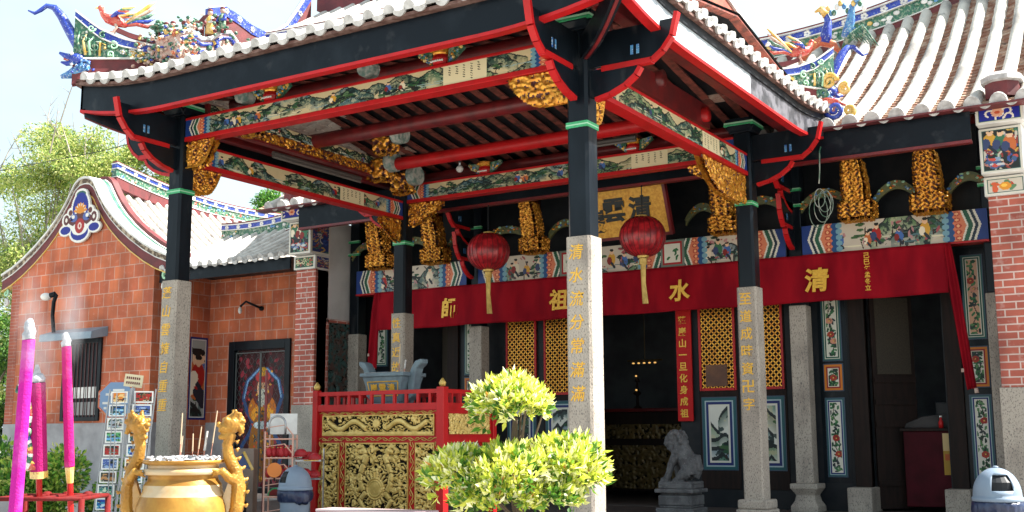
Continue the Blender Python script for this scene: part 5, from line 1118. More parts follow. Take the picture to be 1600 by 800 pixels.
# window with hood and bars
m = MB(); m.box(-19.12, -19.0, YG-.05, YG-.001, 1.8, 3.9, 0); m.box(-17.74, -17.62, YG-.05, YG-.001, 1.8, 3.9, 0); m.box(-19.0, -17.74, YG-.05, YG-.001, 3.78, 3.9, 0); m.box(-19.0, -17.74, YG-.05, YG-.001, 1.8, 1.9, 0)
win = GB.part('window', m, 'black', bevel=.008)
m = MB(); m.box(-19.0, -17.74, YG-.012, YG-.002, 1.9, 3.78); GB.part('dark_opening', m, 'dark', win)
m = MB()
for k in range(9): m.tube([(-18.93+.14*k, YG-.025, 1.9), (-18.93+.14*k, YG-.025, 3.78)], .016, 6)
GB.part('window_bars', m, mat('bar_paint', (.07, .018, .02), .5), win)
m = MB()
for k in range(6): m.box(-18.97+.205*k, -18.80+.205*k, YG-.022, YG-.014, 2.38, 2.66, 0); m.box(-18.97+.205*k, -18.80+.205*k, YG-.022, YG-.014, 1.95, 2.28, 1)
GB.part('paper_notes', m, ['white', mat('grey_vessel', (.22, .22, .22), .5)], win)
m = MB(); m.prism([(YG, 4.18), (YG-.5, 4.02), (YG-.52, 3.84), (YG-.46, 3.84), (YG, 3.93)], 'x', -19.5, -17.45); GB.part('window_hood', m, mat('hood_blue_grey', (.17, .23, .29), .5, col2=(.22, .28, .33), sc=4), win, bevel=.01)
# roof behind the gable and its ridge
def SW(sx):
    def f(u, d): return (XC+sx*(2.9-d), YG+.74+u, 5.70+.55*d+.07*d*d)
    return f
roof_part(GB, SW(1), 8.5, lambda u: 2.9, sp=.33); roof_part(GB, SW(-1), 8.5, lambda u: 2.9, sp=.33)
ridge_line(GB, [(XC, YG+.9+.5*k, 7.72+.006*(k-9)**2) for k in range(18)], .62, .2, 61)
for a_, b_, c_ in ((2.65, 2.85, 8.86), (-2.85, -2.65, 16)): m = MB(); m.box(XC+a_, XC+b_, YG+.37, c_, -.1, 5.8); GB.part('side_wall', m, 'brick')
cv = landscape(24, 80, 91, bg=(.62, .64, .62), figs=3, dens=.06); figure(cv, 12, 38, 26, random.Random(2)); framed(cv, [(.10, .15, .42), (.8, .8, .78)], [2, 1])
picture(GB, 'painted_panel', cv, (XC+2.855, 8.22, 3.92), (0, .60, 0), (0, 0, -2.1))
# ================================================================== low linking wing
LW = Thing('linking_wing', 'low white-roofed brick wing with grilled door between gable building and temple hall', 'building', (-13.7, 9.5, 0))
m = MB(); m.box(-15.8, -15.02, 8.86, 9.2, 1.75, 5.6); m.box(-12.93, -11.2, 8.86, 9.2, 1.75, 5.6); m.box(-15.02, -12.93, 8.86, 9.2, 3.78, 5.6); wl = LW.part('wall', m, 'brick')
for a_, b_ in ((-15.8, -15.02), (-12.93, -11.2)): m = MB(); m.box(a_, b_, 8.84, 9.2, -.1, 1.75); LW.part('plinth', m, 'plas', wl)
m = MB(); m.box(-15.02, -14.82, 8.8, 9.1, 0, 3.78); m.box(-13.1, -12.93, 8.8, 9.1, 0, 3.78); m.box(-14.82, -13.1, 8.8, 9.1, 3.55, 3.78); dr = LW.part('door', m, 'black', bevel=.01)
cv = Cv(110, 210, (.16, .03, .05)); rnd = random.Random(4)
for k in range(170): cv.ell(rnd.uniform(4, 106), rnd.uniform(4, 206), rnd.uniform(2, 6), rnd.uniform(2, 4), rnd.choice([(.32, .05, .09), (.10, .04, .06), (.42, .12, .16), (.06, .10, .10)]), rnd.uniform(0, 3))
for s in (-1, 1): cv.poly([(55+s*8, 30), (55+s*34, 48), (55+s*42, 74), (55+s*32, 96), (55+s*20, 112), (55+s*26, 128), (55+s*44, 150), (55+s*38, 180)], 7, (.11, .20, .34)); cv.poly([(55+s*9, 30), (55+s*33, 48), (55+s*40, 74)], 3, (.34, .46, .58))
cv.ell(55, 92, 30, 24, (.55, .30, .07)); cv.ell(55, 100, 24, 14, (.70, .45, .12)); cv.ell(55, 150, 27, 52, (.45, .27, .07)); cv.ell(55, 66, 22, 22, (.30, .10, .10)); cv.ell(55, 60, 12, 16, (.68, .52, .40)); cv.ell(55, 74, 9, 14, (.75, .70, .62)); cv.ell(55, 42, 16, 9, (.55, .16, .16)); cv.ell(55, 34, 9, 7, (.75, .5, .15))
for k in range(90): cv.ell(55+rnd.gauss(0, 14), 125+rnd.gauss(0, 34), 2.6, 1.5, rnd.choice([(.70, .48, .12), (.25, .14, .05), (.6, .2, .1), (.12, .2, .25)]), rnd.uniform(0, 3))
cv.ell(51, 57, 2.2, 1.3, (.05, .04, .04)); cv.ell(60, 57, 2.2, 1.3, (.05, .04, .04)); cv.ell(55, 116, 18, 6, (.62, .66, .72))
cv.a = np.clip(cv.a*1.45+.03, 0, 1)
picture(LW, 'painted_guardian', cv, (-14.82, 8.97, 3.55), (1.72, 0, 0), (0, 0, -3.4), dr)
m = MB(); m.box(-14.82, -13.1, 8.985, 9.05, 0.0, 3.55); LW.part('door_leaf', m, 'dark', dr)
m = MB()
for x in (-14.8, -13.97, -13.94, -13.12): m.box(x-.012, x+.012, 8.86, 8.89, .1, 3.5)
for z in (.15, 3.48): m.box(-14.8, -13.12, 8.86, 8.89, z-.012, z+.012)
for j in range(15):
    for i in range(8):
        x, z = -14.69+.21*i, .35+.225*j
        for a, b in (((-.08, 0), (0, .1)), ((0, .1), (.08, 0)), ((.08, 0), (0, -.1)), ((0, -.1), (-.08, 0))): m.tube([(x+a[0], 8.875, z+a[1]), (x+b[0], 8.875, z+b[1])], .005, 4)
LW.part('grille', m, mat('grille_grey', (.11, .12, .12), .5), dr)
m = MB(); m.box(-15.75, -11.42, 7.1, 7.16, 5.17, 5.44); LW.part('fascia', m, 'fascia', bevel=.006)
m = MB(); m.box(-15.75, -11.42, 7.16, 8.86, 5.44, 5.47); LW.part('soffit', m, 'dark')
def SLW(u, d): return (-15.8+u, 7.02+d, 5.48+.42*d+.035*d*d)
roof_part(LW, SLW, 4.5, lambda u: 2.2, sp=.33)
ridge_line(LW, [(-15.8+.25*k, 9.25, 6.35+.012*(k-4)**2*.2) for k in range(16)], .62, .2, 71)
# wall lamps
GL = Thing('gooseneck_lamp', 'black gooseneck lamp on a bent pole with a small bulb before the barred window hood', 'lamp', (-19.08, 6.6, 4.06))
m = MB(); m.tube([(-19.0, 6.55, 4.06), (-19.02, 6.5, 4.5), (-18.93, 6.45, 4.85), (-18.78, 6.4, 5.0), (-18.85, 6.38, 5.05)], .05, 8); GL.part('pole', m, 'fascia', smooth=True)
m = MB(); m.ball((-19.05, 6.3, 4.97), (.16, .13, .10), 12, 8); GL.part('bulb', m, 'white', smooth=True); m = MB(); m.tube([(-18.8, 6.38, 5.03), (-18.92, 6.33, 5.0)], .07, 10); GL.part('socket', m, 'fascia')
WLm = Thing('wall_lamp', 'small dark wall lamp on the brick wall above the grilled door', 'lamp', (-14.0, 8.86, 4.65))
m = MB(); m.tube([(-13.95, 8.84, 4.58), (-14.02, 8.6, 4.66), (-14.16, 8.5, 4.74), (-14.3, 8.45, 4.62)], .03, 8); m.tube([(-13.95, 8.86, 4.58), (-13.95, 8.8, 4.58)], .06, 10); WLm.part('arm', m, 'fascia', smooth=True)
m = MB(); m.ball((-14.31, 8.45, 4.52), (.05, .05, .09), 10, 8); WLm.part('bulb', m, 'white', smooth=True)

# ================================================================== red and gold offering table
OT = Thing('offering_table', 'tall red offering table with carved gold dragon panels and a railing on top', 'altar table', (-4.45, 2.2, 0))
TX0, TX1, TY0, TY1 = -5.66, -3.24, 1.6, 2.95
for x in (TX0, TX1):
    for y in (TY0, TY1):
        w = .065 if (x == TX1 and y == TY0) else .05; m = MB(); m.box(x-w, x+w, y-w, y+w, 0, 2.09); q_ = OT.part('post', m, 'red', bevel=.008)
        m = MB(); m.lathe([(.02, 0), (.045, .02), (.055, .06), (.03, .10), (.008, .13)], (x, y, 2.09), 12); OT.part('finial', m, 'pgold', q_, smooth=True)
m = MB()
for (x0_, x1_, y0_, y1_) in ((TX0, TX1, TY0-.025, TY0+.025), (TX0, TX1, TY1-.025, TY1+.025), (TX0-.025, TX0+.025, TY0, TY1), (TX1-.025, TX1+.025, TY0, TY1)):
    m.box(x0_+.002, x1_-.002, y0_, y1_, 2.0, 2.06); m.box(x0_+.004, x1_-.004, y0_-.012, y1_+.012, 1.76, 1.86)
    n_ = 11 if x1_-x0_ > 1 else 6
    for k in range(1, n_):
        cx_, cy_ = x0_+(x1_-x0_)*k/n_ if x1_-x0_ > 1 else (x0_+x1_)/2, (y0_+y1_)/2 if x1_-x0_ > 1 else y0_+(y1_-y0_)*k/n_
        m.box(cx_-.022, cx_+.022, cy_-.02, cy_+.02, 1.86, 2.0)
OT.part('railing', m, 'red')
m = MB(); m.box(TX0, TX1, TY0+.03, TY1-.03, 1.76, 1.80); OT.part('deck', m, 'dred')
m = MB(); m.box(TX0+.05, TX1-.06, TY0+.012, TY0+.05, .12, 1.76, 0); fr = OT.part('front', m, 'red')
def dragons(f, X, Y, W, H):
    r = np.hypot(X-W/2, Y-H*.64); f = f*.8; a = np.arctan2(Y-H*.64, X-W/2)
    ray_ = (r > .16) & (r < .25) & (np.cos(a*22) > .1); f = np.where((r < .25), .12, f); f = np.where(ray_, .75, f)
    f = np.where(r < .165, .95, f); f = np.where((r < .145) & (r > .125), .6, f); f = np.where(r < .11, .8+.15*np.cos(r*14), f)
    for s in (-1, 1):
        px_ = [(W/2+s*x, y) for x, y in ((.30, .12), (.22, .10), (.18, .2), (.25, .34), (.30, .48), (.28, .6), (.20, .74), (.30, .84), (.22, .95))]
        for (x0, y0), (x1, y1), w in zip(px_[:-1], px_[1:], (.05, .055, .06, .06, .06, .055, .05, .04)):
            d2 = (x1-x0)**2+(y1-y0)**2; t = np.clip(((X-x0)*(x1-x0)+(Y-y0)*(y1-y0))/d2, 0, 1); q = np.hypot(X-x0-t*(x1-x0), Y-y0-t*(y1-y0))
            f = np.where(q < w*1.15, .15, f) if False else f; f = np.maximum(f, np.where(q < w*.8, .98-.4*(q/w)**2, 0)); f = np.where((q >= w*.8) & (q < w*1.0), .1, f)
        for k in range(9):
            ang = k*.7; q = np.hypot(X-(W/2+s*.30)-.09*math.cos(ang), Y-.13-.09*math.sin(ang)); f = np.maximum(f, np.where(q < .028, .9, 0))
            q = np.hypot(X-(W/2+s*.36)-.1*math.cos(ang), Y-.6-.09*math.sin(ang)); f = np.maximum(f, np.where(q < .03, .85, 0))
    return f
def sundragon(f, X, Y, W, H):
    f = f*.85; r = np.hypot(X-W/2, Y-H*.42); a = np.arctan2(Y-H*.42, X-W/2); f = np.where(r < .12, .1, f); f = np.where((r < .11) & (np.cos(a*12) > 0), .7, f); f = np.where(r < .06, .95, f)
    for s in (-1, 1):
        u = s*(X-W/2); yc = H*.5+.06*np.sin(u*11); q = np.abs(Y-yc); on = (u > .2) & (u < W/2-.12); f = np.where(on & (q < .045), .95-.3*(q/.045)**2, f); f = np.where(on & (q >= .045) & (q < .058), .1, f)
    return np.where(Y > H*.86, .8, f)
yf = TY0+.010
def cpanel(x0, x1, z0, z1, seed, extra=None, s=.11, k=9):
    m = MB(); carve(m, (x0, yf, z1), (x1-x0, 0, 0), (0, 0, z0-z1), .0085, .05, seed, s=s, thr=.5, extra=extra, k=k); p = OT.part('carved_panel', m, ['agold', 'kground'], fr, smooth=True)
    b = MB()
    for q in ((x0-.018, x0, z0-.018, z1+.018), (x1, x1+.018, z0-.018, z1+.018), (x0, x1, z0-.018, z0), (x0, x1, z1, z1+.018)): b.box(q[0], q[1], TY0-.012, TY0+.011, q[2], q[3])
    OT.part('panel_edge', b, 'pgold', p)
cpanel(TX0+.15, TX1-.16, 1.40, 1.68, 401, sundragon); cpanel(TX0+.15, TX0+.46, .22, 1.26, 402, None, .13); cpanel(TX1-.47, TX1-.16, .22, 1.26, 403, None, .13); cpanel(TX0+.62, TX1-.63, .22, 1.26, 404, dragons, .12)
def vine(x0, x1, z0, z1, seed):                # raised gilt vine on the red rails
    m = MB(); W_, H_ = x1-x0, z1-z0; hor = W_ > H_; L_ = max(W_, H_); a = min(W_, H_)*.22
    def P(t, o): return (x0+t, TY0-.002, (z0+z1)/2+o) if hor else ((x0+x1)/2+o, TY0-.002, z0+t)
    n_ = int(L_/.018); m.tube([P(L_*k/n_, a*math.sin(L_*k/n_*26)) for k in range(n_+1)], .007, 5)
    for k in range(int(L_/.12)):
        t = .06+.12*k; sg = 1 if k % 2 else -1; m.tube([P(t, 0), P(t+.03, sg*a*.9), P(t+.065, sg*a*1.1), P(t+.075, sg*a*.5)], [.008, .009, .007, .003], 5)
    OT.part('gilt_vine', m, 'pgold', fr)
vine(TX0+.07, TX1-.08, 1.69, 1.76, 1); vine(TX0+.07, TX1-.08, 1.285, 1.375, 2)
for xa, xb in ((TX0+.05, TX0+.135), (TX0+.475, TX0+.605), (TX1-.615, TX1-.485), (TX1-.145, TX1-.07)): vine(xa, xb, .2, 1.28, 3)
m = MB(); m.box(TX1-.03, TX1+.01, TY0+.05, TY1-.05, 1.36, 1.76); m.box(TX1-.04, TX1+.03, TY0+.05, TY1-.04, 1.28, 1.36); sd_ = OT.part('side_apron', m, 'red')
m = MB(); carve(m, (TX1+.012, TY0+.12, 1.70), (0, 1.1, 0), (0, 0, -.3), .011, .035, 407, s=.1); OT.part('carved_panel', m, ['agold', 'kground'], sd_, smooth=True)
for ya, s in ((TY0+.07, 1), (TY1-.06, -1)):
    m = MB(); m.prism([(ya, 1.28), (ya+s*.34, 1.28), (ya, 1.02)], 'x', TX1-.02, TX1+.0); carve(m, (TX1+.006, ya if s > 0 else ya-.3, 1.27), (0, .3, 0), (0, 0, -.2), .012, .03, 408, s=.09, mask=(lambda x, y: x+y < .95) if s > 0 else (lambda x, y: (1-x)+y < .95)); m.m = [2 if i < 5 else v for i, v in enumerate(m.m)]
    OT.part('corner_bracket', m, ['agold', 'kground', 'red'], sd_)
# stone censer on the table
SC = Thing('stone_censer', 'blue-grey stone censer with curved side handles and gold characters standing behind the table railing', 'censer', (-4.70, 2.3, 1.80))
stone = mat('blue_grey_stone', (.15, .21, .24), .6, col2=(.11, .15, .18), sc=7, bump=.15, bsc=40)
def frust(m, x0, x1, y0, y1, z0, X0, X1, Y0, Y1, z1, mi=0): m.add([(x0, y0, z0), (x1, y0, z0), (x1, y1, z0), (x0, y1, z0), (X0, Y0, z1), (X1, Y0, z1), (X1, Y1, z1), (X0, Y1, z1)], [(3, 2, 1, 0), (4, 5, 6, 7), (0, 1, 5, 4), (1, 2, 6, 5), (2, 3, 7, 6), (3, 0, 4, 7)], mi)
m = MB(); frust(m, -.30, .30, -.22, .22, .0, -.27, .27, -.2, .2, .10); frust(m, -.27, .27, -.2, .2, .10, -.40, .40, -.28, .28, .50); frust(m, -.43, .43, -.31, .31, .50, -.43, .43, -.31, .31, .56); b_ = SC.lpart('bowl', m, stone, bevel=.012)
m = MB(); m.box(-.38, .38, -.26, .26, .5, .57); SC.lpart('ash', m, mat('incense_ash', (.45, .44, .42), .95, col2=(.3, .29, .28), sc=20, bump=.5, bsc=60), b_)
for s in (-1, 1):
    m = MB(); pr = [(.36, .12), (.46, .2), (.49, .45), (.53, .62), (.62, .70), (.62, .77), (.50, .74), (.42, .62), (.36, .40)]; pr = [(s*a, b) for a, b in pr]
    m.prism(pr if s < 0 else pr[::-1], 'y', -.1, .1); SC.lpart('handle', m, stone, bevel=.02)
m = MB(); nn = Vector((0, -.4, -.08)).normalized()
for i, ch in enumerate('巖雲清'): put_text(m, ch, (-.17+.17*i, -.262, .32), .14, up=Vector((0, -.2, 1)).normalized(), bold=.02, ext=.05)
for (a, b) in (((-.30, .42), (.30, .42)), ((-.27, .20), (.27, .20)), ((-.30, .42), (-.27, .20)), ((.30, .42), (.27, .20))): m.tube([(a[0], -.2-.08*(a[1]-.1)/.4-.003, a[1]), (b[0], -.2-.08*(b[1]-.1)/.4-.003, b[1])], .009, 5)
SC.lpart('gilt_characters', m, 'text', b_)
def stick(x, y, z, h, lean, r, col, lab, name='incense_stick', group=None, ash=True):
    T = Thing(name, lab, 'incense', (x, y, z), group=group); m = MB(); m.tube([(0, 0, 0), (lean*.4, 0, h*.4)], r*.55, 6); T.lpart('stem', m, mat('stick_'+name+'_%d' % int(h*1000), (.55, .25, .18), .7))
    m = MB(); m.tube([(lean*.35, 0, h*.35), (lean, 0, h)], [r, r*.8], 7); T.lpart('incense', m, col); return T
tanm = mat('incense_tan', (.55, .42, .28), .9); ashm = mat('incense_white_ash', (.62, .60, .56), .95, col2=(.42, .4, .38), sc=30)
stick(-4.62, 2.35, 2.35, .48, .02, .012, tanm, 'taller thin tan incense stick in the blue-grey stone censer'); stick(-4.48, 2.3, 2.35, .22, .03, .016, ashm, 'short white incense stick in the blue-grey stone censer')
# kneeling bench before it
KB = Thing('kneeling_bench', 'low red bench with a pale pink top in front of the gold offering table', 'bench', (-2.34, -1.05, 0))
def KL(x, y): return (x, y)
m = MB(); m.box(-.78, .78, -.18, .18, .46, .495); KB.lpart('top', m, mat('pale_pink_top', (.55, .42, .44), .35), bevel=.01)
m = MB(); m.box(-.76, .76, -.165, .165, .36, .46); KB.lpart('apron', m, 'red', bevel=.006)
for sx in (-1, 1):
    for sy in (-1, 1): m = MB(); m.box(sx*.7-.035, sx*.7+.035, sy*.13-.03, sy*.13+.03, 0, .36); KB.lpart('leg', m, 'red', bevel=.005)
KB.o.rotation_euler.z = rad(4)

# ================================================================== gold incense urn with dragon handles
UR = Thing('incense_urn', 'large gold incense urn with two upright dragon handles, full of grey ash', 'urn', (-1.275, -5.085, -.12), rz=rad(31.8))
gp = mat('gold_paint_bright', (.42, .22, .035), .42, .35, col2=(.30, .14, .02), sc=6, bump=.08, bsc=30); gw = mat('pale_gold_highlight', (.54, .42, .26), .42, .2, col2=(.50, .29, .08), sc=4, lo=.45, hi=.7)  # second gold: pale bands painted in for soft highlights on the urn
m = MB(); prof = [(.16, .0), (.20, .05), (.24, .3), (.30, .45), (.36, .56), (.395, .68), (.40, .80), (.385, .90), (.355, .985), (.335, 1.03), (.33, 1.08), (.30, 1.12), (.295, 1.16), (.33, 1.17), (.335, 1.215), (.30, 1.22), (.30, 1.25), (.345, 1.265), (.35, 1.29), (.31, 1.29), (.29, 1.24)]
m.lathe(prof, n=64, m=[1, 1, 1, 1, 0, 0, 0, 0, 1, 1, 0, 0, 0, 1, 1, 1, 0, 0, 0, 0]); b_ = UR.lpart('bowl', m, [gp, gw], smooth=True)
m = MB(); n_, nr = 40, 9; rnd = np.random.RandomState(2); V = []; 
for j in range(nr):
    for k in range(n_): r = .315*j/(nr-1); V.append((r*math.cos(2*math.pi*k/n_), r*math.sin(2*math.pi*k/n_), 1.27+.035*(1-(r/.33)**2)+rnd.uniform(-.012, .03)))
m.add(V, [(j*n_+k, j*n_+(k+1) % n_, (j+1)*n_+(k+1) % n_, (j+1)*n_+k) for j in range(nr-1) for k in range(n_)])
for k in range(90): a, r = rnd.uniform(0, 6.28), .31*rnd.rand()**.5; m.ball((r*math.cos(a), r*math.sin(a), 1.30+rnd.uniform(0, .02)), (.02, .02, .014), 5, 4)
UR.lpart('ash', m, mat('grey_ash', (.50, .50, .50), .95, col2=(.22, .22, .23), sc=22, lo=.42, hi=.6, bump=.5, bsc=70), b_)
def remesh(o, vox, disp=0, sc=.03, seed=0):
    md = o.modifiers.new('fuse', 'REMESH'); md.mode = 'VOXEL'; md.voxel_size = vox; md.use_smooth_shade = True
    if disp:
        tx = bpy.data.textures.new('carved', 'CLOUDS'); tx.noise_scale = sc; d = o.modifiers.new('carve', 'DISPLACE'); d.texture = tx; d.strength = disp; d.mid_level = .5
for s in (-1, 1):
    m = MB(); P = [(.34, .62), (.42, .72), (.475, .88), (.485, 1.05), (.45, 1.2), (.39, 1.32), (.375, 1.42), (.405, 1.52)]; P = [(s*a, 0, b) for a, b in P]
    m.tube(P, [.04, .054, .062, .064, .058, .05, .046, .05], 12)
    hx_ = .405*s; m.ball((hx_, -.01, 1.60), (.085, .075, .085), 12, 10); m.tube([(hx_, 0, 1.58), (hx_-s*.07, -.02, 1.56), (hx_-s*.105, -.02, 1.57)], [.062, .05, .036], 10); m.tube([(hx_, 0, 1.54), (hx_-s*.07, -.02, 1.49), (hx_-s*.11, -.02, 1.485)], [.04, .03, .02], 8)
    m.ball((hx_-s*.11, -.02, 1.595), .026, 8, 6)
    for q in (-1, 1):
        m.ball((hx_-s*.05, q*.06, 1.635), .026, 8, 6); m.tube([(hx_, q*.05, 1.66), (hx_+s*.03, q*.06, 1.70), (hx_+s*.02, q*.07, 1.725)], [.024, .02, .012], 6)
        
    for k in range(9): a = -1.0+k*.42; m.tube([(hx_+s*.05, (k % 3-1)*.03, 1.62), (hx_+s*(.06+.055*math.cos(a)), (k % 3-1)*.05, 1.60+.10*math.sin(a))], [.04, .02], 6)
    for k in range(11): t = k/10*.98; i = min(int(t*7), 6); f = t*7-i; p = Vector(P[i]).lerp(Vector(P[i+1]), f); m.tube([p+Vector((s*.07, 0, 0)), p+Vector((s*.10, 0, .025))], [.022, .006], 6)
    m.tube([(s*.43, -.05, 1.12), (s*.38, -.1, 1.14), (s*.32, -.12, 1.2), (s*.27, -.12, 1.18)], [.05, .04, .035, .02], 8)
    for k in range(3): m.tube([(s*.30, -.12, 1.19), (s*.235, -.13+.02*k, 1.21-.03*k)], [.022, .008], 6)
    ca_, sa_ = math.cos(s*rad(22)), math.sin(s*rad(22)); m.v = [(s*.43+(x-s*.43)*ca_-y*sa_, (x-s*.43)*sa_+y*ca_, z) if z > 1.05 else (x, y, z) for x, y, z in m.v]
    o = UR.lpart('dragon_handle', m, gp, smooth=True); remesh(o, .0075, .011, .014)
    m = MB(); m.prism([(s*.33, .68), (s*.42, .72), (s*.50, .86), (s*.51, 1.02), (s*.46, 1.18), (s*.40, 1.1), (s*.36, .98)] if s < 0 else [(s*.33, .68), (s*.42, .72), (s*.50, .86), (s*.51, 1.02), (s*.46, 1.18), (s*.40, 1.1), (s*.36, .98)][::-1], 'y', -.03, .03)
    UR.lpart('handle_web', m, gw, o)
for i, (dx, dy, h, ln, c, lab) in enumerate(((-.01, .05, .42, .01, 0, 'tallest tan incense stick standing upright in the gold urn'), (.015, -.02, .22, .015, 0, 'short tan incense stick beside the tallest one in the gold urn'), (.13, .1, .30, .03, 0, 'thin pale incense stick leaning right in the middle of the gold urn'), (.11, .02, .24, .0, 0, 'thin short incense stick in the middle of the gold urn'), (.21, .0, .26, .03, 1, 'thick white ash-coated incense stick at the right of the gold urn'), (.245, .1, .44, .05, 0, 'long slanting incense stick at the right edge of the gold urn'))):
    ca, sa = math.cos(rad(31.8)), math.sin(rad(31.8)); T = stick(-1.31+dx*ca-dy*sa, -5.11+dx*sa+dy*ca, 1.16, h, ln, .011 if c else .006, (tanm, ashm)[c], lab, group='incense sticks in the gold urn'); T.o.rotation_euler.z = rad(31.8)

# ================================================================== giant joss sticks and their stand
mag = mat('magenta_incense', (.44, .018, .27), .85, spec=.1, col2=(.52, .13, .37), sc=5, lo=.5, hi=.75, bump=.5, bsc=70); crim = mat('crimson_incense', (.34, .010, .12), .8, spec=.15, col2=(.42, .04, .18), sc=5, lo=.5, hi=.75, bump=.5, bsc=70); hot = mat('pink_incense', (.44, .014, .15), .85, spec=.1, col2=(.50, .09, .22), sc=5, lo=.5, hi=.75, bump=.5, bsc=70)
greyash = mat('joss_ash', (.52, .52, .55), .95, col2=(.30, .32, .36), sc=18, bump=.5, bsc=40)
def joss(top, bot, r, col, lab, ash, body=None):
    T = Thing('joss_stick', lab, 'joss stick', bot, group='giant joss sticks in the red stand'); A, B = Vector(bot), Vector(top); d = B-A; ax = d.normalized()
    m = MB(); m.tube([A+d*body, B], [r, r*.93], 24); b = T.part('incense_body', m, col, bevel=.008)
    g_ = Vector((A.x, A.y, -.1)); m = MB(); m.tube([A+d*(body+.02), A+(A-B)*0, A+ax*-.9 if A.z > .9 else A-ax*.3], .022, 10); T.part('wood_stick', m, 'red')
    m = MB(); m.tube([B-ax*.005]+[B+ax*ash*k/5+Vector((random.Random(k).uniform(-.012, .012), 0, 0)) for k in range(1, 6)], [r*.95, r*.95, r*.85, r*.8, r*.7, r*.3], 14); T.part('ash_tip', m, greyash, b, smooth=True); return T, b, A, d, ax
joss((-.553, -7.2, 2.05), (-.745, -7.09, .78), .046, mag, 'tallest magenta joss stick leaning left with a white ash tip', .14, .0)
T, b, A, d, ax = joss((-1.055, -6.75, 1.78), (-1.105, -6.65, 1.05), .062, crim, 'dark crimson joss stick decorated with a colourful paper dragon and gold band', .07, .03)
m = MB(); m.tube([A+d*.03, A+d*.10], .0645, 24); T.part('gold_band', m, 'yellow', b)
m = MB(); m.tube([A+d*1.08, A+d*1.18], [.03, .012], 8); T.part('ash_wick', m, greyash, b)
cr_ = Vector((math.cos(rad(31.8)), math.sin(rad(31.8)), 0)); fwd = Vector((math.sin(rad(-31.8)), math.cos(rad(-31.8)), 0)); m = MB(); rnd = random.Random(3)
pp = [A+d*t-cr_*(.052+.014*math.sin(t*16))-fwd*.045 for t in np.linspace(.14, .93, 26)]
for k, p in enumerate(pp):
    c = (3, 3, 1, 1, 3, 0, 2, 1, 3, 4, 4, 2, 3, 0, 1, 3, 3, 0, 0, 2, 3, 1, 0, 3, 3, 3)[k]; m.ball(p, (.026, .024, .03), 8, 6, c); m.tube([p, p-cr_*(.035+.02*(k % 3))+Vector((0, 0, .03)), p-cr_*(.025+.025*(k % 3))+Vector((0, 0, .075))], [.018, .016, .003], 5, (c+k) % 5)
q = A+d*.50-cr_*.06-fwd*.05; m.ball(q, (.04, .035, .04), 10, 8, 1); m.ball(q-fwd*.03, (.018, .015, .018), 8, 6, 3)
q = A+d*.17-cr_*.035-fwd*.055; m.obox(q, cr_*.035, fwd*.004, (0, 0, .045), 0); m.obox(q+Vector((0, 0, .012))-fwd*.005, cr_*.03, fwd*.002, (0, 0, .012), 2)
T.part('paper_dragon', m, ['scarlet', 'lgreen', 'yellow', 'white', 'blue'], b, smooth=True)
T, b, A, d, ax = joss((-.862, -6.66, 2.05), (-.918, -6.53, 1.15), .037, hot, 'slim pink joss stick nearest the barred window with dark ash tip', .10, .0)
m = MB(); m.tube([A-ax*.0, A-ax*.12], [.034, .024], 12); T.part('paper_foot', m, 'yellow', b)
ST = Thing('joss_stand', 'red painted steel frame holding the giant joss sticks', 'stand', (-1.0, -6.5, -.12)); m = MB()
la, ra = Vector((-1.40, -6.54, .93)), Vector((-.86, -6.21, .93)); dn = fwd*-.55; up_ = Vector((0, 0, 1))
for p in (la, ra, la+dn, ra+dn): m.tube([p, Vector((p.x, p.y, -.12))], .022, 10)
for a, b in ((la, ra), (la+dn, ra+dn), (la, la+dn), (ra, ra+dn)): m.tube([a, b], .015, 8); m.tube([a-up_*.6, b-up_*.6], .015, 8)
for k in range(1, 4): p = la.lerp(ra, k/4); m.tube([p+up_*.0, p+dn], .014, 8); m.tube([p-fwd*.04, p+fwd*.04], .03, 8)
ST.part('frame', m, mat('worn_red_steel', (.15, .009, .009), .75, spec=.15, col2=(.11, .014, .014), sc=12, bump=.3, bsc=30), smooth=True)

# ================================================================== postcard rack
PR = Thing('postcard_rack', 'white wire revolving postcard rack standing behind the gold urn', 'rack', (-5.72, -1.75, 0))
wire = mat('white_wire', (.34, .35, .37), .45, .3)
m = MB(); pc = Vector((-5.78, -1.9, 0)); m.tube([pc, pc+up_*2.02], .03, 10); m.lathe([(.3, 0), (.3, .03), (.06, .06)], tuple(pc), 20)
cols_ = [(Vector((-5.96, -2.08, 0))+cr_*.10, cr_*.98-fwd*.2, 9, -.035), (Vector((-5.53, -1.93, 0)), cr_*.95+fwd*.3, 8, .0)]
for c, r_, n_, ln in cols_:
    r_ = r_.normalized()
    for s in (-1, 1): m.tube([c+r_*s*.15+Vector((0, 0, .25))-cr_*.15, c+r_*s*.15+Vector((0, 0, 2.0))], .01, 6)
    for k in range(n_+1): m.tube([c-r_*.15+up_*(.42+.172*k)-cr_*.15*(1-k/9), c+r_*.15+up_*(.42+.172*k)-cr_*.15*(1-k/9)], .008, 5)
for k in range(12): a = k*.52; m.tube([pc+Vector((.25*math.cos(a), .25*math.sin(a), .4)), pc+Vector((.25*math.cos(a), .25*math.sin(a), 1.95))], .007, 5)
PR.part('wire_frame', m, wire)
sub = ['orange sunset over water', 'blue bay and hills', 'row of white buildings', 'green lawn and blue sky', 'red temple front', 'blue evening skyline', 'brown market crowd', 'teal waterfall', 'deep blue sea and beach']
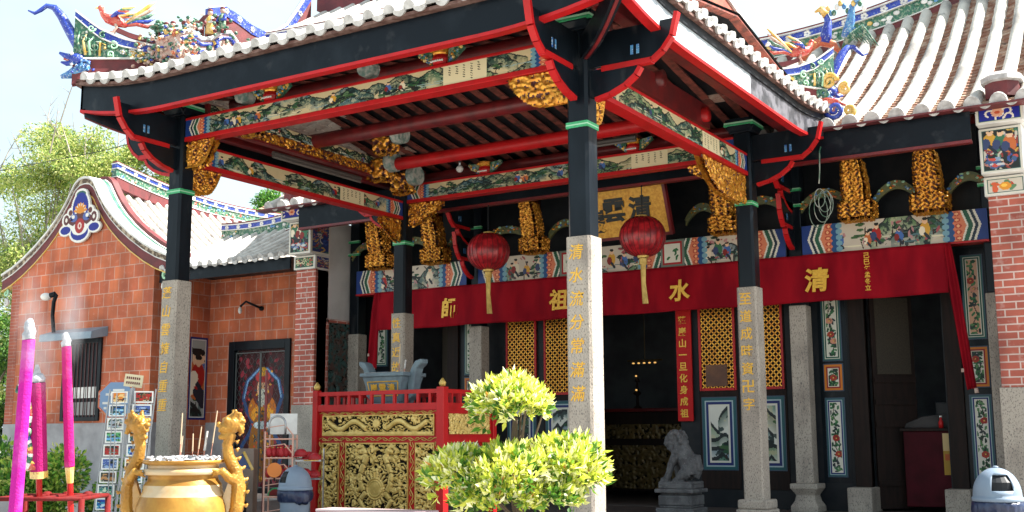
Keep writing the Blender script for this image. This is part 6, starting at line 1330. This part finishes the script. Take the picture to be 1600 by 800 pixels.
pal = [[(.85, .5, .15), (.35, .2, .15), (.9, .75, .5)], [(.1, .35, .6), (.1, .3, .3), (.6, .8, .9)], [(.8, .78, .74), (.3, .25, .25), (.6, .65, .7)], [(.35, .65, .4), (.4, .65, .85), (.2, .4, .3)], [(.65, .12, .1), (.2, .15, .1), (.5, .3, .15)], [(.25, .35, .6), (.55, .65, .8), (.15, .2, .35)], [(.4, .25, .15), (.7, .5, .3), (.2, .2, .2)], [(.1, .4, .42), (.3, .55, .45), (.75, .8, .7)], [(.05, .25, .6), (.7, .8, .85), (.1, .5, .65)]]
pn = 0
for ci, (c, r_, n_, ln) in enumerate(cols_):
    r_ = r_.normalized(); nr_ = Vector((r_.y, -r_.x, 0))
    for k in range(n_):
        q = (k*1+ci*4) % 9; cv = Cv(26, 18, (.88, .88, .86)); i_ = landscape(22, 14, 500+pn, bg=pal[q][0], figs=0); rnd = random.Random(pn)
        for e in range(26): i_.ell(rnd.uniform(0, 22), rnd.uniform(3, 14), rnd.uniform(1, 5), rnd.uniform(1, 2), rnd.choice(pal[q]))
        cv.a[2:16, 2:24] = i_.a; z = 1.97-.172*k; off = -cr_*.15*(k/9)
        T = Thing('postcard', ('postcard of %s, %s from the top of the %s column' % (sub[q], ('first', 'second', 'third', 'fourth', 'fifth', 'sixth', 'seventh', 'eighth', 'ninth')[k], ('left', 'right')[ci])), 'postcard', tuple(c+off+up_*(z-.15)), group='postcards in the wire rack')
        o_ = c+off-r_*.12+up_*z+nr_*.02; m = MB(); m.obox(o_+r_*.12-up_*.075-nr_*.004, r_*.121, nr_*.003, up_*.076); p = T.part('card', m, 'white'); picture(T, 'picture', cv, o_, r_*.24, (0, 0, -.15), p); pn += 1
# signs behind it
OS = Thing('octagonal_sign', 'blue octagonal notice board with an orange rim against the brick wall', 'sign', (-6.7, -1.44, 0))
oc = Vector((-6.7, -1.40, 1.90)); m = MB(); O = [oc+cr_*.29*math.cos(a)/math.cos(math.pi/8)*.92+up_*.29*math.sin(a)/math.cos(math.pi/8)*.92 for a in [math.pi/8+k*math.pi/4 for k in range(8)]]; 
m.add([p for p in O]+[p+fwd*.03 for p in O], [tuple(range(8)), tuple(range(15, 7, -1))]+[(i, i+8, (i+1) % 8+8, (i+1) % 8) for i in range(8)], 1)
O2 = [oc+(p-oc)*.9-fwd*.006 for p in O]; m.add(O2+[p+fwd*.005 for p in O2], [tuple(range(8)), tuple(range(15, 7, -1))]+[(i, i+8, (i+1) % 8+8, (i+1) % 8) for i in range(8)], 0)
b_ = OS.part('board', m, [mat('sign_blue', (.16, .26, .42), .5), 'orange'])
m = MB()
for z, a, b in ((.13, -.06, .1), (.07, -.16, .14), (-.05, -.20, -.1), (-.05, -.06, .06), (-.12, -.18, -.14), (-.12, -.1, -.06)): m.obox(oc+cr_*(a+b)/2+up_*z-fwd*.009, cr_*(b-a)/2, fwd*.001, up_*.016)
OS.part('lettering', m, 'white', b_); m = MB(); m.tube([oc-up_*.25+fwd*.03, Vector((oc.x, oc.y, 0))+fwd*.03], .025, 8); OS.part('post', m, 'metal')
PS = Thing('paper_sign', 'cream paper notice tilted above the postcard rack', 'sign', (-6.04, -1.66, 2.0)); pcn = Vector((-6.04, -1.68, 2.13)); r_ = (cr_*.99+up_*-.12).normalized(); u_ = (up_+cr_*.12).normalized()
m = MB(); m.obox(pcn, r_*.125, fwd*.006, u_*.085); b_ = PS.part('sheet', m, mat('cream_card', (.68, .58, .38), .7)); m = MB()
for z, w in ((.035, .09), (-.03, .085)):
    for k in range(7): m.obox(pcn+r_*(-w+.028*k)+u_*z-fwd*.008, r_*.009, fwd*.001, u_*.016)
PS.part('lettering', m, 'maroon', b_); m = MB(); m.tube([pcn-u_*.08, Vector((pc.x, pc.y, 2.0))], .008, 6); PS.part('wire_arm', m, wire)

# ================================================================== litter bins
bing = mat('bin_grey_plastic', (.20, .26, .34), .45, col2=(.17, .22, .29), sc=3)
bagm = mat('navy_bin_bag', (.012, .02, .06), .3, col2=(.025, .04, .09), sc=9, bump=.3, bsc=20)
def make_bin(loc, rz, sc_, lab):
    T = Thing('litter_bin', lab, 'bin', loc, group='grey dome-lidded litter bins', rz=rz); T.o.scale = (sc_,)*3; R = .235
    m = MB(); m.lathe([(.19, 0), (.195, .02), (.215, .55), (.22, .60)], n=40); T.lpart('barrel', m, bing, smooth=True)
    m = MB(); n_ = 48; V = []; rows = [(.225, .655, 0), (.245, .65, .006), (.25, .60, .012), (.243, .54, .018), (.23, .50, .02), (.222, .49, .0)]
    for r, z, w in rows:
        for k in range(n_): a = 2*math.pi*k/n_; V.append(((r+w*math.sin(k*2.3)+w*.6*math.sin(k*.9))*math.cos(a), (r+w*math.sin(k*2.3))*math.sin(a), z-.02*w/.02*math.sin(k*.7)-(0.03 if w > .01 else 0)*math.cos(k*.26)))
    m.add(V, [(j*n_+k, (j+1)*n_+k, (j+1)*n_+(k+1) % n_, j*n_+(k+1) % n_) for j in range(len(rows)-1) for k in range(n_)]); T.lpart('bag', m, bagm, smooth=True)
    m = MB(); prof = [(.246, .655), (.25, .665), (.25, .695), (.238, .70)]+[(.236*math.cos(a), .71+.285*math.sin(a)**.95) for a in np.linspace(.05, math.pi/2-.06, 12)]; n_ = 64
    V = [(r*math.cos(2*math.pi*k/n_), r*math.sin(2*math.pi*k/n_), z) for r, z in prof for k in range(n_)]; F = []
    for j in range(len(prof)-1):
        for k in range(n_):
            a = ((k+.5)/n_*360+90+180) % 360-180                      # opening faces -Y
            zc_ = (prof[j][1]+prof[j+1][1])/2
            if abs(a) < 27 and .775 < zc_ < .915: continue
            F.append((j*n_+k, j*n_+(k+1) % n_, (j+1)*n_+(k+1) % n_, (j+1)*n_+k))
    V.append((0, 0, 1.0)); t0 = (len(prof)-1)*n_; F += [(t0+k, t0+(k+1) % n_, len(V)-1) for k in range(n_)]
    m.add(V, F); o = T.lpart('lid', m, bing, smooth=True); md = o.modifiers.new('t', 'SOLIDIFY'); md.thickness = .008; md.offset = -1
    m = MB(); m.lathe([(.20, .70), (.20, .85), (.13, .93), (.02, .95)], n=24); T.lpart('dark_inside', m, 'dark', o); m = MB(); m.ball((0, 0, 1.0), (.03, .03, .014), 10, 6); T.lpart('lid_knob', m, bing, o)
make_bin((-4.63, .02, 0), rad(-22), .97, 'grey litter bin with navy bag beside the gold offering table')
make_bin((4.40, .84, 0), rad(24), 1.02, 'grey litter bin with navy bag before the granite pillar base at right')

# ================================================================== goods rack, broom and boxes
GR = Thing('wire_goods_rack', 'pink wire display rack with a hoop handle holding red pouches beside the grilled door', 'rack', (-5.15, .25, 0)); pw = mat('salmon_wire', (.62, .34, .26), .45)
a0_, cR = Vector((-5.32, .12, 0)), cr_; m = MB()
for q in (0, .40):
    for s in (0, .32): m.tube([a0_+cR*q+fwd*s, a0_+cR*q+fwd*s+up_*(1.45 if q == 0 else 1.40)], .013, 6)
for z in (.15, .52, .78, 1.07, 1.34):
    P = [a0_+up_*z, a0_+cR*.40+up_*z, a0_+cR*.40+fwd*.32+up_*z, a0_+fwd*.32+up_*z, a0_+up_*z]; m.tube(P, .012, 6)
    for k in range(1, 9): m.tube([a0_+cR*.05*k+up_*z, a0_+cR*.05*k+fwd*.32+up_*z], .005, 4)
    m.tube([a0_+cR*.28+up_*(z+.2), a0_+cR*.40+up_*(z+.06)], .01, 5); m.tube([a0_+up_*(z+.16), a0_+cR*.28+up_*(z+.2)], .007, 5)
GR.part('wire_frame', m, pw); m = MB(); m.tube([a0_+cR*.05+up_*1.40]+[a0_+cR*(.17-.12*math.cos(t))+up_*(1.55+.12*math.sin(t)) for t in np.linspace(0, math.pi, 9)]+[a0_+cR*.29+up_*1.40], .016, 8); GR.part('hoop_handle', m, 'metal', smooth=True)
m = MB(); m.obox(a0_+cR*.2+fwd*.31+up_*1.56, cR*.2, fwd*.006, up_*.15); GR.part('header_card', m, 'white')
rnd = random.Random(8); redp = mat('red_pouch', (.42, .012, .02), .6, col2=(.30, .01, .015), sc=12); orf = mat('orange_card', (.75, .22, .04), .6); names = ['first', 'second', 'third', 'fourth', 'fifth', 'sixth']
for zi, (z, sn) in enumerate(((1.08, 'top'), (.79, 'middle'))):
    for k in range(6):
        c = a0_+cR*(.05+.06*k)+fwd*(.05+.04*(k % 3))+up_*z; T = Thing('red_pouch', 'red silk pouch, %s from the left on the %s shelf of the goods rack' % (names[k], sn), 'pouch', tuple(c), group='red pouches on the wire rack')
        m = MB(); m.ball((0, 0, .07), (.045, .05, .075), 10, 7); m.tube([(0, 0, .13), (.01, 0, .17)], [.02, .03], 8); T.lpart('bag', m, redp, smooth=True); m = MB(); m.lathe([(.024, 0), (.024, .012)], (0, 0, .135), 10); T.lpart('tie', m, 'pgold')
for k, (dx, df, z) in enumerate(((.50, .12, 1.1), (.60, .2, 1.06), (.70, .12, 1.04), (.56, .15, .82), (.68, .2, .8))):
    c = a0_+cR*dx+fwd*df+up_*z; T = Thing('red_hat', ('dark red hat, %s on the %s shelf right of the goods rack' % (names[k % 3], 'upper' if k < 3 else 'lower')), 'hat', tuple(c), group='red hats right of the rack')
    m = MB(); m.lathe([(.10*math.cos(a)+.0, .10*math.sin(a)) for a in np.linspace(0, 1.5, 7)], (0, 0, 0), 18); b_ = T.lpart('crown', m, redp, smooth=True); m = MB(); m.prism([(-.09, 0), (.09, 0), (.07, -.16), (-.07, -.16)], 'z', -.012, 0); T.lpart('peak', m, redp if k != 2 else 'yellow', b_)
m = MB()
for z in (1.03, .77): m.obox(a0_+cR*.6+fwd*.2+up_*z, cR*.2, fwd*.14, up_*.012)
for k in (.42, .8): m.tube([a0_+cR*k+fwd*.32, a0_+cR*k+fwd*.32+up_*1.2], .012, 6)
GR.part('side_shelf', m, 'metal')
T = Thing('round_fan', 'round orange fan propped among the red pouches on the middle shelf', 'fan', tuple(a0_+cR*.15-fwd*.02+up_*.8)); m = MB(); m.tube([Vector((0, 0, .1)), Vector((0, 0, .1))-fwd*.012], .105, 24); T.lpart('disc', m, orf); m = MB(); m.tube([(0, 0, .01), (0, 0, -.06)], .01, 6); T.lpart('grip', m, 'wood')
T = Thing('melon_slice', 'green and red half-round cushion on the lower shelf of the goods rack', 'cushion', tuple(a0_+cR*.18+fwd*.1+up_*.53)); m = MB(); pr = [(.16*math.cos(a), .12*math.sin(a)) for a in np.linspace(0, math.pi, 14)]; m.prism(pr, 'y', -.04, .04, 0); b_ = T.lpart('rind', m, 'green'); m = MB(); m.prism([(a*.82, b*.8+.004) for a, b in pr], 'y', -.046, .046); T.lpart('flesh', m, 'dred', b_)
T = Thing('floor_pole', 'dark red upright pole standing before the painted door', 'pole', (-5.55, .35, 0)); m = MB(); m.tube([(-5.55, .35, 0), (-5.55, .35, 2.35)], .02, 8); T.part('shaft', m, 'dred'); m = MB(); m.lathe([(.09, 0), (.09, .03), (.03, .05)], (-5.55, .35, 0), 14); T.part('foot', m, 'metal')
T = Thing('board_box', 'dull beige wooden box standing behind the gold urn', 'box', (-6.0, .5, 0)); m = MB(); bc = Vector((-6.12, .42, 0)); m.obox(bc+up_*.6, cr_*.25, fwd*.15, up_*.6); b_ = T.part('body', m, mat('beige_board', (.30, .22, .18), .8, col2=(.22, .17, .14), sc=4), bevel=.01); m = MB()
for dx in (-.1, .06): m.obox(bc+up_*.85+cr_*dx-fwd*.152, cr_*.015, fwd*.003, up_*.02)
T.part('handle_holes', m, 'dark', b_)
T = Thing('dustpan', 'blue and yellow dustpan with an upright handle beside the goods rack', 'dustpan', (-5.75, .1, .7)); dc = Vector((-5.70, .06, 1.0)); m = MB(); A_ = [dc-cr_*.14-up_*.02, dc+cr_*.16-up_*.10, dc+cr_*.02+up_*.16]; m.add(A_+[p+fwd*.04 for p in A_], [(0, 1, 2), (5, 4, 3), (0, 3, 4, 1), (1, 4, 5, 2), (2, 5, 3, 0)]); b_ = T.part('pan', m, mat('pan_blue', (.02, .05, .16), .4)); m = MB(); m.tube([A_[1]-fwd*.02, A_[2]-fwd*.02], .022, 6); T.part('pan_rim', m, 'yellow', b_); m = MB(); m.tube([dc+fwd*.03, dc+fwd*.03-up_*1.0], .015, 6); T.part('handle', m, 'metal')
T = Thing('yellow_bucket', 'yellow bucket on the floor behind the gold urn', 'bucket', (-5.7, .0, .0)); m = MB(); m.lathe([(.11, .45), (.14, .70), (.15, .72), (.13, .71)], (-5.73, .02, 0), 20); m.lathe([(.12, 0), (.13, .45)], (-5.73, .02, 0), 20, 1); T.part('pail', m, ['yellow', 'dark'], smooth=True); m = MB(); m.tube([(-5.73+.15*math.cos(t), .02, .71+.1*math.sin(t)) for t in np.linspace(0, math.pi, 9)], .006, 5); T.part('bail', m, 'metal')

# ================================================================== stone guardian lion
LI = Thing('stone_lion', 'grey carved stone lion sitting on a stepped pedestal beside the central doorway', 'statue', (-1.90, 7.1, 0))
m = MB(); 
for hw_, hd, z0, z1 in ((.36, .34, 0, .10), (.31, .29, .10, .14), (.32, .30, .14, .32), (.29, .27, .32, .36), (.37, .35, .36, .43), (.32, .29, .43, .52)): m.box(-hw_, hw_, -hd, hd, z0, z1)
LI.lpart('pedestal', m, 'dgranite', bevel=.02)
m = MB(); z0 = .52
m.tube([(.22, 0, z0+.13), (.20, 0, z0+.30), (.06, 0, z0+.50), (-.06, 0, z0+.60)], [.19, .19, .17, .15], 14); m.ball((-.12, 0, z0+.70), (.17, .16, .17), 14, 10)
m.tube([(-.14, 0, z0+.66), (-.27, 0, z0+.66), (-.33, 0, z0+.67)], [.12, .10, .07], 12); m.tube([(-.14, 0, z0+.60), (-.27, -.01, z0+.565)], [.08, .05], 10)
for s in (-1, 1):
    m.tube([(-.05, s*.10, z0+.45), (-.15, s*.11, z0+.30), (-.22+.12*(s > 0), s*.11, z0+.12), (-.28+.16*(s > 0), s*.11, z0+.05)], [.09, .075, .065, .07], 10); m.ball((-.33+.18*(s > 0), s*.11, z0+.045), (.08, .065, .05), 10, 7)
    m.tube([(.20, s*.14, z0+.2), (.10, s*.17, z0+.12), (.0, s*.16, z0+.05)], [.12, .09, .06], 10); m.ball((-.03, s*.16, z0+.04), (.08, .06, .045), 10, 7); m.ball((-.15, s*.13, z0+.78), (.045, .03, .05), 8, 6); m.ball((-.26, s*.08, z0+.73), .035, 8, 6)
    for k in range(10): a = k*.55; m.ball((-.04+.12*math.cos(a), s*.13, z0+.66+.16*math.sin(a)), .05, 8, 6)
for k in range(7): m.ball((.02+.05*k, .0, z0+.78-.075*k), (.06, .09, .055), 8, 6)
m.tube([(.34, 0, z0+.1), (.42, 0, z0+.25), (.38, 0, z0+.42), (.30, 0, z0+.45)], [.07, .08, .07, .03], 10); m.ball((-.2, 0, z0+.02), (.14, .12, .04), 10, 6); m.box(-.38, .38, -.24, .24, z0-.01, z0+.03)
m.v = [(x*.86, y*1.05, .52+(z-.52)*1.10) for x, y, z in m.v]; o = LI.lpart('lion', m, 'dgranite', smooth=True); remesh(o, .014, .03, .05)

# ================================================================== planting
def leaf_mesh(P, Dn, length, width, cols, rs, fold=.25):
    """many real leaves: P centres, Dn directions"""
    n = len(P); D = Dn/np.linalg.norm(Dn, axis=1, keepdims=True); R = rs.normal(size=(n, 3)); S = np.cross(D, R); S /= np.linalg.norm(S, axis=1, keepdims=True); Nn = np.cross(S, D)
    Lh = (length*(.55+.8*rs.rand(n)))[:, None]; Wd = (width*(.7+.6*rs.rand(n)))[:, None]
    tip = P+D*Lh; l = P+D*Lh*.5+S*Wd*.5+Nn*Wd*fold; r = P+D*Lh*.5-S*Wd*.5+Nn*Wd*fold; mid = P+D*Lh*.55
    V = np.stack([P, l, tip, r, mid], 1).reshape(-1, 3); i = np.arange(n)*5; F = np.stack([np.stack([i, i+4, i+1], 1), np.stack([i+1, i+4, i+2], 1), np.stack([i+2, i+4, i+3], 1), np.stack([i+3, i+4, i], 1)], 1).reshape(-1, 3)
    mb = MB(); mb.v = V.tolist(); mb.f = F.tolist(); mb.m = [0]*len(F); mb.c = np.repeat(cols, 4, 0); return mb
K['leaf'] = attrmat('leaf', .5, trans=.35, spec=.3)
def pick(rs, n, pal, w): return np.array(pal)[rs.choice(len(pal), n, p=np.array(w)/sum(w))]*(.8+.4*rs.rand(n))[:, None]
# clipped variegated shrub in a pot
SH = Thing('potted_shrub', 'clipped potted shrub with yellow-green variegated leaves in two tiers before the near column', 'shrub', (2.0, -4.87, -.12))
rs = np.random.RandomState(5); bc = np.array([2.0, -4.87, 0]); R3 = np.array([[cr_.x, fwd.x, 0], [cr_.y, fwd.y, 0], [0, 0, 1]])
tips, dirs = [], []
for (cx_, cy_, cz_, rx, ry, rz_, n_) in ((-.04, 0, 1.56, .27, .28, .20, 330), (-.03, 0, 1.66, .16, .18, .13, 110), (-.40, 0, 1.05, .25, .26, .20, 230), (-.02, -.08, 1.02, .34, .32, .25, 330), (.36, 0, 1.10, .30, .27, .24, 280), (-.2, .15, 1.05, .3, .3, .2, 120), (.2, .15, 1.08, .3, .3, .2, 120), (-.12, -.12, .88, .32, .22, .15, 190), (.52, .0, 1.02, .14, .2, .2, 90), (.22, -.1, .92, .24, .2, .14, 130)):
    d = rs.normal(size=(n_, 3)); d[:, 2] = np.where(d[:, 2] < -.3, -d[:, 2]*.6, d[:, 2]); d /= np.linalg.norm(d, axis=1, keepdims=True); rr = (.80+.28*rs.rand(n_))[:, None]
    tips.append(np.array([cx_, cy_, cz_])+d*rr*np.array([rx, ry, rz_])); dirs.append(d*.8+np.array([0, 0, .45]))
tips = np.concatenate(tips); dirs = np.concatenate(dirs); k_ = 8
P = np.repeat(tips, k_, 0)+rs.normal(size=(len(tips)*k_, 3))*.014; D = np.repeat(dirs, k_, 0)+rs.normal(size=(len(tips)*k_, 3))*.62
new = np.repeat(rs.rand(len(tips)) < np.clip(.28+.85*dirs[:, 2], .12, .85), k_)
ca = pick(rs, len(P), [(.86, .86, .40), (.72, .74, .12), (.50, .60, .07), (.90, .88, .62), (.65, .28, .06)], [4, 5, 4, 2, .15]); cb = pick(rs, len(P), [(.10, .24, .03), (.20, .36, .05), (.05, .14, .02), (.5, .55, .12)], [5, 4, 3, 1.0])
fo = leaf_mesh((R3@P.T).T+bc, (R3@D.T).T, .072, .029, np.where(new[:, None], ca, cb), rs); SH.part('foliage', fo, 'leaf')
m = MB(); bv = Vector(bc)
m.tube([bv+up_*.5, bv+up_*.8+cr_*.03, bv+up_*1.1-cr_*.02, bv+up_*1.5], [.05, .045, .035, .02], 8)
for k in range(16):
    t = tips[rs.randint(len(tips))]; q = Vector((R3@t)+bc); m.tube([bv+up_*(.75+.4*rs.rand()), bv.lerp(q, .5)+up_*.2*(q.z-.6)*.3+up_*.4, q], [.018, .012, .005], 5)
SH.part('stems', m, mat('shrub_bark', (.10, .07, .05), .9)); m = MB(); m.lathe([(.2, 0), (.24, .05), (.34, .52), (.38, .54), (.38, .62), (.33, .62), (.32, .55)], (2.0, -4.87, -.12), 28); SH.part('pot', m, mat('glazed_pot', (.06, .05, .05), .3), smooth=True)
# hedge shrubs before the side building
def bush(loc, rx, ry, rz_, n_, seed, lab, pal, w, ln=.085, wd=.045, name='shrub', group=None):
    rs = np.random.RandomState(seed); T = Thing(name, lab, 'shrub', loc, group=group); blobs = [(rs.uniform(-.55, .55), rs.uniform(-.5, .5), rs.uniform(.35, .8), rs.uniform(.35, .55)) for _ in range(9)]; P, D = [], []
    for bx, by_, bz, br in blobs:
        d = rs.normal(size=(n_//9, 3)); d /= np.linalg.norm(d, axis=1, keepdims=True); P.append((np.array([bx, by_, bz*.9])+d*br*(.6+.45*rs.rand(len(d), 1))*np.array([1, 1, .62]))*np.array([rx, ry, rz_])); D.append(d+np.array([0, 0, .3])+rs.normal(size=d.shape)*.6)
    P = np.concatenate(P); D = np.concatenate(D); ok = P[:, 2] > .02; P, D = P[ok], D[ok]
    T.lpart('foliage', leaf_mesh(P, D, ln, wd, pick(rs, len(P), pal, w), rs), 'leaf'); m = MB()
    for k in range(9): q = Vector(P[rs.randint(len(P))]); m.tube([(rs.uniform(-.1, .1), rs.uniform(-.1, .1), 0), (q.x*.5, q.y*.5, q.z*.5), q], [.03, .018, .005], 5)
    T.lpart('stems', m, bpy.data.materials['shrub_bark']); return T
gpal = [(.10, .26, .04), (.20, .40, .06), (.42, .55, .09), (.05, .13, .03), (.62, .64, .18)]
for (x, y, rx, ry, rz_, sd, lab, ww) in ((-8.6, -2.3, 1.0, .8, 1.75, 1, 'bushy green shrub at the far left behind the joss sticks', [4, 4, 2, 2, .8]), (-7.45, -1.9, .9, .8, 1.55, 2, 'bright yellow-green shrub behind the crimson joss stick', [3, 4, 4, 1, 1.6]), (-6.75, -1.3, .55, .5, 1.2, 3, 'smaller loose shrub next to the postcard rack', [4, 4, 1, 2, .4])): bush((x, y, -.12), rx, ry, rz_, 8000 if sd < 3 else 3000, sd, lab, gpal, ww)
m = MB(); m.box(-9.6, -6.5, -3.3, -2.95, -.12, .62); tag(m.build('planter_wall', 'plas', bevel=.02), 'low grey planter wall in front of the left shrubs', 'planter')
# trees
def tree(loc, blobs, n_, seed, lab, pal, w, trunk_h, ln=.15, wd=.055, bare=0, group=None, tr=.16, name='tree'):
    rs = np.random.RandomState(seed); T = Thing(name, lab, 'tree', loc, group=group); P, D = [], []; tot = sum(b[3]**2 for b in blobs)
    sub = []
    for bx, by_, bz, br in blobs:
        for k in range(9):
            d = rs.normal(size=3); d /= np.linalg.norm(d); sub.append((np.array([bx, by_, bz])+d*br*(.35+.6*rs.rand())*np.array([1, 1, .8]), br*rs.uniform(.22, .46)))
    for c_, r_ in sub:
        k = int(n_*r_**2/sum(s[1]**2 for s in sub)); d = rs.normal(size=(k, 3)); d /= np.linalg.norm(d, axis=1, keepdims=True); P.append(c_+d*r_*(rs.rand(k, 1)**.5)*np.array([1.15, 1.15, .75])); D.append(d*.6+rs.normal(size=d.shape)*.7+np.array([0, 0, -.2]))
    P = np.concatenate(P); D = np.concatenate(D); T.lpart('crown', leaf_mesh(P, D, ln, wd, pick(rs, len(P), pal, w), rs), 'leaf')
    m = MB(); top = Vector((0, 0, trunk_h)); m.tube([(0, 0, -.1), (.1, 0, trunk_h*.5), top], [tr*1.5, tr*1.1, tr], 9)
    for c_, r_ in sub[::2]:
        q = Vector(c_); mid = top.lerp(q, .5)+Vector((rs.uniform(-.3, .3), rs.uniform(-.3, .3), .1)); m.tube([top*.8, mid, q], [tr*.5, tr*.28, .015], 6)
    for k in range(bare):
        c_, r_ = sub[rs.randint(len(sub))]; q = Vector(c_); e = Vector((rs.uniform(-.8, .8), rs.uniform(-.5, .5), rs.uniform(.5, 1.5))).normalized()*rs.uniform(1.2, 3.0); b2 = q+e*.55+Vector((rs.uniform(-.2, .2), 0, 0)); m.tube([q, b2, q+e], [.035, .022, .006], 5)
        for z in range(3): f = Vector((rs.uniform(-.6, .6), rs.uniform(-.4, .4), rs.uniform(0, .6))); m.tube([q+e*(.4+.2*z), q+e*(.4+.2*z)+f], [.015, .004], 4)
    T.lpart('trunk', m, mat('bark_%d' % seed, (.34, .30, .25), .9, col2=(.22, .19, .16), sc=5, stretch=(3, 3, .5), bump=.3, bsc=20)); return T
yg = [(.38, .46, .11), (.24, .36, .08), (.54, .56, .18), (.10, .18, .05), (.66, .66, .32)]
tree((-31.5, 15, 0), [(0, 0, 8.6, 3.3), (2.6, -.5, 10.9, 2.1), (-1.0, 0, 11.6, 2.5), (1.2, 0, 12.2, 1.6), (1.5, 0, 6.0, 2.8), (-1, -1, 4.4, 2.6), (2.5, -.5, 7.6, 2.0)], 70000, 11, 'large loose yellow-green tree with bare grey twigs at the far left', yg, [4, 3, 3, 2, 1.2], 4.5, bare=46)
tree((-27.6, 16.5, 0), [(-.2, 0, 10.6, 1.8), (1.0, 0, 11.9, 1.5), (1.9, 0, 10.4, 1.5), (1.7, 0, 9.0, 1.7), (-.6, 0, 7.6, 2.0)], 40000, 12, 'mid green tree behind the peak of the bell-shaped gable', yg, [4, 4, 1.5, 2, .6], 4.5, bare=12)
tree((-25.2, 20.5, 0), [(0, 0, 9.2, 1.3), (.6, 0, 9.9, 1.1), (-.8, 0, 8.4, 1.3)], 15000, 13, 'small bright green tree showing past the near left column', [(.07, .22, .03), (.13, .32, .05), (.24, .40, .08), (.03, .10, .02)], [4, 4, 2, 2], 6)
tree((-24.4, 8.0, 0), [(0, 0, 3.6, 1.5), (-.6, 0, 4.8, 1.4), (.2, 0, 2.0, 1.4), (-1, 0, 6.0, 1.5)], 22000, 14, 'dark green low tree at the left edge beside the gable wall', [(.05, .14, .02), (.10, .24, .04), (.22, .34, .06), (.02, .06, .015)], [4, 4, 1.5, 2], 2.0)
# overhead wires
PLN = Thing('power_pole', 'grey utility pole outside the left edge carrying a thin overhead wire past the trees', 'pole', (-36, 10, 0)); m2 = MB(); m2.tube([(-36, 10, 0), (-36, 10, 10.6)], .14, 10); PLN.part('pole', m2, 'metal'); m2 = MB(); m2.box(-36.9, -35.1, 9.95, 10.05, 10.2, 10.32); PLN.part('crossarm', m2, 'wood')
m2 = MB(); m2.tube([(-36, 10, 10.3), (-29, 10, 10.05), (-22, 10, 10.0), (-14, 10, 10.3)], .012, 5); PLN.part('wire', m2, 'dark')
# thin smoke at the joss tips
def smoke(c, rx, rz_, name):
    m = MB(); m.ball((0, 0, 0), (rx, rx*.7, rz_), 16, 12); o = m.build(name, 'white', loc=c); o['kind'] = 'stuff'
    ma = bpy.data.materials.new('smoke'); ma.use_nodes = True; t = ma.node_tree; t.nodes.remove(t.nodes['Principled BSDF']); v = N(t, 'ShaderNodeVolumePrincipled'); v.inputs['Color'].default_value = (.95, .95, 1, 1)
    tc = N(t, 'ShaderNodeTexCoord'); n = N(t, 'ShaderNodeTexNoise'); n.inputs['Scale'].default_value = 7; gr = N(t, 'ShaderNodeTexGradient', gradient_type='SPHERICAL'); mp = N(t, 'ShaderNodeMapping'); mp.inputs['Scale'].default_value = (1/rx, 1/(rx*.7), 1/rz_)
    t.links.new(tc.outputs['Object'], mp.inputs[0]); t.links.new(mp.outputs[0], gr.inputs[0]); t.links.new(tc.outputs['Object'], n.inputs[0])
    a = N(t, 'ShaderNodeMath', operation='MULTIPLY'); b = N(t, 'ShaderNodeMath', operation='MULTIPLY'); b.inputs[1].default_value = 4.5
    t.links.new(gr.outputs['Fac'], a.inputs[0]); t.links.new(n.outputs['Fac'], a.inputs[1]); t.links.new(a.outputs[0], b.inputs[0]); t.links.new(b.outputs[0], v.inputs['Density']); t.links.new(v.outputs[0], t.nodes['Material Output'].inputs['Volume'])
    o.data.materials[0] = ma
smoke((-.56, -7.2, 2.16), .14, .42, 'smoke'); smoke((-1.0, -6.75, 1.96), .15, .38, 'smoke'); smoke((-.82, -6.66, 2.26), .15, .42, 'smoke')
